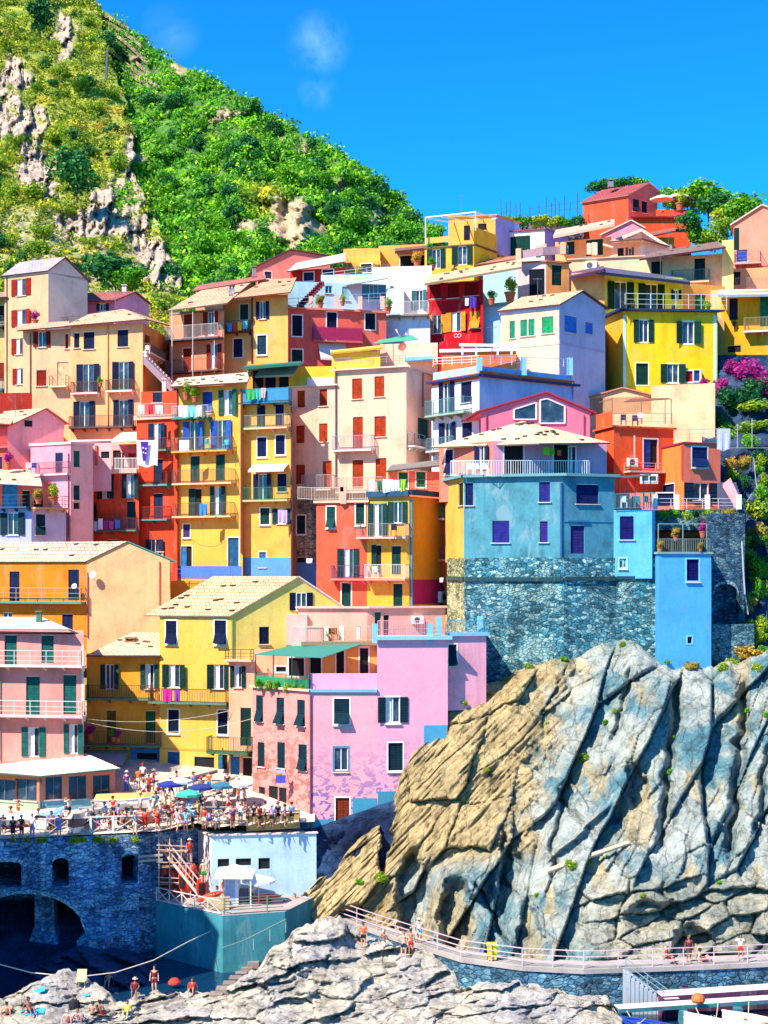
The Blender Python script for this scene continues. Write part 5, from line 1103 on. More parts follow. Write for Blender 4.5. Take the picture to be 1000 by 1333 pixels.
# ------------------------------------------------------------------ plaza, harbour wall, quay
def zpl(Y): return 7.7+max(0, (Y-110.5))*.27
def plazaY(py):
    k = (py-HOR)/F; Y = (HC-7.7)/k
    return Y if Y <= 110.5 else (HC-7.7+.27*110.5)/(k+.27)
m_pave, nt, N_, L_, b = newmat('paving'); br = N_.new('ShaderNodeTexBrick'); br.inputs['Scale'].default_value = 1; br.inputs['Brick Width'].default_value = .9; br.inputs['Row Height'].default_value = .6; br.inputs['Mortar Size'].default_value = .02
br.inputs['Color1'].default_value = lin('#d0c0ae')+(1,); br.inputs['Color2'].default_value = lin('#bcae9e')+(1,); br.inputs['Mortar'].default_value = lin('#9a8c80')+(1,); L_.new(pos_node(nt), br.inputs['Vector'])
L_.new(mix(nt, .8, br.outputs['Color'], ramp(nt, noise_node(nt, pos_node(nt), .8, 5, .7), [(.3, G(.7)), (.6, G(1.05))]), 'MULTIPLY'), b.inputs['Base Color']); b.inputs['Roughness'].default_value = .85
edge = [(-80, 107.5), (0, 108.5), (205, 111), (258, 112.4), (275, 111.6), (410, 112.6)]
pts = []
for x, Yf in edge: q = XY(x, Yf); pts.append(q)
mb = MB()
for Y0, Y1 in ((0, 114), (114, 118), (118, 122), (122, 126)):
    for k in range(len(edge)-1):
        A = [XY(edge[k][0], max(edge[k][1], Y0)) , XY(edge[k+1][0], max(edge[k+1][1], Y0)), XY(edge[k+1][0], Y1), XY(edge[k][0], Y1)]
        mb.face([(q.x, q.y, zpl(q.y)) for q in A])
mb.build('plaza', m_pave)['kind'] = 'structure'
def archwall(name, label, p0, p1, zt, zb, ops, mat, depth=1.0, holes=6.0, parent=None, cat='wall'):
    """straight wall with arched openings: ops = (u centre, half width, z sill, z spring, rise)"""
    d = (p1-p0).normalized(); L = (p1-p0).length; n = Vector((d.y, -d.x)); root = thing(name, Vector((p0.x, p0.y, zb)), label, cat)
    us = {0, L}
    for uc, hw, zs, zp, r in ops:
        for k in range(17): us.add(uc-hw+2*hw*k/16)
    us = sorted(u for u in us if 0 <= u <= L); mb = MB(); tr = MB()
    P3 = lambda u, z, o=0: Vector((p0.x+d.x*u+n.x*o, p0.y+d.y*u+n.y*o, z))
    def opn(u, um):
        r = []
        for uc, hw, zs, zp, ri in ops:
            if abs(um-uc) < hw: r.append((zs, zp+ri*math.sqrt(max(0, 1-min(1, abs(u-uc)/hw)**2))))
        return sorted(r)
    for a, b_ in zip(us[:-1], us[1:]):
        um = (a+b_)/2; oa, ob = opn(a, um), opn(b_, um); ca = [zb]+[z for o in oa for z in o]+[zt]; cb = [zb]+[z for o in ob for z in o]+[zt]
        for k in range(0, len(ca), 2):
            if ca[k+1]-ca[k] > .01 or cb[k+1]-cb[k] > .01: mb.face([P3(a, ca[k]), P3(b_, cb[k]), P3(b_, cb[k+1]), P3(a, ca[k+1])])
        for (sa, ta), (sb, tb) in zip(oa, ob):
            mb.face([P3(a, ta), P3(b_, tb), P3(b_, tb, -holes), P3(a, ta, -holes)]); mb.face([P3(a, sa, -holes), P3(b_, sb, -holes), P3(b_, sb), P3(a, sa)]); mb.face([P3(a, sa, -holes), P3(a, ta, -holes), P3(b_, tb, -holes), P3(b_, sb, -holes)])
            tr.hexa([P3(a, ta+.02, .06), P3(b_, tb+.02, .06), P3(b_, tb+.3, .06), P3(a, ta+.3, .06)], [P3(a, ta+.02, -.1), P3(b_, tb+.02, -.1), P3(b_, tb+.3, -.1), P3(a, ta+.3, -.1)])
    for uc, hw, zs, zp, ri in ops:
        for sgn in (-1, 1): u = uc+sgn*hw; mb.face([P3(u, zs), P3(u, zp), P3(u, zp, -holes), P3(u, zs, -holes)][::sgn])
    mb.face([P3(0, zt), P3(L, zt), P3(L, zt, -depth), P3(0, zt, -depth)]); mb.face([P3(0, zb), P3(0, zt), P3(0, zt, -depth), P3(0, zb, -depth)][::-1]); mb.face([P3(L, zb), P3(L, zb, -depth), P3(L, zt, -depth), P3(L, zt)][::-1])
    mb.build('wall', mat, root)
    if tr.v: tr.build('arch_ring', masonry('#9ac4d8', '#b0d0dc', '#c8e0e4', 2.6), root)
    return root, P3
M_WALL = masonry('#5f8cc0', '#78a4cc', '#a8c8dc', 2.4)  # stone coloured blue for the shade lying on the wall
p0, p1 = XY(-70, 107.6), XY(181, 110.7)
def up(px, py, a, b_):
    d = (b_-a).normalized(); k = (px-500)/F; u = (k*a.y-a.x)/(d.x-k*d.y); return u, gz(py, a.y+u*d.y)
ops = []
for x, w, yt, ys, yb in ((5, 46, 1122, 1127, 1157), (79, 22, 1117, 1125, 1154), (169, 21, 1113, 1118, 1150), (28, 172, 1164, 1228, 1275)):
    u0, zb = up(x-w/2, yb, p0, p1); u1, zt_ = up(x+w/2, yt, p0, p1); _, zs = up(x, ys, p0, p1); zt_ = up(x, yt, p0, p1)[1]; ops.append(((u0+u1)/2, (u1-u0)/2, zb, zs, zt_-zs))
HW, P3w = archwall('harbour_wall', 'tall stone harbour wall tinted shade blue with dark arches below the plaza railing', p0, p1, 7.66, -2.5, ops, M_WALL, 1.2, 7)
mb = MB(); c = P(56, 1170, 110.5); mb.hexa([(c.x-1.3, 110.4, -1), (c.x+1.3, 110.4, -1), (c.x+1.3, 112.6, -1), (c.x-1.3, 112.6, -1)], [(c.x-.75, 110.8, .8), (c.x+.75, 110.8, .8), (c.x+.75, 112.2, .8), (c.x-.75, 112.2, .8)])
mb.box(c.x-.7, c.x+.7, 110.9, 112.1, .8, 5); mb.build('pillar', M_WALL, HW)
mb = MB(); q = [P3w(ops[3][0]-9, -1, 2), P3w(ops[3][0]+5, -1.2, 3)]; mb.prism([q[0]+Vector((0, 0, -1)), q[1]+Vector((0, 0, -1)), q[1]+Vector((0, 9, 3)), q[0]+Vector((0, 9, 3))], (0, 0, -.3)); mb.build('slipway', M_DARKROCK)['kind'] = 'structure'
mb = MB(); c = P(121, 1218, 109); mb.box(c.x-1.0, c.x+1.0, 108.2, 111, -2, c.z-.2); mb.build('buttress', M_WALL, HW)
archwall('quay_wall', 'shaded recessed stone wall between the harbour wall and the kayak deck', XY(181, 111.6), XY(262, 114.4), 7.5, -2.5, [], M_WALL)
# quay block with the kayak deck
zq = 2.8
qp = [XY(203, 111), XY(290, 106), XY(371, 107.3), XY(420, 113.5), XY(240, 114.5)]
mb = MB(); mb.face([(q.x, q.y, zq) for q in qp], 0)
for k in range(5):
    a, b_ = qp[k], qp[(k+1) % 5]; mb.face([(a.x, a.y, -2.5), (b_.x, b_.y, -2.5), (b_.x, b_.y, zq), (a.x, a.y, zq)], 1)
QB = thing('concrete_quay', (qp[1].x, qp[1].y, -2.5), 'teal stained concrete quay block carrying the kayak deck and kiosk', 'quay')
mb.build('block', [plaster('#a8a498', 1), plaster('#3f8a94', 1.3)], QB)
# white block under the plaza
hh = H('white_block', 'whitewashed block with three black windows built into the plaza terrace', 'building', None)
v = hh.vol([(258, 113.8), (275, 111.7), (412, 112.8)], 1088, 1185, ['#d8d4c8', plaster('#b8d4e4', .7)], 2, ref=1); hh.win(v, 1, (291, 1123, 15, 11, 'N'), (317, 1122, 20, 10, 'N'), (344, 1124, 15, 15, 'N')); hh.cornice(v, .1, .12, '#e8dccb'); hh.finish()
# rubble wall under the plastered house
hh = H('rubble_wall', 'high patchy rubble stone wall, tinted teal for shade, carrying the plastered house above the cliff', 'wall', None)
MR = masonry('#2f7688', '#4a8e9e', '#94b8b4', 2.7)  # grey stone coloured teal, as if seen in blue shade
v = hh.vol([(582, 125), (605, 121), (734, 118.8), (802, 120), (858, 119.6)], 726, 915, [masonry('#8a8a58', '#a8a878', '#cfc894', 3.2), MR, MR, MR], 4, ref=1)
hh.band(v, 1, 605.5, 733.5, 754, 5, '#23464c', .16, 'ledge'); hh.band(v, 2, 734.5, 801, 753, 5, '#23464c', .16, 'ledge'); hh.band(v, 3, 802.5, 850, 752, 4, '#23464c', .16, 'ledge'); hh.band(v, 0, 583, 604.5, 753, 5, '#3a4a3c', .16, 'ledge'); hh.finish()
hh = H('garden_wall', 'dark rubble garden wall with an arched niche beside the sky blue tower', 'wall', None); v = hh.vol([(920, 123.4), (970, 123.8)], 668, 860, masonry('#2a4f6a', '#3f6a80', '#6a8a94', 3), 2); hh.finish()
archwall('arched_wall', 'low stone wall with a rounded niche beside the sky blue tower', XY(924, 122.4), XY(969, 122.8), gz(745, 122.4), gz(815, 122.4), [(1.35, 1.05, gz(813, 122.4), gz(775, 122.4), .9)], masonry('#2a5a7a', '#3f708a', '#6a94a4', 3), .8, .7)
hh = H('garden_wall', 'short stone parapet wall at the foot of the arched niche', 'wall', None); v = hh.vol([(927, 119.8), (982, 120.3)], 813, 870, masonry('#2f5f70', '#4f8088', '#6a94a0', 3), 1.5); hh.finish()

# ------------------------------------------------------------------ walkway, jetty
zw = 1.3
wl = [(405, 1190), (440, 1194), (490, 1212), (540, 1228), (600, 1247), (680, 1258), (760, 1262), (850, 1259), (930, 1256), (1060, 1250), (1260, 1243)]
wp = [XY(x, F*(HC-zw)/(y-HOR)) for x, y in wl]
mb = MB()
for a, b_ in zip(wp[:-1], wp[1:]):
    back = Vector((.2, 2.4))
    mb.face([(a.x, a.y, zw), (b_.x, b_.y, zw), (b_.x+.1, b_.y+2.2, zw), (a.x+.1, a.y+2.2, zw)], 0)
    mb.face([(a.x, a.y, zw-.3), (b_.x, b_.y, zw-.3), (b_.x, b_.y, zw), (a.x, a.y, zw)], 0); mb.face([(a.x, a.y, zw-.3), (a.x, a.y+.12, zw-.3), (b_.x, b_.y+.12, zw-.3), (b_.x, b_.y, zw-.3)], 1)
    mb.face([(a.x, a.y+.12, -3), (b_.x, b_.y+.12, -3), (b_.x, b_.y+.12, zw-.3), (a.x, a.y+.12, zw-.3)], 1)
o = mb.build('walkway', [plaster('#aaa29c', 1), masonry('#3a6a88', '#4a7c98', '#6a98aa', 2)]); o['kind'] = 'structure'
def fence(name, label, pts, h, mat, rails=(1., .66, .33), every=2.0, cross=False, pw=.06, rw=.05, group=None):
    root = thing(name, pts[0], label, 'railing', group); rb = MB()
    for a, b_ in zip(pts[:-1], pts[1:]):
        for q in rails: rb.bar(a+Vector((0, 0, h*q)), b_+Vector((0, 0, h*q)), rw)
        L = (b_-a).length; k = max(1, round(L/every))
        for i in range(k):
            c = a+(b_-a)*i/k; e = a+(b_-a)*(i+1)/k; pb = MB(); pb.bar(c, c+Vector((0, 0, h+.03)), pw); pb.build('post', mat, root)
            if cross: U = Vector((0, 0, h)); rb.bar(c+U*.08, e+U*.92, .045); rb.bar(e+U*.08, c+U*.92, .045)
    rb.build('rails', mat, root); return root
WV = [Vector((p.x, p.y+.12, zw)) for p in wp]
fence('railing', 'long steel railing with three bars along the walkway under the cliff', WV[1:], 1.15, paint('#d8b8c0', .4, .1, 'painted_steel'), every=2.6)
# stair and jetty
mb = MB(); s0 = P(812, 1262, 97.2)
for k in range(10):
    x = s0.x+k*.27; mb.box(x, x+.3, 96.2, 97.6, -2, zw-.02-k*.2)
mb.build('harbour_stair', plaster('#a8b0b8', .8))['kind'] = 'structure'
fence('railing', 'short steel handrail beside the harbour stair below the walkway', [Vector((s0.x, 96.3, zw)), Vector((s0.x+2.7, 96.3, zw-2))], 1.0, paint('#8aa0a8', .4, .1, 'painted_steel'))
def jet(name, a, b_, w, z, th, c1, c2):
    mb = MB(); d = (b_-a).normalized(); n = Vector((-d.y, d.x)); q = [a, b_, b_+n*w, a+n*w]
    mb.prism([(p.x, p.y, z) for p in q], (0, 0, -th), 0, 1); o = mb.build(name, [plaster(c1, .6), plaster(c2, 1)]); o['kind'] = 'structure'; return o
jet('jetty', XY(806, 93.6), XY(1250, 98.4), 1.0, -.12, .25, '#e8dcd0', '#3a7a84'); jet('quay_step', XY(862, 95.6), XY(1250, 100.2), 1.3, .1, 1.6, '#e0d0c8', '#5a3450'); jet('quay_step', XY(866, 95.3), XY(885, 95.5), .9, -.0, 1.4, '#d8c8c0', '#5a3450')
mb = MB(); a = XY(812, 94); mb.box(a.x, a.x+.5, 93.9, 94.6, -3, -.4); mb.box(a.x+3.5, a.x+4, 94.1, 94.8, -3, -.4); mb.box(a.x+7, a.x+7.5, 94.5, 95.2, -3, -.4); mb.build('jetty_piles', plaster('#3a7a84', 1))['kind'] = 'structure'

# unseen rock mass added left of the view, shaped to shade harbour wall and cove
g = 26; mb = MB(); x0, x1, y0, y1, zt_ = -46., -27.6, 93., 101.6, 22.4
def hp_(x, y, z):
    z = z+(2.8*(z+2)/24.4 if y < 96 else 0); k = Vector((x*.35, y*.35, z*.35)); return Vector((x-1.2*abs(mnoise.noise(k)), y-.9*abs(mnoise.noise(k+Vector((9, 3, 1)))), z-.5*abs(mnoise.noise(k*2))))
L3 = lambda a, b_, n_: [a+(b_-a)*i/n_ for i in range(n_+1)]
for fx in ((lambda u, w: (x0+(x1-x0)*u, y0, -2+(zt_+2)*w)), (lambda u, w: (x1, y0+(y1-y0)*u, -2+(zt_+2)*w)), (lambda u, w: (x1-(x1-x0)*u, y1, -2+(zt_+2)*w)), (lambda u, w: (x0, y1-(y1-y0)*u, -2+(zt_+2)*w)), (lambda u, w: (x0+(x1-x0)*u, y0+(y1-y0)*w, zt_))):
    for i in range(12):
        for j in range(12): mb.face([hp_(*fx(a/12, b_/12)) for a, b_ in ((i, j), (i+1, j), (i+1, j+1), (i, j+1))])
mb.build('shade_rock', M_DARKROCK)['kind'] = 'structure'
# ------------------------------------------------------------------ foliage
def quads(c, nrm, size, r, asp=1.5):
    n = len(c); a = r.normal(size=(n, 3)); a -= (a*nrm).sum(1)[:, None]*nrm; a /= np.linalg.norm(a, axis=1)[:, None]+1e-9; b = np.cross(nrm, a)
    s = size*r.uniform(.6, 1.4, n); a = a*(s*asp/2)[:, None]; b = b*(s/2)[:, None]
    v = np.stack([c-a, c+b*.9-a*.1, c+a, c-b*.9+a*.1], 1).reshape(-1, 3); return v, np.arange(4*n).reshape(-1, 4)
def crown_pts(n, lobes, r, flat=.8, out=.6):
    lc = r.normal(size=(lobes, 3)); lc /= np.linalg.norm(lc, axis=1)[:, None]; lc *= r.uniform(.25, .72, lobes)[:, None]; lc[:, 2] *= flat; lr = r.uniform(.3, .52, lobes)
    k = r.integers(0, lobes, n); d = r.normal(size=(n, 3)); d /= np.linalg.norm(d, axis=1)[:, None]; rad = lr[k]*r.uniform(.55, 1.05, n)
    p = lc[k]+d*rad[:, None]; nn = d*out+r.normal(size=(n, 3))*(1-out)*.8; nn /= np.linalg.norm(nn, axis=1)[:, None]; return p, nn
def crown_mesh(name, n, lobes, seed, leaf, mat, flat=.8, spiky=False):
    r = np.random.default_rng(seed); p, nn = crown_pts(n, lobes, r, flat)
    v, f = quads(p, nn, leaf, r, 3.5 if spiky else 1.5); o = npmesh(name, v, f, mat, link=False); me = o.data; bpy.data.objects.remove(o); return me
LG = leafmat('#34801e', '#5aa81f', '#98c82a'); LY = leafmat('#568c1e', '#86ac28', '#c4c43c'); LD = leafmat('#10483a', '#22703c', '#479438'); LM = leafmat('#9a1670', '#c2228a', '#d84aa8', 'bougainvillea'); LO = leafmat('#8a7a2a', '#b89a3a', '#d8b45a', 'dry_shrub')
CR = {k: [crown_mesh('crown', 1000, 11, 300+i*7+j*31, .125, m) for i in range(4)] for j, (k, m) in enumerate((('g', LG), ('y', LY), ('d', LD)))}
def bush(name, label, cat, group, base, w, h, k, i=0):
    o = bpy.data.objects.new(name, CR[k][i % 4]); COL.objects.link(o); o.location = Vector(base)+Vector((0, 0, h*.42)); o.scale = (w/2*1.15, w/2*1.15, h/2*1.2); o.rotation_euler = (0, 0, random.uniform(0, 6.28)); return tag(o, label, cat, group)
def tree(label, base, w, h, k, i=0, group=None, name='tree', trunk=.35, cat='tree'):
    t = thing(name, Vector(base), label, cat, group)
    c = bpy.data.objects.new('crown', CR[k][i % 4] if isinstance(k, str) else k); COL.objects.link(c); c.parent = t; c.location = (0, 0, h*(trunk+(1-trunk)/2)); c.scale = (w/2*1.15, w/2*1.15, h*(1-trunk)/2*1.2); c.rotation_euler = (0, 0, random.uniform(0, 6.28))
    mb = MB(); b0 = Vector(base); mb.tube([b0-Vector((0, 0, .3)), b0+Vector((.05, 0, h*trunk*.6)), b0+Vector((.1, .05, h*(trunk+.25)))], .04*h**.7+.04, 6, 0, .03)
    for q in range(3): mb.tube([b0+Vector((.05, 0, h*trunk*.7)), b0+Vector((math.cos(q*2.1)*w*.22, math.sin(q*2.1)*w*.22, h*(trunk+.3)))], .05, 5, 0, .02)
    mb.build('trunk', paint('#5a4632', .9, .2, 'bark'), t); return t

# ------------------------------------------------------------------ hills behind the village
def hillmat(name, g1, g2, dry, rock):
    m, nt, N, L, b = newmat(name); at = N.new('ShaderNodeAttribute'); at.attribute_name = 'tone'; p = pos_node(nt)
    c1 = ramp(nt, noise_node(nt, p, .12, 6, .7), [(.35, lin(g1)), (.6, lin(g2))]); c2 = ramp(nt, noise_node(nt, p, .35, 8, .75, .5), [(.34, lin('#4a4a58')), (.44, lin(dry)), (.62, lin(rock))])
    col = mix(nt, at.outputs['Fac'], c1, c2); f = noise_node(nt, p, 1.1, 6, .75); col = mix(nt, .8, col, ramp(nt, f, [(.3, G(.5)), (.5, G(1)), (.7, G(1.2))]), 'MULTIPLY')
    L.new(col, b.inputs['Base Color']); b.inputs['Roughness'].default_value = .95; bump(nt, f, b, .8, .5); return m
def gauss(px, py, L):
    r = np.zeros(px.shape)
    for cx, cy, rx, ry in L: r = np.maximum(r, 1-sm(((px-cx)/rx)**2+((py-cy)/ry)**2, .4, 1.2))
    return r
ridge = [(-220, -150), (0, -70), (110, -4), (140, 12), (180, 42), (210, 68), (270, 98), (330, 132), (400, 174), (440, 192), (480, 226), (520, 262), (556, 298), (640, 370)]
pxs = np.arange(-220, 640, 3.); nT = 150; ts = np.linspace(0, 1, nT); px = np.repeat(pxs[None], nT, 0); t = np.repeat(ts[:, None], len(pxs), 1)
top = interp(pxs, ridge)+4; fpy = top[None]+(480-top)[None]*t
fY = (interp(pxs, [(-220, 470), (110, 420), (330, 365), (640, 315)]))[None]*(1-t)+t*238; rk = gauss(px+fbm(px/20, fpy/20, 401)*40, fpy+fbm(px/20, fpy/20, 402)*40, [(380, 288, 40, 40), (312, 302, 24, 16), (496, 278, 14, 26), (296, 146, 26, 12), (175, 80, 16, 10), (440, 245, 18, 14), (165, 200, 30, 10), (60, 60, 20, 20), (385, 187, 12, 10), (235, 88, 14, 7)])
fYd = fY+fbm(px/28, fpy/28, 403, 5)*26*sm(t, 0, .1)-rk*(2+fbm(px/7, fpy/6, 405, 4)*7); frk = rk
sheet('far_hill', px, fpy, fYd, hillmat('hill_ground', '#2a5a22', '#5a8a2a', '#a8926c', '#d4b89c'), np.clip(rk+.25*sm(fbm(px/30, fpy/14, 404), .05, .25), 0, 1), [(15, -3), (50, -30), (90, -90)])
fpx = px
# nearer rocky spur on the left
edge = [(-80, 60), (0, 118), (60, 140), (110, 152), (170, 165), (220, 176), (260, 186), (300, 204), (340, 226), (385, 243), (480, 262)]
nr, nc = 240, 220; pyr = np.linspace(-80, 480, nr); er = interp(pyr, edge)+fbm(pyr/22, pyr*0+2, 421, 4)*26; s = np.linspace(0, 1, nc); spx = -220+(er[:, None]+220)*s[None]; spy = np.repeat(pyr[:, None], nc, 1)
te = np.clip((pyr-interp(er, ridge)-4)/(476-interp(er, ridge)), 0, 1); eY = interp(er, [(-220, 470), (110, 420), (330, 365), (640, 315)])*(1-te)+te*238
sY = eY[:, None]-7-30*(1-s[None])
srk = gauss(spx+fbm(spx/16, spy/16, 411)*50, spy+fbm(spx/16, spy/16, 412)*50, [(14, 100, 28, 26), (36, 165, 26, 22), (40, 215, 30, 34), (62, 240, 16, 40), (80, 50, 16, 34), (168, 215, 15, 48), (150, 262, 36, 26), (205, 338, 34, 42), (110, 290, 50, 20), (10, 150, 20, 30), (60, 150, 10, 20), (180, 295, 26, 20), (235, 372, 22, 22)])
dry = gauss(spx, spy, [(60, 310, 110, 44), (160, 330, 60, 46), (120, 360, 60, 36)])
r1, r2, ox, oy, e = cells(spx/15, (spy+.2*spx)/24, 413)
q1, q2, qx, qy, qe = cells(spx/5, spy/8, 416)
sYd = sY+fbm(spx/30, spy/30, 414, 5)*10-srk*((r1-.5)*4+ox*(2.5+r2*3)+oy*2+(q1-.5)*.9+qx*1.5)+fbm(spx/7, spy/5, 418, 4)*2*srk
X = (spx-500)/F*sYd; Z = HC+(HOR-spy)/F*sYd
bx = np.concatenate([spx, spx[:, -1:]-3, spx[:, -1:]-14], 1); bY = np.concatenate([sYd, sYd[:, -1:]+14, sYd[:, -1:]+30], 1); by = np.concatenate([spy, spy[:, -1:]+2, spy[:, -1:]+10], 1)
sheet('rocky_spur', bx, by, bY, hillmat('spur_ground', '#5a7a24', '#a8a83a', '#9c8a80', '#d8bc9e'), np.clip(np.concatenate([srk, srk[:, -1:], srk[:, -1:]], 1)+.55*np.concatenate([dry, dry[:, -1:], dry[:, -1:]], 1), 0, 1))
# scrub that nobody could count
def scrub(name, label, mat, PX, PY, YY, mask, n, per, rad, leaf, seed):
    r = np.random.default_rng(seed); nr, nc = PX.shape; ok = []
    i = r.integers(0, nr-1, n*3); j = r.integers(0, nc-1, n*3); w = np.clip(1-mask[i, j]*1.1, .02, 1)*np.where((PX[i, j] > -40) & (PY[i, j] > -30), 1, .25); k = r.uniform(size=len(i)) < w; i, j = i[k][:n], j[k][:n]
    a = r.uniform(size=len(i)); px_ = PX[i, j]*(1-a)+PX[i, j+1]*a; py_ = PY[i, j]*(1-a)+PY[i+1, j]*a; y_ = YY[i, j]*(1-a)+YY[i+1, j]*a
    c = np.stack([(px_-500)/F*y_, y_, HC+(HOR-py_)/F*y_], 1); R = rad*r.uniform(.5, 1.5, len(i)); V = []; Fq = []; nv = 0
    d = r.normal(size=(len(i), per, 3)); d /= np.linalg.norm(d, axis=2)[..., None]; d[..., 2] = np.abs(d[..., 2])*1.0-.15; p = c[:, None]+d*R[:, None, None]*r.uniform(.6, 1.05, (len(i), per))[..., None]
    nn = d*.6+r.normal(size=d.shape)*.35; nn /= np.linalg.norm(nn, axis=2)[..., None]
    v, f = quads(p.reshape(-1, 3), nn.reshape(-1, 3), leaf, r); o = npmesh(name, v, f, mat); tag(o, label, 'scrub', None, 'stuff')
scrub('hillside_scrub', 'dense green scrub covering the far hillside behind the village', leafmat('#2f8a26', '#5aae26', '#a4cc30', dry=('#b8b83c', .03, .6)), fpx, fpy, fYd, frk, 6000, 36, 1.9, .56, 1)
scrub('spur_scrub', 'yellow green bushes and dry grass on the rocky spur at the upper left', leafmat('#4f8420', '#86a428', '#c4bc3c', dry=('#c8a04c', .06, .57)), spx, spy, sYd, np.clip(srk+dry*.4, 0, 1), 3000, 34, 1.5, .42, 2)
for k in range(6):
    xs = list(range(112, 176+k*10, 8)); pts = []
    for x in xs:
        y = float(interp(np.array([x]), ridge)[0])+9+11*k+3*math.sin(x/17+k); j = int(np.argmin(np.abs(pxs-x))); i = int(np.argmin(np.abs(fpy[:, j]-y))); pts.append(P(x, y, fYd[i, j]-1.6))
    mb = MB()
    for p, q in zip(pts[:-1], pts[1:]): mb.hexa([p, q, q+Vector((0, 1.5, 0)), p+Vector((0, 1.5, 0))], [v+Vector((0, 0, 1.1)) for v in (p, q, q+Vector((0, 1.5, 0)), p+Vector((0, 1.5, 0)))])
    tag(mb.build('terrace_wall', masonry('#8a7a62', '#a8947a', '#c4b098', 2)), f"dry stone terrace wall near the green crest, {('topmost', 'second', 'third', 'fourth', 'fifth', 'lowest')[k]} of six", 'wall', 'terrace walls on the hill crest')
# larger trees stand out of the scrub one by one
tr = random.Random(5); n = 0
while n < 260:
    i = tr.randrange(6, nT-10); j = tr.randrange(66, fpx.shape[1]-1)
    if frk[i, j] > .25 or fpx[i, j] > 555+20 or tr.random() > .35+.65*(fpx[i, j] > 260): continue
    y = fYd[i, j]; q = P(fpx[i, j], fpy[i, j], y); w = tr.uniform(3.2, 6.5); k = 'd' if tr.random() < .55 else 'g'  # dark crowns are deepened in colour to read as shaded gaps
    bush('hillside_tree', ('dark green rounded tree among the scrub of the far hillside' if k == 'd' else 'mid green rounded tree among the scrub of the far hillside'), 'tree', 'dark trees on the far hillside' if k == 'd' else 'mid green trees on the far hillside', q-Vector((0, 0, .4)), w, w*tr.uniform(.75, 1.1), k, n); n += 1
n = 0
while n < 80:
    i = tr.randrange(20, nr-50); j = tr.randrange(int(nc*.42), nc-3)
    if srk[i, j] > .3: continue
    q = P(spx[i, j], spy[i, j], sYd[i, j]); w = tr.uniform(2.2, 5.2); k = 'y' if tr.random() < .6 else 'd'
    bush('spur_bush', ('yellow green bush growing on the rocky spur' if k == 'y' else 'dark green bush growing on the rocky spur'), 'bush', 'yellow green bushes on the spur' if k == 'y' else 'dark bushes on the spur', q-Vector((0, 0, .3)), w, w*tr.uniform(.7, 1.05), k, n); n += 1
for x, y, Yq, w, h, k, lab in ((100, 262, 296, 10, 11, 'd', 'big shadowy round tree below the slate cliff of the spur'), (52, 46, 352, 8, 9, 'd', 'dark tree in front of the upper spur cliff'), (150, 382, 226, 9, 6, 'd', 'large dark green bush behind the pink house'), (172, 388, 224, 6, 5, 'g', 'spreading green bush behind the pink house chimney')):
    tree(lab, P(x, y, Yq), w, h, k, 1, None, 'tree', .15)
mb = MB(); mb.bar(P(138, 108, 372), P(140, 64, 372), .5); tag(mb.build('utility_pole', paint('#5a5a64', .8)), 'thin grey pole standing on the green hillside', 'pole')
# ------------------------------------------------------------------ top of the village: trees, vines, garden
for k, (x, y, Yq, w, h, c) in enumerate(((775, 252, 214, 2.6, 2.6, 'd'), (790, 249, 215, 2.6, 2.6, 'g'), (808, 247, 216, 3.2, 2.5, 'd'), (828, 246, 216, 2.6, 2.4, 'g'))):
    tree(f"leafy tree behind the hilltop red house, {('leftmost', 'second from the left', 'third from the left', 'nearest the pink gable')[k]} of four", P(x, y+5, Yq), w*1.25, h, c, k, 'trees behind the red hilltop house', 'tree', .15)
PL = [('g', 868, 262, 3.6, 'bushy tree just above the white parasols'), ('g', 885, 262, 3.2, 'loose green tree right of the white parasols'), ('y', 905, 270, 4.4, 'tall yellow green reed clump right of the parasols'), ('g', 922, 272, 5, 'broad green tree on the hilltop terrace'), ('d', 938, 276, 4, 'dark green tree beside the broad hilltop tree'), ('y', 952, 284, 4, 'yellow green tree above the salmon pink house'), ('g', 968, 282, 4.2, 'bright green tree nearest the salmon pink roof')]
for k, (c, x, y, w, lab) in enumerate(PL): tree(lab, P(x, y+20, 206-k*2), w*1.3, w*1.25, c, k, 'trees on the hilltop terrace', 'tree', .16)
for k, (c, x, y, w, lab) in enumerate((('g', 910, 318, 4, 'green bush below the hilltop trees'), ('y', 928, 322, 3.6, 'yellow green bush beside the cream house chimney'), ('d', 900, 300, 3.6, 'dark bush beside the orange red terrace'), ('y', 940, 306, 3.2, 'pale bush at the salmon pink doorway'))): bush('bush', lab, 'bush', 'bushes below the hilltop', P(x, y+6, 188), w, w, c, k)
VT = thing('vine_trellis', P(650, 290, 204), 'row of thin dark vine poles on the skyline terrace', 'trellis')
for x in (653, 659, 664, 672, 678, 690, 702, 711, 718, 723, 728, 735, 742, 752):
    h = random.uniform(1.5, 2.6); c = P(x, 291-(x-650)*.1, 205); mb = MB(); mb.bar(c, c+Vector((random.uniform(-.1, .1), 0, h*1.25)), .09); mb.build('post', paint('#4a3f3a', .9), VT)
mb = MB(); mb.bar(P(653, 277, 205), P(756, 262, 205), .03); mb.bar(P(653, 283, 205), P(756, 271, 205), .03); mb.build('wire', paint('#4a4a4a'), VT)
for k, x in enumerate((662, 681, 699, 716, 733, 750)): bush('vine', f"{('green', 'golden green', 'yellow', 'deep green', 'golden', 'leafy green')[k]} vine clump under the skyline poles", 'vine', 'vines on the skyline terrace', P(x, 296, 203), 2.7, 1.9, 'ygyygd'[k], k)
mb = MB(); mb.prism([P(640, 296, 206), P(760, 284, 206), P(760, 310, 205), P(640, 312, 205)], (0, 4, -1)); tag(mb.build('terrace_wall', masonry('#4a3f5a', '#6a5a6a', '#8a7a80', 2)), 'dark dry stone terrace wall under the skyline vines', 'wall')

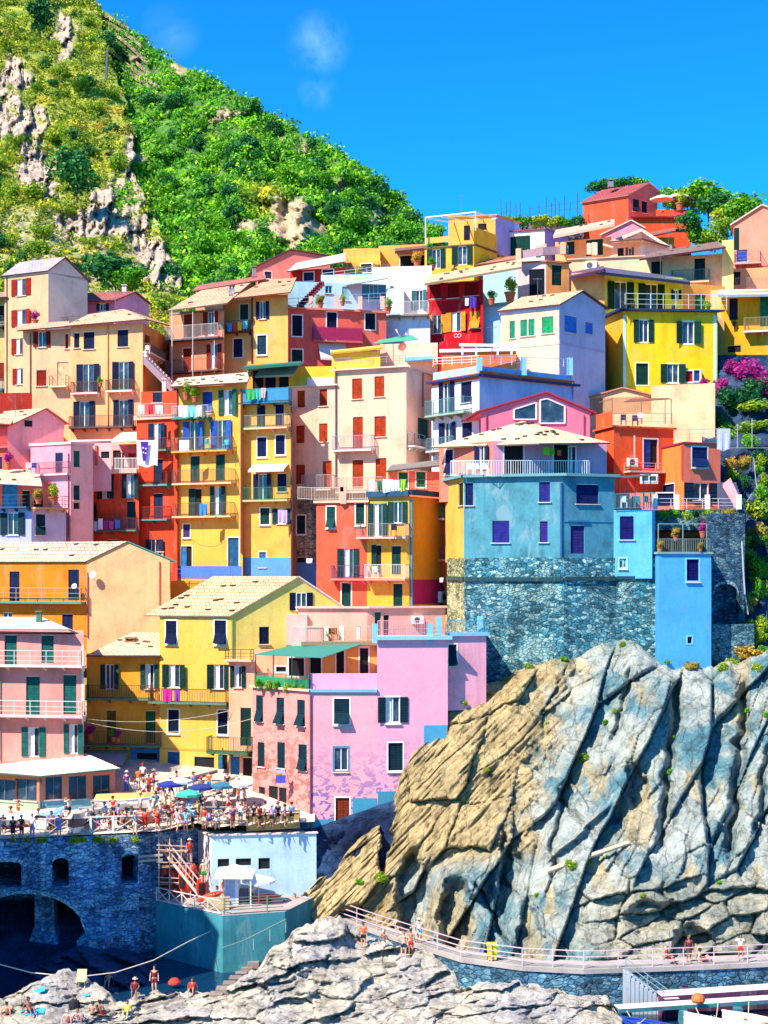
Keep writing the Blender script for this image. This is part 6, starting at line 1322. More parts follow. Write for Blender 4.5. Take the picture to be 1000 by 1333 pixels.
# garden slope at the right edge
pxs = np.arange(914, 1250, 4.); pyv = np.linspace(462, 868, 80); px = np.repeat(pxs[None], 80, 0); py = np.repeat(pyv[:, None], len(pxs), 1)
gY = interp(pyv, [(462, 156.5), (560, 148), (580, 141), (680, 134), (720, 129), (810, 124), (868, 119.6)])[:, None]+fbm(px/14, py/14, 501, 5)*4
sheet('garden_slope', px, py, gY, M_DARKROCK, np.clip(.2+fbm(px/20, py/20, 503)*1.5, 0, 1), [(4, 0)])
def gY_(x, y): return float(np.interp(y, [462, 560, 580, 680, 720, 810, 868], [156.5, 148, 141, 134, 129, 124, 119.6]))
CRM = [crown_mesh('crown', 900, 10, 700+i, .13, LM) for i in range(2)]; CRF = {'g': [crown_mesh('crown', 1100, 10, 720+i, .12, LG) for i in range(2)], 'd': [crown_mesh('crown', 1100, 10, 730+i, .12, LD) for i in range(2)], 'y': [crown_mesh('crown', 1000, 10, 740+i, .13, LY) for i in range(2)], 'o': [crown_mesh('crown', 800, 9, 750+i, .13, LO, .8, True) for i in range(2)], 'm': CRM}
def shrub(x, y, wp, hp, k, lab, cat='shrub', group='shrubs of the right hand garden', Yq=None, name='shrub', i=0):
    Yq = Yq or gY_(x, y)-1.2; o = bpy.data.objects.new(name, CRF[k][i % 2]); COL.objects.link(o); o.location = P(x, y, Yq); w = wp/F*Yq; h = hp/F*Yq
    o.scale = (w/2*1.15, min(w, 2.6)/2*1.1, h/2*1.2); o.rotation_euler = (0, random.uniform(-.2, .2), 0); return tag(o, lab, cat, group)
for k, (x, y, w, h, c, lab) in enumerate(((975, 486, 58, 34, 'm', 'large magenta bougainvillea spilling over the wall below the wall lantern'), (998, 500, 34, 30, 'm', 'magenta bougainvillea cut by the right frame edge'), (952, 478, 26, 18, 'm', 'upper magenta bougainvillea spray beside the grate window'), (939, 503, 22, 28, 'm', 'small magenta bougainvillea beside the lemon yellow house'), (917, 498, 18, 10, 'm', 'thin magenta bougainvillea strand by the red door'),
    (960, 520, 60, 46, 'd', 'dark green hedge mass under the bougainvillea'), (935, 550, 30, 40, 'd', 'dark green shrub against the stained beige wall'), (985, 505, 40, 34, 'd', 'dark shrub at the frame edge under the bougainvillea'),
    (978, 530, 56, 18, 'y', 'upper strip of yellow green vine foliage'), (975, 556, 62, 18, 'y', 'lower strip of yellow green vine foliage'), (944, 556, 20, 14, 'y', 'golden shrub beside the striped towel'),
    (953, 604, 16, 18, 'o', 'rusty dry shrub below the striped towel'), (970, 602, 20, 22, 'o', 'larger rusty shrub left of the yellow flowers'), (990, 600, 20, 22, 'y', 'yellow shrub at the frame edge above the handrail'), (970, 626, 18, 20, 'd', 'dark green shrub on the rocky bank'), (993, 625, 18, 24, 'y', 'pale yellow shrub right of the handrail'),
    (985, 665, 40, 34, 'y', 'large yellow green shrub below the handrail bend'), (990, 695, 26, 26, 'o', 'dry golden shrub at the frame edge'), (968, 706, 22, 20, 'o', 'spiky rusty plant above the pale pipe'), (985, 740, 30, 36, 'y', 'bright yellow green bush beside the pale pipe'), (992, 768, 26, 34, 'g', 'green bush under the bright yellow green bush'), (975, 785, 20, 24, 'o', 'dry grass tuft beside the arched niche'), (990, 815, 26, 20, 'y', 'low yellow bush right of the short parapet'), (975, 850, 34, 18, 'o', 'dry golden grass on the cliff top'), (952, 862, 26, 12, 'y', 'yellow grass at the foot of the parapet wall'),
    )): shrub(x, y, w, h, c, lab, i=k)
gr = random.Random(3)
for k in range(46):
    x, y = gr.uniform(934, 1006), gr.uniform(566, 850); c = gr.choice('dgdyg')
    if x < 972 and y > 660: continue
    w = gr.uniform(14, 26); lab = {'d': 'small dark green shrub filling the garden bank', 'g': 'small mid green shrub filling the garden bank', 'y': 'small yellow green shrub filling the garden bank'}[c]
    shrub(x, y, w, w*gr.uniform(.8, 1.2), c, lab, group={'d': 'dark filler shrubs of the bank', 'g': 'green filler shrubs of the bank', 'y': 'yellow filler shrubs of the bank'}[c], i=k)
HG = [(862, 670, 'y'), (878, 668, 'g'), (893, 672, 'y'), (908, 668, 'd'), (922, 670, 'y'), (936, 674, 'g'), (948, 668, 'o'), (940, 684, 'y')]
for k, (x, y, c) in enumerate(HG): shrub(x, y, 19, 15, c, f"{['yellow green', 'green', 'golden', 'dark green', 'lime', 'leafy green', 'dry', 'low yellow'][k]} trailing plant on the terrace wall, {['first', 'second', 'third', 'fourth', 'fifth', 'sixth', 'seventh', 'eighth'][k]} from the left", group='trailing plants on the terrace wall', Yq=124.9, i=k)
mb = MB()
for a, b in (((944, 583, 138), (1010, 583, 138)), ((981, 596, 137), (985, 635, 134)), ((985, 635, 134), (966, 662, 131)), ((979, 583, 138), (979, 545, 139)), ((960, 583, 138), (960, 552, 139))): mb.bar(P(*a), P(*b), .05)
tag(mb.build('handrail', paint('#8f989c', .5)), 'pale bent metal handrail climbing the garden bank', 'handrail')
mb = MB(); mb.tube([P(966, 705, 123), P(968, 745, 122.4), P(970, 775, 122), P(974, 800, 121.5)], .07, 7); tag(mb.build('downpipe', paint('#9aa4a8', .4)), 'pale pipe running down the garden wall edge', 'pipe')
mb = MB(); mb.prism([P(941, 630, 130), P(951, 622, 131.5), P(966, 655, 128.5), P(960, 662, 127.5)], (0, 0, -.25)); tag(mb.build('stair_parapet', plaster('#f0a0a0')), 'pink sloping parapet beside the outside stair', 'parapet')
# tufts on the cliff and along walls are put on real surfaces by casting rays from the eye
DG = bpy.context.evaluated_depsgraph_get(); DG.update()
def hit(x, y):
    d = P(x, y, 1)-Vector((0, 0, HC)); d.normalize(); ok, loc, nrm, i, ob, mx = SC.ray_cast(DG, Vector((0, 0, HC)), d); return (loc, nrm) if ok else (P(x, y, 105), Vector((0, 0, 1)))
names = ['small yellow tuft', 'green tuft', 'golden tuft', 'bright lime tuft', 'low green cushion', 'dry tuft']
TF = [(688, 868, 16, 'y', 'on the tan slab near the rubble wall'), (735, 858, 14, 'g', 'under the rubble wall'), (660, 885, 14, 'y', 'at the upper edge of the tan slab'), (640, 905, 12, 'o', 'left of the tan slab edge'), (604, 915, 12, 'y', 'beside the pink house extension'), (810, 838, 12, 'y', 'at the top of the rock rib'), (868, 862, 10, 'y', 'below the sky blue tower'), (712, 942, 10, 'y', 'in the middle of the tan slab'), (633, 1002, 10, 'y', 'low on the tan slab'), (760, 985, 18, 'y', 'at the long diagonal joint'), (790, 940, 12, 'g', 'higher in the diagonal joint'), (800, 925, 10, 'y', 'at the top of the diagonal joint'), (742, 1126, 22, 'y', 'left part of the ledge'), (766, 1122, 20, 'y', 'right part of the ledge'), (700, 1165, 10, 'g', 'on the green slab'), (880, 960, 10, 'g', 'high in the central crack'), (874, 1005, 12, 'g', 'halfway down the central crack'), (868, 1040, 12, 'y', 'low in the central crack'), (975, 925, 12, 'g', 'high in the right crack'), (952, 1070, 12, 'y', 'in the right crack'), (938, 1150, 12, 'g', 'at the base of the right crack'), (836, 1165, 10, 'y', 'over the dark hollow'), (495, 1142, 22, 'y', 'on the shoulder above the walkway'), (470, 1148, 16, 'g', 'left on the shoulder above the walkway'), (900, 868, 22, 'o', 'along the cliff top under the tower'), (940, 868, 20, 'y', 'along the cliff top right of the tower'), (985, 870, 20, 'y', 'at the cliff top by the frame edge'), (790, 1115, 10, 'y', 'at the end of the fallen pale log'), (1000, 930, 14, 'g', 'on the rightmost slab')]
for k, (x, y, w, c, where) in enumerate(TF):
    l, n = hit(x, y); sc = w/F*l.y; o = bpy.data.objects.new('grass_tuft', CRF[c][k % 2]); COL.objects.link(o); o.location = l; o.scale = (sc/1.7, sc/1.9, sc/2.2); tag(o, f"{names[{'y': 0, 'g': 1, 'o': 5}[c]]} {where}", 'plant', 'tufts growing on the cliff')
for k, (x, w, lab) in enumerate(((18, 9, 'small moss cushion at the left of the plaza edge'), (54, 15, 'large round moss cushion on the plaza edge'), (37, 7, 'tiny moss cushion between two railing posts'), (100, 26, 'long moss fringe under the plaza railing'), (128, 24, 'second long moss fringe under the plaza railing'), (146, 14, 'moss cushion at the end of the fringe'), (176, 16, 'dark moss cushion near the harbour wall corner'))):
    l, n = hit(x, 1097); sc = w/F*l.y; o = bpy.data.objects.new('moss_cushion', CRF['y'][k % 2]); COL.objects.link(o); o.location = l+Vector((0, -.1, .25)); o.scale = (sc/1.8, .35, .38); tag(o, lab, 'plant', 'moss on the plaza edge')
# ------------------------------------------------------------------ people
def skinmesh(name, pts, edges, root=0, sub=1):
    me = bpy.data.meshes.new(name); me.from_pydata([p[:3] for p in pts], edges, []); o = bpy.data.objects.new(name, me); COL.objects.link(o)
    md = o.modifiers.new('s', 'SKIN'); sv = me.skin_vertices[0].data
    for i, p in enumerate(pts): sv[i].radius = (p[3], p[4] if len(p) > 4 else p[3]); sv[i].use_root = (i == root)
    md.branch_smoothing = .4
    if sub: ss = o.modifiers.new('u', 'SUBSURF'); ss.levels = sub; ss.render_levels = sub
    dg = bpy.context.evaluated_depsgraph_get(); dg.update(); m2 = bpy.data.meshes.new_from_object(o.evaluated_get(dg)); m2.name = name
    bpy.data.objects.remove(o); bpy.data.meshes.remove(me)
    m2.polygons.foreach_set('use_smooth', [True]*len(m2.polygons)); return m2
class Pose:
    def __init__(s, name, J, dress=False):
        s.J = J; g = lambda k: J[k]
        def lerp(a, b, t): return tuple(a[i]+(b[i]-a[i])*t for i in range(3))
        pts = []; ed = []; ix = {}
        def add(k, p, *r): ix[k] = len(pts); pts.append(tuple(p)+r); return ix[k]
        add('pel', g('pel'), .135, .105); add('wai', lerp(g('pel'), g('che'), .5), .12, .09); add('che', g('che'), .15, .105); add('nec', g('nec'), .052); add('hd0', lerp(g('nec'), g('head'), .55), .066, .075); add('head', g('head'), .078, .092); add('top', g('top'), .05, .06)
        ed += [(0, 1), (1, 2), (2, 3), (3, 4), (4, 5), (5, 6)]
        f = g('face'); hd = g('head'); add('nose', tuple(hd[i]+f[i]*.115 for i in range(3)), .014); ed.append((5, ix['nose']))
        for sd in 'lr':
            sg = 1 if sd == 'l' else -1
            a = add('sh'+sd, g('sh'+sd), .058); b = add('el'+sd, g('el'+sd), .04); c = add('wr'+sd, g('wr'+sd), .027); ed += [(ix['che'], a), (a, b), (b, c)]
            el, wr = g('el'+sd), g('wr'+sd); v = Vector(wr)-Vector(el); v.normalize(); side = v.cross(Vector((0, 1, .1))); side.normalize()
            pm = Vector(wr)+v*.06; pk = add('pa'+sd, pm, .03, .018); ed.append((c, pk))
            for q, ln in enumerate((.055, .066, .07, .062, .048)):
                st = pm+side*(-.02+.012*q) if q else Vector(wr)+v*.02+side*-.03*sg
                en = st+v*ln+Vector((0, -.012*q if q else -.02, 0)); ed.append((pk if q else c, add(f'f{sd}{q}', en, .008)))
            a = add('hi'+sd, g('hi'+sd), .088); b = add('kn'+sd, g('kn'+sd), .058); c = add('an'+sd, g('an'+sd), .038); d = add('to'+sd, g('to'+sd), .034, .026); ed += [(0, a), (a, b), (b, c), (c, d)]
        s.body = skinmesh('person', pts, ed)
        k = .02
        sp = [tuple(lerp(g('pel'), g('che'), .12))+(.14+k, .108+k), tuple(lerp(g('pel'), g('che'), .5))+(.125+k, .094+k), tuple(g('che'))+(.152+k, .108+k), tuple(lerp(g('che'), g('nec'), .8))+(.08, .07)]
        se = [(0, 1), (1, 2), (2, 3)]
        for sd in 'lr': n = len(sp); sp += [tuple(g('sh'+sd))+(.06+k,), tuple(lerp(g('sh'+sd), g('el'+sd), .6))+(.046+k,)]; se += [(2, n), (n, n+1)]
        s.shirt = skinmesh('shirt', sp, se, 1)
        sp = [tuple(lerp(g('pel'), g('che'), .22))+(.132+k, .1+k), tuple(g('pel'))+(.138+k, .11+k)]; se = [(0, 1)]
        for sd in 'lr': n = len(sp); sp += [tuple(g('hi'+sd))+(.092+k,), tuple(lerp(g('hi'+sd), g('kn'+sd), .72))+(.08+k,)]; se += [(1, n), (n, n+1)]
        s.shorts = skinmesh('shorts', sp, se, 1)
        sp = [tuple(lerp(g('pel'), g('che'), .22))+(.132+k, .1+k), tuple(g('pel'))+(.14+k, .115+k)]; se = [(0, 1)]
        for sd in 'lr': n = len(sp); sp += [tuple(g('hi'+sd))+(.092+k,), tuple(lerp(g('hi'+sd), g('kn'+sd), .95))+(.07+k,), tuple(lerp(g('kn'+sd), g('an'+sd), .9))+(.05+k,)]; se += [(1, n), (n, n+1), (n+1, n+2)]
        s.trousers = skinmesh('trousers', sp, se, 1)
        kn = lerp(g('knl'), g('knr'), .5); mb = MB(); pl = Vector(g('pel')); c = Vector(g('che'))
        sp = [tuple(lerp(g('pel'), g('che'), .4))+(.13, .105), tuple(g('pel'))+(.175, .14), tuple(lerp(g('pel'), kn, .5))+(.2, .17), tuple(lerp(g('pel'), kn, 1.05))+(.22, .19)]
        s.skirt = skinmesh('skirt', sp, [(0, 1), (1, 2), (2, 3)], 1)
        F_ = Vector(f); bk = Vector(hd)-F_*.02; hp = [tuple(bk+Vector((0, 0, .075)))+(.075, .085), tuple(bk+Vector((0, 0, .02))-F_*.02)+(.088, .09), tuple(bk+Vector((0, 0, -.06))-F_*.05)+(.06, .05)]
        s.hair = skinmesh('hair', hp, [(0, 1), (1, 2)], 1)
        hb = MB(); t = Vector(g('top')); hb.lathe(t, [(.17, -.055), (.17, -.045), (.09, -.045), (.085, .03), (.03, .055), (.001, .055)], 12); o = hb._build('hat', paint('#f0ece0', .8)); s.hat = o.data; bpy.data.objects.remove(o)
BASE = dict(pel=(0, 0, .93), che=(0, 0, 1.27), nec=(0, 0, 1.46), head=(0, -.02, 1.61), top=(0, -.01, 1.69), face=(0, -1, 0), shl=(.17, 0, 1.38), shr=(-.17, 0, 1.38), ell=(.23, .02, 1.12), elr=(-.23, .02, 1.12), wrl=(.25, -.08, .88), wrr=(-.25, -.08, .88),
    hil=(.085, 0, .88), hir=(-.085, 0, .88), knl=(.1, -.02, .49), knr=(-.1, -.02, .49), anl=(.1, .02, .08), anr=(-.1, .02, .08), tol=(.12, -.14, .03), tor=(-.12, -.14, .03))
def ps(**k): d = dict(BASE); d.update(k); return d
POSES = {'stand': Pose('stand', ps()),
 'lean': Pose('lean', ps(che=(0, -.12, 1.24), nec=(0, -.2, 1.41), head=(0, -.27, 1.55), top=(0, -.27, 1.64), shl=(.17, -.16, 1.34), shr=(-.17, -.16, 1.34), ell=(.24, -.3, 1.12), elr=(-.24, -.3, 1.12), wrl=(.1, -.46, 1.1), wrr=(-.1, -.46, 1.1))),
 'walk': Pose('walk', ps(knl=(.1, -.2, .52), anl=(.1, -.24, .1), tol=(.1, -.4, .06), knr=(-.1, .08, .5), anr=(-.1, .32, .16), tor=(-.1, .26, .04), ell=(.24, .14, 1.14), wrl=(.25, .1, .9), elr=(-.24, -.1, 1.14), wrr=(-.22, -.28, .98))),
 'hips': Pose('hips', ps(ell=(.38, .1, 1.16), elr=(-.38, .1, 1.16), wrl=(.2, -.02, .98), wrr=(-.2, -.02, .98), knl=(.14, -.05, .5), anl=(.16, .0, .08), tol=(.2, -.15, .03))),
 'photo': Pose('photo', ps(ell=(.24, -.22, 1.26), elr=(-.24, -.22, 1.26), wrl=(.08, -.34, 1.46), wrr=(-.08, -.34, 1.46))),
 'sit': Pose('sit', ps(pel=(0, 0, .45), che=(0, .02, .8), nec=(0, .02, .98), head=(0, -.02, 1.13), top=(0, -.01, 1.21), shl=(.17, .02, .9), shr=(-.17, .02, .9), ell=(.24, -.04, .65), elr=(-.24, -.04, .65), wrl=(.16, -.26, .56), wrr=(-.16, -.26, .56), hil=(.09, -.03, .45), hir=(-.09, -.03, .45), knl=(.12, -.46, .47), knr=(-.12, -.46, .47), anl=(.12, -.48, .08), anr=(-.12, -.48, .08), tol=(.13, -.63, .04), tor=(-.13, -.63, .04))),
 'ground': Pose('ground', ps(pel=(0, 0, .12), che=(0, .14, .46), nec=(0, .16, .64), head=(0, .1, .78), top=(0, .1, .86), shl=(.17, .16, .56), shr=(-.17, .16, .56), ell=(.26, .26, .34), elr=(-.26, .26, .34), wrl=(.28, .32, .06), wrr=(-.28, .32, .06), hil=(.09, -.04, .12), hir=(-.09, -.04, .12), knl=(.12, -.36, .42), knr=(-.12, -.36, .38), anl=(.12, -.62, .08), anr=(-.12, -.66, .08), tol=(.13, -.76, .04), tor=(-.13, -.8, .04))),
 'lie': Pose('lie', ps(pel=(0, 0, .12), che=(0, .34, .13), nec=(0, .53, .13), head=(0, .68, .13), top=(0, .76, .13), face=(0, 0, 1), shl=(.17, .44, .12), shr=(-.17, .44, .12), ell=(.27, .2, .08), elr=(-.27, .2, .08), wrl=(.27, -.04, .06), wrr=(-.27, -.04, .06), hil=(.09, -.05, .12), hir=(-.09, -.05, .12), knl=(.11, -.44, .14), knr=(-.11, -.44, .1), anl=(.11, -.85, .06), anr=(-.11, -.85, .06), tol=(.13, -.9, .14), tor=(-.13, -.9, .14)))}
SKIN = [paint(c, .6, .08, 'skin') for c in ('#c98f70', '#b07a5a', '#d8a88c', '#94614a')]; HAIR = [paint(c, .7, .1, 'hair') for c in ('#2a1a12', '#4a2f1c', '#8a6a3a', '#1a1414', '#b8a890')]
CLO = {}
def cloth(h): return paint(h, .9, .12, 'cloth')
npers = [0]
def person(loc, rz, pose, label, top=None, bottom=None, btype='shorts', hat=None, group=None, sc=1.0):
    p = POSES[pose]; npers[0] += 1; n = npers[0]
    o = bpy.data.objects.new('person', p.body); COL.objects.link(o); o.location = loc; o.rotation_euler = (0, 0, rz); o.scale = (sc*1.06, sc*1.06, sc)
    def mset(ob, m):
        if not ob.data.materials: ob.data.materials.append(m)
        ob.material_slots[0].link = 'OBJECT'; ob.material_slots[0].material = m
    mset(o, SKIN[n*7 % 4])
    def ch(nm, me, m): c = bpy.data.objects.new(nm, me); COL.objects.link(c); c.parent = o; mset(c, m)
    if top: ch('shirt', p.shirt, cloth(top))
    if bottom: ch(btype, getattr(p, btype), cloth(bottom))
    ch('hair', p.hair, HAIR[n*3 % 5])
    if hat: ch('hat', p.hat, cloth(hat))
    return tag(o, label, 'person', group)
def onplaza(x, y): Y = plazaY(y); q = P(x, y, Y); return Vector((q.x, q.y, zpl(Y)))
CN = {'navy': '#1c2450', 'maroon': '#7a1f2c', 'lavender': '#a89ad8', 'purple': '#6a3a8c', 'teal': '#2f9a9a', 'magenta': '#b82a7a', 'red': '#cf2a22', 'white': '#f0eee8', 'black': '#16161a', 'blue': '#3a7ac0', 'pink': '#e8a0b0', 'green': '#2aa82a', 'yellow': '#d8cc3a', 'cream': '#e8d8b8', 'orange': '#e0602a', 'brown': '#5a3a2a', 'grey': '#8a8a94', 'sky': '#7ac0e8'}
GP = 'people on the plaza'
for x, y, rz, pose, t, b, bt, hat, lab in (
    (5, 1088, 0, 'lean', 'navy', 'navy', 'shorts', 'white', 'person in navy with a white cap leaning at the left end of the railing'),
    (17, 1094, 3, 'stand', 'maroon', 'maroon', 'skirt', None, 'person in a maroon dress, first right of the navy figure'),
    (28, 1092, 2.6, 'hips', 'brown', 'maroon', 'shorts', None, 'person in a brown top and maroon shorts with hands on hips'),
    (42, 1090, 3, 'stand', 'white', 'lavender', 'trousers', None, 'person in a white shirt and lavender trousers by the railing'),
    (67, 1087, 0, 'stand', 'purple', 'black', 'shorts', None, 'person in a purple shirt before the blue white boat'),
    (77, 1090, .5, 'stand', 'lavender', 'lavender', 'skirt', 'white', 'person in a lavender dress and white sun hat at the railing'),
    (128, 1086, 3.1, 'lean', 'teal', 'magenta', 'shorts', None, 'person in a teal shirt and magenta shorts facing the village'),
    (143, 1084, 1, 'stand', None, 'red', 'shorts', None, 'shirtless person in red shorts beside the teal shirted one'),
    (154, 1076, 2, 'stand', 'lavender', 'black', 'trousers', None, 'person in a pale lilac shirt and black trousers'),
    (163, 1082, -.6, 'photo', 'black', 'brown', 'trousers', None, 'person all in dark clothes holding up a camera'),
    (189, 1083, 3, 'stand', 'red', 'red', 'skirt', None, 'person in a bright red dress near the plaza corner'),
    (196, 1072, 0, 'stand', 'white', 'pink', 'shorts', None, 'person in a white shirt and pink shorts behind the red dress'),
    (199, 1064, 2.4, 'stand', 'white', 'grey', 'shorts', 'white', 'person in white with a white cap among the plaza crowd'),
    (205, 1081, .4, 'hips', 'orange', 'red', 'skirt', None, 'person in an orange top and red skirt at the plaza corner'),
    (220, 1081, 3.1, 'stand', 'black', 'grey', 'shorts', None, 'person in a black top and grey shorts by the thin railing'),
    (231, 1083, 2.8, 'walk', 'pink', 'white', 'shorts', None, 'walking person in a pink shirt and white shorts'),
    (242, 1083, 3.0, 'stand', 'sky', 'lavender', 'shorts', 'red', 'person in a sky blue tee, lavender shorts and red cap'),
    (165, 1032, 0, 'stand', 'purple', 'blue', 'trousers', 'white', 'person in a purple top and blue jeans by the restaurant corner'),
    (175, 1044, .3, 'stand', 'white', 'cream', 'trousers', None, 'person in white shirt and cream trousers before the blue shop'),
    (187, 1044, 3.1, 'stand', 'white', 'maroon', 'shorts', None, 'person in a white tee and maroon shorts seen from behind'),
    (194, 1036, 3.1, 'walk', 'red', 'maroon', 'trousers', 'white', 'walking person in a red shirt and white cap near the shop'),
    (213, 1052, 2.6, 'stand', None, 'cream', 'trousers', None, 'shirtless person in long cream trousers in mid plaza'),
    (247, 1066, 0, 'stand', 'sky', 'sky', 'skirt', None, 'person in a pale blue dress under the green umbrella'),
    (258, 1072, 1.5, 'stand', 'yellow', 'black', 'shorts', None, 'person in a yellow shirt and black shorts'),
    (274, 1076, 0, 'sit', 'lavender', 'blue', 'shorts', None, 'seated person in a lavender shirt and blue shorts'),
    (291, 1074, 2, 'sit', None, 'white', 'shorts', None, 'seated shirtless person in white shorts'),
    (303, 1078, 0, 'stand', 'purple', 'maroon', 'skirt', None, 'person in purple with a maroon skirt at the wooden fence'),
    (313, 1074, 3, 'stand', 'white', 'teal', 'shorts', None, 'person in white shirt and teal shorts behind the wooden fence')):
    person(onplaza(x, y), rz, pose, lab, CN.get(t), CN.get(b), bt, CN.get(hat), GP)
for k, (x, t, hat, lab) in enumerate(((322, 'navy', None, 'person in navy behind the board fence, left end'), (331, 'black', None, 'person in black behind the board fence'), (338, 'red', None, 'person in red behind the board fence'), (345, 'white', None, 'person in white behind the board fence'), (354, 'lavender', 'white', 'person with a white hat behind the board fence'), (362, 'navy', 'red', 'person with a red cap behind the board fence'), (371, 'purple', None, 'person in purple behind the board fence, right end'), (380, 'blue', None, 'person in blue by the pink house corner'))):
    q = onplaza(x, 1077-(k % 2)*3); person(q, 2+k, 'stand', lab, CN[t], CN['black'], 'shorts', CN.get(hat), GP)
used = set(); pr = random.Random(11); spots = [(14, 1080), (24, 1072), (50, 1083), (58, 1072), (86, 1080), (90, 1066), (114, 1083), (121, 1072), (136, 1074), (147, 1066), (171, 1080), (176, 1086), (183, 1062), (186, 1074), (203, 1060), (209, 1070), (216, 1064), (225, 1070), (233, 1060), (237, 1074), (251, 1080), (262, 1062), (266, 1080), (279, 1064), (284, 1080), (297, 1060), (310, 1060), (318, 1054), (180, 1028), (186, 1022), (200, 1030), (206, 1040), (222, 1040), (230, 1032), (241, 1042), (252, 1034), (262, 1040), (272, 1032), (284, 1040), (296, 1034), (306, 1044)]
for k, (x, y) in enumerate(spots):
    while True:
        t, b_, h_ = pr.choice(['red', 'white', 'pink', 'sky', 'navy', 'yellow', 'teal', 'orange', 'lavender', 'grey', 'cream', 'magenta']), pr.choice(['black', 'white', 'blue', 'grey', 'cream', 'navy', 'red']), pr.choice([None, None, 'white', 'cream', 'red'])
        if (t, b_, h_) not in used and t != b_: used.add((t, b_, h_)); break
    zone = 'near the boats' if x < 160 else ('by the plaza corner' if y > 1068 else ('in mid plaza' if y > 1050 else 'near the shops'))
    person(onplaza(x, y), pr.uniform(0, 6.2), pr.choice(['stand', 'walk', 'hips', 'stand', 'photo', 'sit']), f"person in {t} top and {b_} shorts, {h_ + ' hat' if h_ else 'bareheaded'}, {zone}", CN[t], CN[b_], 'shorts', CN.get(h_), GP)
# lower deck, walkway, rocks
def onz(x, y, z): Y = F*(HC-z)/(y-HOR); return P(x, y, Y)
for x, y, z, rz, pose, t, b, bt, hat, lab in (
    (265, 1150, 4.6, 3.0, 'stand', None, 'green', 'shorts', None, 'shirtless person in bright green shorts on the stair'),
    (247, 1122, 5.6, .3, 'walk', 'red', 'maroon', 'shorts', 'white', 'person in red with a white hat coming down the stair'),
    (291, 1172, zq, 1, 'stand', None, 'pink', 'shorts', 'white', 'bare chested person with a white hat beside the kiosk'),
    (283, 1176, zq, 0, 'sit', 'sky', 'blue', 'shorts', None, 'person in sky blue seated left of the kiosk'),
    (329, 1172, zq, 0, 'sit', 'white', 'navy', 'shorts', None, 'person in white seated under the white parasol'),
    (370, 1200, 1.3, 2.8, 'stand', 'sky', 'blue', 'trousers', 'white', 'person wrapped in pale blue with a white hat by the quay corner'),
    (384, 1194, 1.4, 0, 'stand', 'maroon', 'pink', 'shorts', None, 'person in a maroon top on the path end'),
    (398, 1192, 1.4, 2.5, 'stand', 'sky', 'black', 'shorts', None, 'person in a pale blue shirt with dark shorts on the path end'),
    (392, 1192, 1.2, 3.1, 'stand', 'black', 'black', 'shorts', None, 'person in black on the path end'),
    (546, 1227, zw, 0, 'stand', 'white', 'sky', 'shorts', 'white', 'person in white with a white hat on the walkway'),
    (868, 1255, zw, 1.2, 'sit', 'red', 'maroon', 'shorts', None, 'person in red sitting at the back of the walkway'),
    (897, 1252, zw, 0, 'stand', 'maroon', 'brown', 'skirt', None, 'person in a maroon top standing on the right part of the walkway'),
    (914, 1252, zw, 1.5, 'ground', None, 'red', 'shorts', None, 'bare chested person sitting on the walkway floor'),
    (964, 1250, zw, 0, 'hips', 'white', 'red', 'shorts', None, 'person in a white shirt and red shorts on the walkway')):
    q = onz(x, y, z); person(q, rz, pose, lab, CN.get(t), CN.get(b), bt, CN.get(hat), 'people by the water')
for x, y, rz, pose, t, b, hat, lab in (
    (473, 1234, 3.0, 'stand', 'orange', 'black', None, 'person in orange and black shorts alone on the pale rock'),
    (500, 1244, 2.2, 'walk', None, 'white', None, 'shirtless person in white shorts stepping on the rock'),
    (526, 1246, 3.1, 'hips', None, 'navy', None, 'tanned person in navy shorts with hands on hips on the rock'),
    (535, 1243, 2.9, 'stand', None, 'red', None, 'tanned person in red shorts behind the navy shorts'),
    (10, 1322, 3, 'ground', None, 'maroon', None, 'sunbather sitting at the left edge of the pale rocks'),
    (38, 1318, .6, 'ground', None, 'navy', None, 'sunbather sitting above the turquoise towel'),
    (89, 1332, 3, 'ground', None, 'red', None, 'sunbather at the bottom edge, left of the dark bag'),
    (102, 1331, 3, 'ground', 'pink', 'white', None, 'sunbather in pink at the bottom edge'),
    (121, 1330, 3, 'sit', None, 'black', None, 'tanned sunbather sitting high at the bottom edge'),
    (130, 1328, 2.8, 'sit', None, 'red', None, 'sunbather in red shorts beside the tanned one'),
    (165, 1322, 0, 'ground', 'yellow', 'green', None, 'sunbather in yellow on the pale rock'),
    (228, 1328, 1.4, 'lie', None, 'maroon', None, 'sunbather lying on the rock at the bottom'),
    (141, 1282, 0, 'ground', None, 'brown', None, 'person sitting in the shade by the dark rocks'),
    (176, 1298, 0, 'sit', 'maroon', 'navy', 'cream', 'person with a straw hat in the shade'),
    (201, 1292, 0, 'stand', 'maroon', 'maroon', None, 'person in maroon standing in the shade'),
    (250, 1292, 0, 'ground', 'red', 'black', None, 'person in red at the foot of the quay block')):
    l, n = hit(x, y); person(l, rz, pose, lab, CN.get(t), CN.get(b), 'shorts', CN.get(hat), 'people on the rocks')

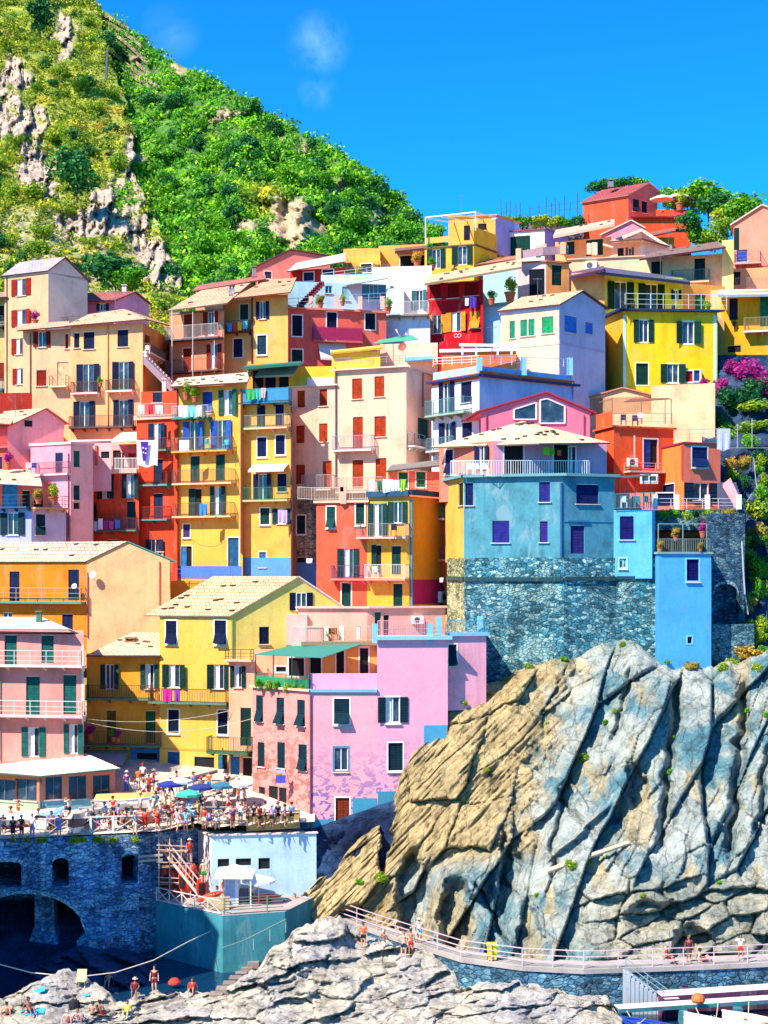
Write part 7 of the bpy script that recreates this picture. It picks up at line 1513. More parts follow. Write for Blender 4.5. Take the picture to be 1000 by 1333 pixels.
# ------------------------------------------------------------------ plaza things
WD = paint('#e4ddd4', .6, .15, 'painted_wood')
ed = [XY(-60, 107.9), XY(0, 108.8), XY(205, 111.3)]
fence('plaza_railing', 'white wooden railing with crossed panels along the harbour wall', [Vector((p.x, p.y, 7.72)) for p in ed], 1.25, WD, (1.,), 1.5, True, .16, .1)
fence('plaza_railing', 'thin rust stained tube railing at the plaza corner', [Vector((XY(*c).x, c[1], zpl(c[1]))) for c in ((206, 111.3), (258, 112.7), (262, 112.3))], 1.3, paint('#c89a8a', .6, .2, 'rusty_tube'), (1., .66, .33), 1.0, False, .07, .06)
fence('plaza_railing', 'grey wooden railing above the white block', [Vector((XY(*c).x, c[1], zpl(c[1]))) for c in ((262, 112.2), (320, 112.2))], 1.25, paint('#a89a8a', .8, .2, 'weathered_wood'), (1., .15), 1.4, True, .14, .09)
BF = thing('board_fence', tuple(P(320, 1083, 112.3)), 'ochre board fence above the white block', 'fence'); mb = MB(); a = P(322, 1082, 112.4); b_ = P(390, 1078, 112.8)
mb.hexa([a, b_, b_+Vector((0, .06, 0)), a+Vector((0, .06, 0))], [a+Vector((0, 0, 1.15)), b_+Vector((0, 0, 1.15)), b_+Vector((0, .06, 1.15)), a+Vector((0, .06, 1.15))]); mb.build('boards', paint('#b89858', .85, .25, 'boards'), BF)
mb = MB(); mb.bar(a+Vector((0, -.05, 1.3)), b_+Vector((0, -.05, 1.3)), .12); mb.build('top_rail', paint('#9a6a58', .8), BF)
for q in (0, .33, .66, 1): c = a+(b_-a)*q+Vector((0, -.08, 0)); mb = MB(); mb.bar(c, c+Vector((0, 0, 1.35)), .08); mb.build('post', paint('#8a7a7a', .6), BF)
def hull(name, label, loc, rz, L, B, D, col, inner='#d8c8a8', cover=None, band=None, tilt=0, cat='boat', group=None):
    root = thing(name, loc, label, cat, group); root.rotation_euler = (0, tilt, rz); n = 13; mb = MB(); ri = MB(); rows = []
    for i in range(n):
        t = i/(n-1); x = (t-.42)*L; w = B/2*math.sin(math.pi*min(1, .18+.82*(1-t))**.75*.5)**.9*(1 if t < .6 else max(.02, 1-((t-.6)/.4)**2)); sh = D*(1+.35*t*t); k = .1*D+.25*D*max(0, (t-.7)/.3)**2
        rows.append([(x, s*w*q, z) for s, q, z in ((-1, 1, sh), (-1, .86, sh*.5), (-1, .45, k), (0, 0, k*.6), (1, .45, k), (1, .86, sh*.5), (1, 1, sh))])
    for a, b in zip(rows[:-1], rows[1:]):
        for j in range(6): mb.face([a[j], a[j+1], b[j+1], b[j]], 1 if band and j in (0, 5) else 0)
        ri.face([a[1], b[1], b[5], a[5]])
        for j in (0, 6): mb.bar(a[j], b[j], .09, .07, 1)
    mb.face([q for q in rows[0]], 0)
    def bd(m, nm, mats):
        o = m._build(nm, mats, None, (0, 0, 0)); o.parent = root; return o
    bd(mb, 'hull', [paint(col, .35, .06, 'boat_paint'), paint(band or '#f4f2ee', .35, .06, 'boat_paint')]); bd(ri, 'floor', paint(inner, .7))
    if cover:
        cv = MB()
        for a, b in zip(rows[:-1], rows[1:]):
            up_ = lambda r: [(r[0][0], r[0][1]*1.03, r[0][2]+.03), (r[0][0], r[0][1]*.5, r[0][2]+.28*D+.16), (r[0][0], r[6][1]*.5, r[6][2]+.28*D+.16), (r[0][0], r[6][1]*1.03, r[6][2]+.03)]
            A, Bq = up_(a), up_(b)
            for j in range(3): cv.face([A[j], A[j+1], Bq[j+1], Bq[j]])
        bd(cv, 'cover', cover if not isinstance(cover, str) else cloth(cover))
    else:
        for t in (3, 6, 9):
            th = MB(); r = rows[t]; th.box(r[0][0]-.12, r[0][0]+.12, r[1][1]*.98, r[5][1]*.98, r[0][2]*.72, r[0][2]*.78); bd(th, 'thwart', paint('#b89868', .6))
    return root
for x, y, rz, L, B, D, c, cov, band, lab in (
    (30, 1078, .3, 4.2, 1.7, .75, '#b83a30', '#ecebe8', '#f0eeea', 'red boat under a white cover at the left of the plaza'),
    (68, 1076, 1.2, 3.6, 1.5, .7, '#e8e8ee', '#8ac0e0', '#c84a30', 'small boat under a pale blue cover beside the purple shirt'),
    (101, 1082, -1.5, 3.8, 1.7, .9, '#f0eeea', '#b8aca0', '#1a2040', 'white boat with a dark band and a grey beige cover'),
    (131, 1064, .5, 3.4, 1.5, .7, '#1c2450', None, '#f4ece8', 'open navy dinghy with a white rim on the plaza'),
    (158, 1052, -.2, 4.4, 1.6, .7, '#f4f0ea', '#e0a860', '#f4f0ea', 'white rowing boat with an orange cover near the restaurant'),
    (178, 1072, .2, 2.8, 1.4, .75, '#e8563a', None, '#f0a890', 'orange red dinghy behind the crowd')):
    hull('boat', lab, onplaza(x, y), rz, L, B, D, c, '#cdb894', cov, band, 0, 'boat', 'boats parked on the plaza')
hull('boat', 'blue and white rowing boat with its bow at the bottom edge', (P(858, 1343, 91.5).x, 91.2, -1.25), 2.6, 4.4, 1.6, .75, '#e8ecf4', '#3a5ab0', None, '#2a4ab0', 0, 'boat', 'boats moored at the jetty')
hull('boat', 'white boat moored under the middle of the jetty', (P(945, 1343, 91).x, 91, -1.25), 2.55, 4.6, 1.9, .72, '#f2f1ee', '#e6e0d8', '#e4e0dc', '#f6f4f0', 0, 'boat', 'boats moored at the jetty')
hull('boat', 'white boat with a brown interior at the right frame edge', (P(1000, 1341, 91.4).x, 91.6, -1.25), 2.5, 5, 2.0, .85, '#f4f2f0', '#9a6a4a', None, '#f6f4f0', 0, 'boat', 'boats moored at the jetty')
mb = MB()
for k, (a, b_) in enumerate(((P(816, 1316, 93.6), P(840, 1326, 92)), (P(906, 1312, 94.4), P(926, 1322, 92)), (P(935, 1304, 95), P(930, 1322, 92)), (P(975, 1304, 95.4), P(973, 1322, 92.4)))):
    q = [a+(b_-a)*t+Vector((0, 0, -.5*math.sin(math.pi*t))) for t in (0, .2, .4, .6, .8, 1)]; rp = MB(); rp.tube(q, .025, 5); tag(rp.build('mooring_rope', paint('#d8c8a8', .9)), ['mooring rope of the blue and white boat', 'slack mooring rope left of the middle white boat', 'short mooring rope over the middle white boat bow', 'mooring rope of the boat at the frame edge'][k], 'rope', 'mooring ropes at the jetty')
q = [P(-20, 1250, 98), P(40, 1266, 97.5), P(100, 1272, 97.5), P(150, 1266, 98.5), P(200, 1250, 100.5), P(245, 1226, 104.6), P(274, 1212, 106.9)]
mb = MB(); mb.tube(q, .035, 6); tag(mb.build('rope', paint('#d8ccb8', .9)), 'long slack rope hanging across the cove at the lower left', 'rope')
# umbrellas, kiosk
def parasol(label, loc, R, h, col, group=None, fold=.34):
    t = thing('parasol', loc, label, 'parasol', group); c = Vector(loc); mb = MB(); mb.tube([c, c+Vector((0, 0, h))], .035, 7); mb.build('pole', paint('#d8d4cc', .5), t)
    mb = MB(); n = 8
    for k in range(n):
        a, b_ = 2*math.pi*k/n, 2*math.pi*(k+1)/n; p_ = lambda q, r, z: c+Vector((math.cos(q)*r, math.sin(q)*r, h+z)); m_ = (a+b_)/2
        mb.face([p_(a, R, -R*fold), p_(m_, R*.93, -R*fold-.02), p_(m_, R*.5, -R*fold*.42)]); mb.face([p_(m_, R*.93, -R*fold-.02), p_(b_, R, -R*fold), p_(m_, R*.5, -R*fold*.42)]); mb.face([p_(a, R, -R*fold), p_(m_, R*.5, -R*fold*.42), c+Vector((0, 0, h))]); mb.face([p_(m_, R*.5, -R*fold*.42), p_(b_, R, -R*fold), c+Vector((0, 0, h))])
        mb.face([p_(b_, R, -R*fold), p_(a, R, -R*fold), p_(a, R*1.0, -R*fold-.18), p_(b_, R*1.0, -R*fold-.18)])
    mb.build('canopy', cloth(col), t); mb = MB()
    for k in range(n): a = 2*math.pi*k/n; mb.bar(c+Vector((0, 0, h-.5)), c+Vector((math.cos(a)*R*.6, math.sin(a)*R*.6, h-R*fold*.6-.03)), .02)
    mb.build('ribs', paint('#b8b4ac', .5), t); mb = MB(); mb.lathe(c, [(.28, 0), (.28, .07), (.05, .1), (.001, .1)], 10); mb.build('base', paint('#6a6a70', .8), t); return t
parasol('white parasol beside the kiosk on the quay block', onz(337, 1176, zq), 1.2, 2.1, '#f6f4f0')
parasol('teal green parasol in the middle of the plaza', onplaza(246, 1062), 1.0, 2.0, '#3fae98', 'parasols on the plaza')
for k, (x, y, c, lab) in enumerate(((222, 1050, '#1f2f8c', 'navy parasol left of the blue shop door'), (234, 1046, '#e8e4dc', 'off white parasol in front of the yellow house'), (262, 1054, '#22307c', 'dark blue parasol right of the teal one'), (290, 1052, '#2a6a84', 'dark teal parasol near the leaning pole'), (312, 1050, '#dcdcd8', 'pale grey parasol beside the pink house'))): parasol(lab, onplaza(x, y), 1.0, 2.0, c, 'parasols on the plaza', .26)
c = P(862, 276, 200.5); parasol('left white parasol on the red house terrace', (c.x, c.y, c.z), 1.6, 2.3, '#f4ece0', 'white parasols on the hilltop terrace'); c = P(883, 276, 200.8); parasol('right white parasol on the red house terrace', (c.x, c.y, c.z), 1.6, 2.5, '#f4ece0', 'white parasols on the hilltop terrace')
KI = thing('kiosk', onz(305, 1178, zq), 'small white kiosk with a pitched white roof on the quay', 'kiosk'); c = Vector(KI['_o']); mb = MB(); mb.box(c.x-.7, c.x+.3, c.y, c.y+1.4, c.z, c.z+2.1); mb.build('booth', plaster('#dfe4f0', .4), KI)
mb = MB(); mb.box(c.x+.305, c.x+.9, c.y+.2, c.y+1.3, c.z, c.z+.95); mb.build('counter', paint('#4a4a5a', .7), KI); mb = MB(); A = [c+Vector(v) for v in ((-1.4, -.9, 2.2), (1.4, -.9, 2.2), (1.4, 1.9, 2.2), (-1.4, 1.9, 2.2))]; ap = c+Vector((0, .5, 2.85))
for k in range(4): mb.face([A[k], A[(k+1) % 4], ap]); mb.face([A[(k+1) % 4], A[k], A[k]-Vector((0, 0, .16)), A[(k+1) % 4]-Vector((0, 0, .16))])
mb.build('roof', cloth('#f6f4f0'), KI); mb = MB(); mb.box(c.x-.6, c.x+.05, c.y-.03, c.y-.002, c.z+.1, c.z+1.95); mb.build('door', paint('#a8b8d8', .5), KI)
for dx, dy in ((1.25, -.75), (1.25, 1.7), (-1.25, 1.7)): mb = MB(); mb.bar(c+Vector((dx, dy, 0)), c+Vector((dx, dy, 2.2)), .08); mb.build('post', paint('#e8e8ec', .5), KI)
# kayaks, rails and stair of the deck
def kayak(label, loc, rot, L=2.6, r=.42, col='#d8391c'):
    mb = MB(); n = 11
    for i in range(n):
        pass
    mb.tube([Vector((0, 0, L*(i/(n-1)-.5))) for i in range(n)], .1, 10); k = 0
    for i in range(n):
        s_ = max(.04, math.sin(math.pi*(i+.25)/(n-.5))**.55)
        for j in range(10): q = 2*math.pi*j/10; mb.v[k] = Vector((math.cos(q)*r*s_, math.sin(q)*r*.62*s_, L*(i/(n-1)-.5))); k += 1
    o = mb._build('kayak', paint(col, .35, .1, 'moulded_plastic'), None, (0, 0, 0)); o.location = loc; o.rotation_euler = rot; o['_o'] = [0, 0, 0]
    for p in o.data.polygons: p.use_smooth = True
    sb = MB(); sb.lathe((0, 0, 0), [(.26, -.45), (.3, 0), (.26, .45)], 10); s2 = sb._build('cockpit', paint('#2a1a1a', .7), None, (0, 0, 0)); s2.scale = (.8, .25, 1); s2.location = (0, -r*.56, 0); s2.parent = o
    return tag(o, label, 'kayak', 'red kayaks on the deck')
for k, (x, y, rx, rz, L, lab) in enumerate(((214, 1168, .15, .2, 2.0, 'leftmost red kayak standing at the deck edge'), (226, 1170, -.1, .6, 1.9, 'red kayak second from the deck corner'), (238, 1171, .1, -.3, 2.1, 'red kayak in the middle of the deck row'), (249, 1171, .2, .9, 2.4, 'tallest red kayak of the deck row'), (262, 1176, .2, .1, 1.7, 'red kayak beside the timber stack'), (272, 1180, 1.2, 1.2, 2.2, 'red kayak leaning low by the timber stack'), (345, 1176, 1.45, 1.3, 2.4, 'orange red kayak lying behind the parasol'), (230, 1150, .3, 2, 1.8, 'red kayak at the back below the stair'), (250, 1150, -.2, 1.4, 1.8, 'red kayak at the back beside the stair foot'), (220, 1160, .25, 1.1, 2.3, 'second tall red kayak left of the stair'), (243, 1160, -.15, .4, 2.5, 'red kayak standing in the middle behind the front row'), (256, 1164, .2, 2.2, 2.0, 'red kayak standing by the end of the stair rail'))):
    q = onz(x, y, zq); kayak(lab, q+Vector((0, .3, L/2*abs(math.cos(rx))+.25)), (rx, 0, rz), L, .42, ('#d8391c', '#c8301a', '#e04a24')[k % 3])
dp = [Vector((q.x, q.y, zq)) for q in (XY(204, 110.6), XY(288, 106.2))]
fence('deck_railing', 'leaning white tube railing along the kayak deck edge', dp, 1.0, paint('#e0ccc4', .6), (1., .1), 1.4, True, .07, .06)
fence('deck_railing', 'grey five bar railing on the front of the quay block', [Vector((XY(292, 106.2).x, 106.2, zq)), Vector((XY(348, 107.1).x, 107.1, zq)), Vector((XY(369, 107.4).x, 107.4, zq))], 1.15, paint('#6a7a6a', .6), (1., .82, .64, .46, .28), 2.6, False, .09, .05)
mb = MB()
for k in range(5): a = onz(268, 1186, zq)+Vector((0, .2+.1*k, .1+.16*k)); mb.bar(a+Vector((-.2, 0, 0)), a+Vector((1.6, .3, 0)), .2, .14)
tag(mb.build('timber_stack', paint('#c8b088', .9, .2, 'timber')), 'stack of pale timber beams at the deck corner', 'timber')
ST = thing('deck_stair', tuple(P(214, 1100, 112.6)), 'steel stair with tube handrails going down to the kayak deck', 'stair'); a = P(208, 1098, 112.8); b_ = P(262, 1165, 110.8); mb = MB()
for k in range(18): c = a+(b_-a)*k/17; mb.box(c.x-.15, c.x+.25, c.y-.6, c.y+.6, c.z-.06, c.z)
mb.build('steps', paint('#a8745a', .8, .2, 'rusty_steel'), ST)
for sdy in (-.65, .65):
    mb = MB(); o_ = Vector((0, sdy, 0)); mb.bar(a+o_, b_+o_, .08, .2); mb.bar(a+o_+Vector((0, 0, 1.1)), b_+o_+Vector((0, 0, 1.1)), .07); mb.bar(a+o_+Vector((0, 0, .55)), b_+o_+Vector((0, 0, .55)), .05)
    for k in range(7): c = a+(b_-a)*k/6+o_; mb.bar(c, c+Vector((0, 0, 1.1)), .06)
    mb.build('handrail', paint('#d8b8ac', .6), ST)
SCF = thing('landing_frame', tuple(P(206, 1175, 111.4)), 'rusty tube frame with landings beside the deck stair', 'frame')
for z_ in (1108, 1128, 1150): mb = MB(); c = P(206, z_, 111.6); mb.box(c.x, c.x+2.2, c.y-.1, c.y+1.0, c.z-.08, c.z); mb.build('landing', paint('#b08068', .8, .2), SCF)
for x in (207, 221, 236, 248):
    mb = MB(); mb.bar(P(x, 1172, 111.4), P(x, 1092, 111.4), .07); mb.build('upright', paint('#d0a898', .6, .2), SCF)
mb = MB()
for y in (1100, 1106, 1122, 1142, 1148): mb.bar(P(204, y, 111.35), P(250, y+2, 111.35), .055)
mb.build('rails', paint('#d8b4a4', .6, .2), SCF)
for k, y in enumerate((1115, 1121)): mb = MB(); mb.bar(P(180, y, 110.4), P(212, y-2, 110.9), .14); tag(mb.build('timber_beam', paint('#b8a894', .8)), ('upper pale beam wedged across the harbour wall corner', 'lower pale beam wedged across the harbour wall corner')[k], 'beam', 'beams at the harbour wall corner')
fence('rope_rail', 'thin sloping handrail down the rock beside the quay block', [P(372, 1214, 103.5), P(330, 1236, 100), P(316, 1243, 99), P(290, 1252, 98)], .9, paint('#8fa48a', .6), (1.,), 2.0, False, .05, .05)
mb = MB()
for k in range(7): a = hit(334-k*8, 1252+k*7)[0]; mb.box(a.x-.6, a.x+.2, a.y-.4, a.y+.5, a.z-.4, a.z+.06)
tag(mb.build('rock_steps', plaster('#8f8878', 1)), None, None, None, 'structure')
# crooked leaning pole and raised boat masts of the plaza
for k, (a, b_, w, c, lab) in enumerate((((300, 1064, 118), (310, 1012, 118), .32, '#b8c4b4', 'crooked pale green tree trunk post on the plaza'), ((243, 1015, 120), (283, 1004, 119.5), .2, '#3a3440', 'dark slanted awning pole above the parasols'), ((270, 1024, 119), (310, 1011, 118.6), .16, '#8a7a60', 'pale slanted awning pole above the parasols'))):
    mb = MB(); p, q = P(*a), P(*b_); mb.tube([p, p+(q-p)*.4+Vector((.12, 0, 0)), p+(q-p)*.7+Vector((-.02, 0, 0)), q], w, 8, 0, w*.6); tag(mb.build('post', paint(c, .8, .2)), lab, 'post')
# signs, bin and small things
SG = thing('hanging_sign', tuple(P(366, 1012, 114.6)), 'small blue violet sign board hanging on the peeling pink house', 'sign'); mb = MB(); c = P(366, 1014, 114.7); mb.box(c.x-.4, c.x+.35, c.y-.12, c.y-.05, c.z-.3, c.z+.3); mb.build('board', paint('#4a4ab8', .5), SG); mb = MB(); mb.bar(c+Vector((0, 0, .3)), c+Vector((0, .5, .75)), .05); mb.bar(c+Vector((-.3, -.1, .55)), c+Vector((.3, -.1, .55)), .12, .2); mb.build('bracket', paint('#a8b8e0', .5), SG)
BN = thing('wheelie_bin', onz(641, 1251, zw), 'bright yellow bin standing on the walkway', 'bin'); c = Vector(BN['_o']); mb = MB(); mb.hexa([c+Vector(v) for v in ((-.26, 0, .06), (.26, 0, .06), (.26, .5, .06), (-.26, .5, .06))], [c+Vector(v) for v in ((-.34, -.08, 1.0), (.34, -.08, 1.0), (.34, .58, 1.0), (-.34, .58, 1.0))]); mb.build('body', paint('#f0d60a', .4), BN)
mb = MB(); mb.hexa([c+Vector(v) for v in ((-.37, -.12, 1.0), (.37, -.12, 1.0), (.37, .62, 1.0), (-.37, .62, 1.0))], [c+Vector(v) for v in ((-.3, -.02, 1.12), (.3, -.02, 1.12), (.34, .6, 1.1), (-.34, .6, 1.1))]); mb.build('lid', paint('#f4de1a', .4), BN)
for sx in (-1, 1): mb = MB(); mb.tube([c+Vector((sx*.24, .45, .1)), c+Vector((sx*.3, .45, .1))], .1, 10); mb.build('wheel', paint('#1a1a1a', .7), BN)
mb = MB(); l = onz(909, 1306, .12); mb.lathe(l, [(.001, .62), (.22, .58), (.4, .4), (.45, .22), (.36, .05), (.001, .0)], 12); tag(mb.build('float_buoy', paint('#c86a2a', .5, .2)), 'round orange float lying on the quay step', 'buoy')
mb = MB(); l, n = hit(227, 1286); mb.lathe(l, [(.001, .7), (.25, .62), (.42, .4), (.42, .3), (.001, .32)], 12); tag(mb.build('beach_parasol', cloth('#e03a28')), 'small red beach shade in the shadow below the quay', 'beach shade')
for k, (x, y, w, c, lab) in enumerate(((46, 1318, 24, '#2aa8d0', 'large turquoise towel beside the sitting sunbather'), (28, 1318, 9, '#3ab8c8', 'small turquoise towel left of the large one'), (50, 1291, 20, '#3ab0dc', 'turquoise towel high on the left rocks'), (111, 1297, 11, '#2aa0d8', 'blue towel hung on the rock edge'))):
    l, n = hit(x, y); s_ = w/F*l.y/2; mb = MB(); d1 = Vector((1, .1, 0)); d1 -= n*d1.dot(n); d1.normalize(); d2 = n.cross(d1); N_ = 7
    g = [[l+n*(.06+.03*math.sin(i*1.7+j))+d1*s_*(i/3-1)+d2*s_*.62*(j/3-1) for j in range(N_)] for i in range(N_)]
    for i in range(6):
        for j in range(6): mb.face([g[i][j], g[i+1][j], g[i+1][j+1], g[i][j+1]])
    o = mb.build('towel', cloth(c)); o.modifiers.new('t', 'SOLIDIFY').thickness = .02; tag(o, lab, 'towel', 'towels on the rocks')
l, n = hit(97, 1312); mb = MB(); mb.lathe(l, [(.3, -.1), (.36, .15), (.3, .42), (.1, .52), (.001, .52)], 9); mb.tube([l+Vector((-.2, 0, .4)), l+Vector((0, 0, .75)), l+Vector((.2, 0, .4))], .03, 5); tag(mb.build('bag', cloth('#15151f')), 'dark beach bag on the pale rock', 'bag')
l, n = hit(105, 1284); CHR = thing('deck_chair', tuple(l), 'pale yellow folding chair on top of the left rocks', 'chair')
mb = MB(); mb.hexa([l+Vector(v) for v in ((-.3, -.3, .35), (.3, -.3, .35), (.3, .25, .3), (-.3, .25, .3))], [l+Vector(v) for v in ((-.3, -.3, .39), (.3, -.3, .39), (.3, .25, .34), (-.3, .25, .34))]); mb.build('seat', cloth('#d8d090'), CHR); mb = MB(); mb.hexa([l+Vector(v) for v in ((-.3, .26, .32), (.3, .26, .32), (.3, .3, .32), (-.3, .3, .32))], [l+Vector(v) for v in ((-.3, .5, .95), (.3, .5, .95), (.3, .54, .95), (-.3, .54, .95))]); mb.build('backrest', cloth('#d8d090'), CHR)
for sx in (-.28, .28):
    for a, b_ in ((-.28, .28), (.28, -.28)): mb = MB(); mb.bar(l+Vector((sx, a, -.1)), l+Vector((sx, b_, .36)), .04); mb.build('leg', paint('#c8c8c8', .4), CHR)
mb = MB(); a, b_ = P(700, 1138, 104.2), P(838, 1092, 106.6); la, lb = hit(712, 1135)[0], hit(818, 1098)[0]; mb.tube([la+Vector((0, -.25, .1)), la+(lb-la)*.5+Vector((0, -.35, .15)), lb+Vector((0, -.25, .1))], .2, 8, 0, .16); tag(mb.build('fallen_log', paint('#d0b898', .9, .2)), 'long pale log lying across the foot of the slabs', 'log')

# ------------------------------------------------------------------ laundry, pots, chairs
def hang(label, x, y, w, h, Y, col, group, cat='laundry', name='laundry'):
    c = P(x, y, Y); W_ = w/F*Y; H_ = h/F*Y; mb = MB(); n = 8; m_ = 5; g = []; ph = random.uniform(0, 6)
    for i in range(n+1): g.append([Vector((c.x+W_*(i/n-.5)*(1-.06*j/m_), c.y-.06*math.sin(i*1.5+ph)*(j/m_)-.02, c.z-H_*j/m_*(1+.05*math.sin(i+ph)))) for j in range(m_+1)])
    for i in range(n):
        for j in range(m_): mb.face([g[i][j], g[i][j+1], g[i+1][j+1], g[i+1][j]])
    o = mb.build(name, col if not isinstance(col, str) else cloth(col)); o.modifiers.new('t', 'SOLIDIFY').thickness = .015; return tag(o, label, cat, group)
GL = 'laundry hung on the facades'
for x, y, w, h, Y, c, lab in ((238, 528, 12, 15, 146.4, '#f0eee8', 'white sheet at the left of the top ochre tower balcony'), (250, 529, 12, 14, 146, '#7ad0cc', 'aqua cloth on the top ochre tower balcony'), (259, 528, 7, 14, 145.8, '#f0f0f0', 'white shirt on the top ochre tower balcony'), (240, 573, 13, 14, 145.6, '#f4f2f0', 'white cloth hung left of the blue shuttered balcony'),
    (326, 507, 12, 13, 144.8, '#3aa858', 'green towel on the blue laundry balcony'), (336, 506, 8, 14, 144.6, '#3ab0a0', 'teal towel on the blue laundry balcony'), (343, 505, 6, 13, 144.4, '#f0a8b0', 'pink towel on the blue laundry balcony'), (265, 656, 11, 15, 145, '#3a86c0', 'blue shirt hung on the lower ochre tower balcony'),
    (107, 679, 7, 11, 148.4, '#f2f0f0', 'white shirt at the left of the red house line'), (116, 679, 8, 11, 148.3, '#b8c4ea', 'pale lilac cloth on the red house line'), (124, 679, 6, 12, 148.2, '#a8d0ea', 'pale blue cloth on the red house line'), (131, 675, 6, 14, 148.1, '#f0f0f4', 'white towel in the middle of the red house line'), (138, 678, 5, 11, 148, '#a03a8c', 'purple cloth on the red house line'), (145, 678, 6, 11, 147.9, '#b84a98', 'pink purple cloth on the red house line'), (153, 677, 7, 11, 147.8, '#4a80c0', 'blue cloth at the right of the red house line'),
    (484, 624, 7, 16, 125.5, '#f4f2f0', 'white sheet at the left of the coral roof terrace'), (494, 627, 6, 12, 125.2, '#1f6a4c', 'dark green towel on the coral roof terrace'), (505, 624, 13, 17, 124.9, '#f2f2f0', 'wide white sheet on the coral roof terrace'), (516, 625, 8, 14, 124.7, '#f2f2f2', 'narrow white sheet on the coral roof terrace'), (525, 624, 7, 16, 124.5, '#9ac83a', 'lime towel on the coral roof terrace'),
    (711, 582, 8, 10, 121.4, '#8ad01c', 'lime shirt under the hipped roof eaves'), (719, 584, 6, 8, 121.5, '#5ab81c', 'green shirt under the hipped roof eaves'), (728, 586, 5, 7, 121.6, '#e85a3a', 'red cloth under the hipped roof eaves'), (608, 388, 5, 10, 166.4, '#f0ecf0', 'white shirt hung on the dark red house'), (616, 386, 9, 15, 166.2, '#4a2a9a', 'purple cloth hung on the dark red house'),
    (299, 421, 6, 11, 162.3, '#2a86c8', 'blue towel on the corner balcony of the ochre house'), (306, 420, 5, 11, 162.2, '#c8302c', 'red towel on the corner balcony of the ochre house'), (312, 419, 5, 11, 162.1, '#e8b820', 'yellow towel on the corner balcony of the ochre house'), (319, 418, 6, 10, 162, '#4ac0c8', 'aqua towel on the corner balcony of the ochre house'),
    (218, 897, 13, 16, 122.2, '#d01c8c', 'magenta towel on the yellow house balcony'), (231, 898, 7, 15, 122.1, '#9a2ab0', 'violet towel on the yellow house balcony'), (368, 664, 12, 16, 143.9, '#c8a8f0', 'lilac sheet hung over a lower ochre tower window'), (184, 527, 8, 12, 147.2, '#f0e8e8', 'white cloth on the top red house terrace'), (196, 527, 6, 12, 147, '#c82a4a', 'crimson cloth on the top red house terrace'), (207, 527, 10, 12, 146.8, '#e0dce8', 'pale cloth on the top red house terrace'), (575, 752, 5, 6, 125, '#f0f0f0', 'white rag beside the coral house') , (403, 727, 8, 6, 127.2, '#f2f0f4', 'white cloth hung in front of the stone gap')):
    hang(lab, x, y, w, h, Y, c, GL)
hang('blue and white striped towel on the orange house terrace', 942, 558, 18, 28, 131, striped('#f0f0f4', '#2a3a9a', 9), GL)
# banner: white cloth with a purple panel and four pale marks
hang('white banner with a purple wedge and pale marks hung on the red house', 192, 573, 28, 34, 147.1, '#f0ecf4', None, 'banner', 'banner')
BR = SC.objects['banner']; mb = MB(); A = [P(183, 575, 146.9), P(193.5, 575, 146.9), P(190, 600, 146.9), P(186, 600, 146.9)]; mb.prism(A, (0, -.02, 0)); o = mb._build('panel', cloth('#4a1a9a'), None, (0, 0, 0)); o.parent = BR
mb = MB()
for x, y in ((186.5, 583), (190, 584), (186.7, 589), (189.8, 590)): c = P(x, y, 146.86); mb.box(c.x-.07, c.x+.07, c.y-.02, c.y, c.z-.07, c.z+.07)
o = mb._build('marks', cloth('#e8e0f4'), None, (0, 0, 0)); o.parent = BR
def pot(label, x, y, Y, s_=1.0, k='g', col='#b8603a'):
    q = P(x, y, Y); t = thing('potted_plant', tuple(q), label, 'plant', 'potted plants on terraces'); mb = MB(); mb.lathe(q, [(.001, 0), (.16*s_, 0), (.24*s_, .38*s_), (.27*s_, .38*s_), (.27*s_, .44*s_), (.2*s_, .42*s_), (.001, .4*s_)], 10); mb.build('pot', paint(col, .8), t)
    o = bpy.data.objects.new('leaves', CRF[k][0]); COL.objects.link(o); o.parent = t; o.location = (0, 0, .42*s_+.3*s_); o.scale = (.42*s_, .42*s_, .5*s_)
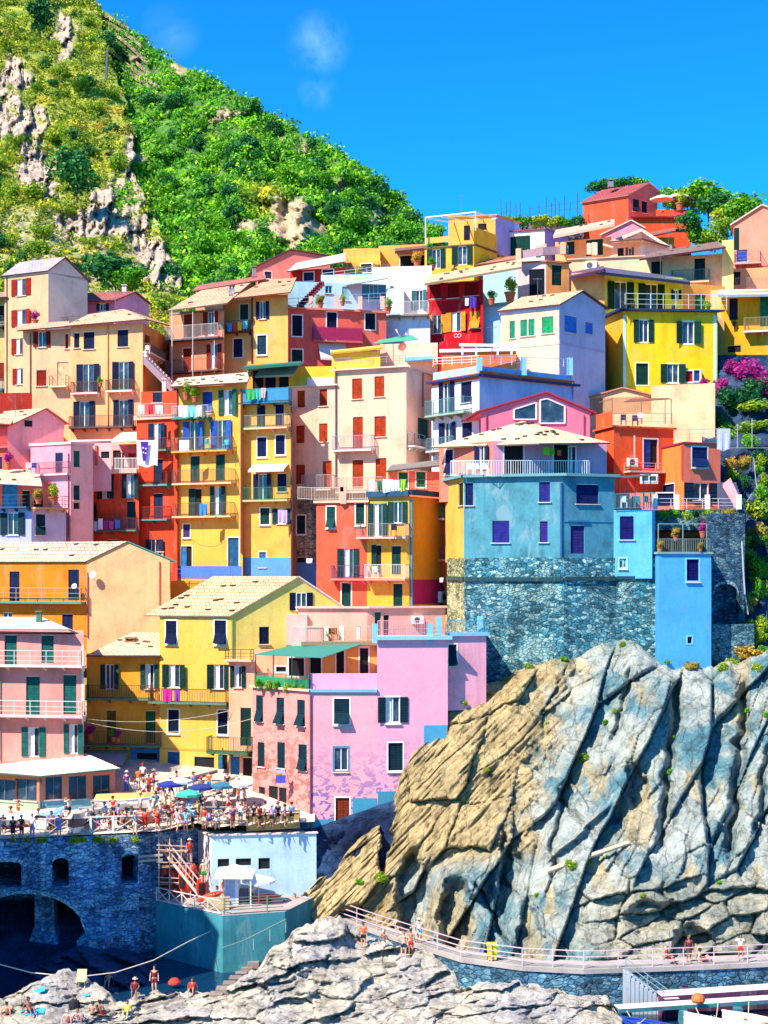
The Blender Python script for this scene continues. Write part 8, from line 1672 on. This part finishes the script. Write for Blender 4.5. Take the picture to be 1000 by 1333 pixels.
for k, (x, y, Y, s_, c, lab) in enumerate(((417, 402, 164, 1.4, 'o', 'terracotta pot with flowers beside the dark red outside stair'), (446, 398, 164.2, 1.1, 'y', 'pot with golden plant on the pale blue terrace'), (505, 408, 167, 1.6, 'y', 'yellow flowering pot at the reed balcony corner'), (490, 360, 180, 1.4, 'o', 'terracotta planter on the long yellow terrace'), (543, 348, 180, 1.8, 'o', 'round orange planter before the dark porch'), (468, 362, 180, 1.3, 'o', 'terracotta planter left of the small yellow window'), (563, 352, 176, 1.4, 'g', 'tall green pot plant under the pergola house'), (664, 393, 166, 2.4, 'y', 'big yellow flowering pot in the pale blue courtyard'), (640, 397, 166, 1.5, 'd', 'small dark pot plant in the pale blue courtyard'),
    (46, 424, 170, 1.5, 'm', 'pot with red flowers on the roof of the salmon villa'), (131, 503, 156.4, .9, 'g', 'green pot on the upper balcony of the salmon villa'), (243, 521, 147, 1.6, 'y', 'yellow green plant on the top of the ochre tower'), (254, 524, 146.6, 1.3, 'g', 'green plant on the top of the ochre tower'), (70, 658, 139.6, 1.8, 'y', 'bushy yellow plant on the lilac house balcony'), (50, 656, 138.8, 1.3, 'o', 'dry flower pot on the lilac house balcony'), (11, 610, 146, 1.4, 'm', 'red flowers in a pot on the rose pink roof'), (148, 966, 123, 1.0, 'g', 'green pot plant on the low yellow balcony'), (154, 966, 123, .9, 'm', 'flower pot on the low yellow balcony'), (118, 964, 123, 1.2, 'm', 'red climbing flowers at the left of the low yellow balcony'),
    (860, 718, 117.7, .8, 'o', 'terracotta pot on the sky blue tower terrace'), (880, 704, 118.4, 1.0, 'o', 'orange flowers on the sky blue tower terrace'), (915, 700, 118.6, 1.1, 'm', 'pink flowers on the sky blue tower terrace'), (912, 718, 118.1, .7, 'o', 'small pot at the right of the tower terrace'), (920, 411, 164, 1.5, 'y', 'yellow flower pot beside the lime loggia'), (885, 274, 199.5, 2.2, 'y', 'yellow green plant on the hilltop terrace'), (735, 405+0, 156, 1.0, 'g', 'small green pot behind the cream ridge'))): pot(lab, x, y, Y, s_, c)
for k, (x, y) in enumerate(((338, 901), (350, 903), (362, 904), (374, 906), (386, 907), (397, 908))): shrub(x, y-12, 14, 15, 'gygygg'[k], f"{('leftmost', 'second', 'third', 'fourth', 'fifth', 'rightmost')[k]} leafy plant in the green fenced terrace box", 'plant', 'plants in the green terrace box', 116.9-k*.45, 'planter_plant', k)
def chair(label, x, y, Y, col='#f0f0ee', rz=0, group='terrace chairs'):
    q = P(x, y, Y); t = thing('chair', tuple(q), label, 'chair', group); t.rotation_euler = (0, 0, rz); m = paint(col, .5)
    def bx(nm, *a): mb = MB(); mb.box(*a); o = mb._build(nm, m, None, (0, 0, 0)); o.parent = t
    bx('seat', -.24, .24, -.24, .24, .43, .47); bx('backrest', -.24, .24, .2, .25, .47, .95)
    for sx in (-.22, .22):
        for sy in (-.21, .21): bx('leg', sx-.025, sx+.025, sy-.025, sy+.025, 0, .43)
        bx('armrest', sx-.03, sx+.03, -.22, .2, .66, .7)
for k, (x, y, Y, c, rz, lab) in enumerate(((611, 618, 122.2, '#f2f2f4', 0, 'left white chair on the pink house balcony'), (621, 618, 121.6, '#d8ecf4', .3, 'pale blue chair on the pink house balcony'), (631, 618, 120.9, '#eef4f6', 0, 'right white chair on the pink house balcony'), (38, 615, 144.3, '#f0eef0', .5, 'white chair on the pale pink terrace'), (44, 615, 144.4, '#3a3a7a', 0, 'dark blue chair on the pale pink terrace'), (270, 584, 146, '#5ac0b8', .2, 'turquoise chair on the blue shuttered balcony'), (294, 585, 145, '#4aa8c8', -.3, 'second blue chair on the blue shuttered balcony'), (192, 461, 157.4, '#f2ece4', 0, 'white chair at the head of the outside stair'), (812, 403, 152.6, '#2a2a3a', 0, 'dark chair on the lime loggia balcony'), (826, 404, 153, '#3a3a44', .6, 'second dark chair on the lime loggia balcony'), (878, 409, 155, '#2f2f38', 0, 'dark chair at the right of the lime loggia'), (812, 553, 135.5, '#3a2a4a', 0, 'dark lounger chair under the reed awning'), (827, 554, 135.8, '#4a2a4a', 0, 'second dark chair under the reed awning'), (834, 551, 136, '#f0eef0', 0, 'white chair under the reed awning'), (428, 833, 121.6, '#a8642c', 0, 'wooden chair behind the terrace posts'), (437, 833, 121.6, '#b0702c', .4, 'second wooden chair behind the terrace posts'), (513, 697, 123.7, '#20243c', 0, 'dark chair on the amber balcony'), (489, 752, 125, '#f0f0ee', .3, 'white chair on the lower amber balcony'), (812, 661, 121.2, '#c8d8d8', 0, 'pale chair under the blue pergola'), (830, 661, 121, '#3a7a80', 0, 'teal chair under the blue pergola'), (843, 661, 120.8, '#2a5a64', .4, 'dark teal chair under the blue pergola'), (345, 846, 123.5, '#5a3a3a', 0, 'dark chair on the yellow gable terrace'), (353, 846, 123.5, '#2a3a44', .5, 'second dark chair on the yellow gable terrace'))): chair(lab, x, y, Y, c, rz)
def dish(label, x, y, Y, r=.45, col='#b8aeb4'):
    q = P(x, y, Y); t = thing('satellite_dish', tuple(q), label, 'satellite dish', 'satellite dishes'); mb = MB(); ax = Vector((-.3, -1, .35)).normalized(); u = ax.cross(Vector((0, 0, 1))).normalized(); w = u.cross(ax); N_ = 14; rings = []
    for rr, d in ((0.001, .0), (.5, .04), (1, .14)): rings.append([q+ax*d*r*1.5+(u*math.cos(2*math.pi*k/N_)+w*math.sin(2*math.pi*k/N_))*rr*r for k in range(N_)])
    for a, b_ in zip(rings[:-1], rings[1:]):
        for k in range(N_): mb.face([a[k], a[(k+1) % N_], b_[(k+1) % N_], b_[k]])
    mb.build('reflector', paint(col, .6), t); mb = MB(); mb.bar(q-w*r*.9, q+ax*r*.9, .03); mb.bar(q, q-ax*.25, .05); mb.bar(q-ax*.25, q-ax*.25-Vector((0, 0, .5)), .05); mb.build('arm', paint('#8a8a90', .5), t)
for x, y, Y, r, lab, c in ((121, 748, 133.4, .36, 'pale satellite dish on the corner of the orange house', '#b8aeb8'), (97, 763, 133.6, .26, 'small white satellite dish on the orange balcony', '#c8c8cc'), (592, 353, 177, .42, 'dark satellite dish under the pergola house', '#3a3a48'), (302, 380, 161, .4, 'grey satellite dish on the peach house roof', '#7a7078'), (524, 452, 146, .42, 'red brown satellite dish on the beige roof', '#9a3a2a')): dish(lab, x, y, Y, r, c)

for k, (a, b_, sg, lab) in enumerate((((113, 936, 117.5), (300, 925, 121), .5, 'thin cable from the pink house to the yellow house'), ((113, 940, 117.5), (330, 935, 120), .9, 'lower thin cable across the yellow house front'), ((249, 702, 144), (298, 702, 143.6), .7, 'slack cable across the ochre tower foot'), ((900, 262, 200), (1010, 250, 190), .4, 'dark cable above the salmon pink roof'))):
    p, q = P(*a), P(*b_); mb = MB(); mb.tube([p+(q-p)*t-Vector((0, 0, sg*4*t*(1-t))) for t in [i/10 for i in range(11)]], .018, 4); tag(mb.build('cable', paint('#c8c0b8' if k < 2 else '#3a3a40', .7)), lab, 'cable')
# ------------------------------------------------------------------ camera, sun, sky
cam = bpy.data.cameras.new('camera'); co = bpy.data.objects.new('camera', cam); COL.objects.link(co); SC.camera = co
co.location = (0, 0, HC); co.rotation_euler = (math.pi/2, 0, 0)
cam.sensor_fit = 'VERTICAL'; cam.sensor_height = 36; cam.lens = F/1333*36; cam.shift_y = (HOR-666.5)/1333; cam.clip_end = 6000; cam.clip_start = 1
AZ, EL = math.radians(50), math.radians(48)
sd = Vector((-math.sin(AZ)*math.cos(EL), -math.cos(AZ)*math.cos(EL), math.sin(EL)))
sun = bpy.data.lights.new('sun', 'SUN'); sun.energy = 5; sun.angle = math.radians(.55); sun.color = (1, .90, .74)
so = bpy.data.objects.new('sun', sun); COL.objects.link(so); so.rotation_mode = 'QUATERNION'; so.rotation_quaternion = sd.to_track_quat('Z', 'Y')
W = bpy.data.worlds.new('World'); SC.world = W; W.use_nodes = True; nt = W.node_tree; N = nt.nodes; L = nt.links
sky = N.new('ShaderNodeTexSky'); sky.sky_type = 'NISHITA'; sky.sun_disc = False; sky.sun_elevation = EL; sky.sun_rotation = math.atan2(sd.x, sd.y)
sky.air_density = 1.0; sky.dust_density = .3; sky.ozone_density = 3
tc = N.new('ShaderNodeTexCoord'); sx = N.new('ShaderNodeSeparateXYZ'); L.new(tc.outputs['Generated'], sx.inputs[0])
mz = N.new('ShaderNodeMapRange'); mz.inputs[1].default_value = .08; mz.inputs[2].default_value = .36; L.new(sx.outputs['Z'], mz.inputs[0])
tint = mix(nt, 1, sky.outputs[0], mix(nt, mz.outputs[0], (.05, .7, 1.16), (.035, .58, 1.1)), 'MULTIPLY')
# two thin wisps of cloud in the sky itself
mp = N.new('ShaderNodeMapping'); mp.inputs['Scale'].default_value = (16, 16, 22); mp.inputs['Rotation'].default_value = (0, .5, 0); L.new(tc.outputs['Generated'], mp.inputs[0])
cn = N.new('ShaderNodeTexNoise'); cn.inputs['Scale'].default_value = 1; cn.inputs['Detail'].default_value = 6; cn.inputs['Roughness'].default_value = .62; cn.inputs['Distortion'].default_value = .5; L.new(mp.outputs[0], cn.inputs['Vector'])
msk = None
for px, py, r0 in ((415, 57, .022), (414, 118, .014), (222, 40, .02)):
    dv = P(px, py, 1)-Vector((0, 0, HC)); dv.normalize()
    vd = N.new('ShaderNodeVectorMath'); vd.operation = 'DISTANCE'; vd.inputs[1].default_value = dv
    nz = N.new('ShaderNodeVectorMath'); nz.operation = 'NORMALIZE'; L.new(tc.outputs['Generated'], nz.inputs[0]); L.new(nz.outputs[0], vd.inputs[0])
    mr = N.new('ShaderNodeMapRange'); mr.inputs[1].default_value = 0; mr.inputs[2].default_value = r0; mr.inputs[3].default_value = 1 if px > 300 else .4; mr.inputs[4].default_value = 0; L.new(vd.outputs['Value'], mr.inputs[0])
    if msk is None: msk = mr.outputs[0]
    else:
        ad = N.new('ShaderNodeMath'); ad.operation = 'MAXIMUM'; L.new(msk, ad.inputs[0]); L.new(mr.outputs[0], ad.inputs[1]); msk = ad.outputs[0]
cr = ramp(nt, cn.outputs['Fac'], [(.42, G(0)), (.75, G(1))])
ml = N.new('ShaderNodeMath'); ml.operation = 'MULTIPLY'; L.new(cr, ml.inputs[0]); L.new(msk, ml.inputs[1])
m5 = N.new('ShaderNodeMath'); m5.operation = 'MULTIPLY'; m5.inputs[1].default_value = .42; L.new(ml.outputs[0], m5.inputs[0])
cl = mix(nt, m5.outputs[0], tint, (3.6, 6.0, 7.5))
bg = N['Background']; L.new(cl, bg.inputs['Color']); bg.inputs['Strength'].default_value = .125
SC.view_settings.view_transform = 'Standard'; SC.view_settings.look = 'None'; SC.view_settings.exposure = .95; SC.view_settings.gamma = 1
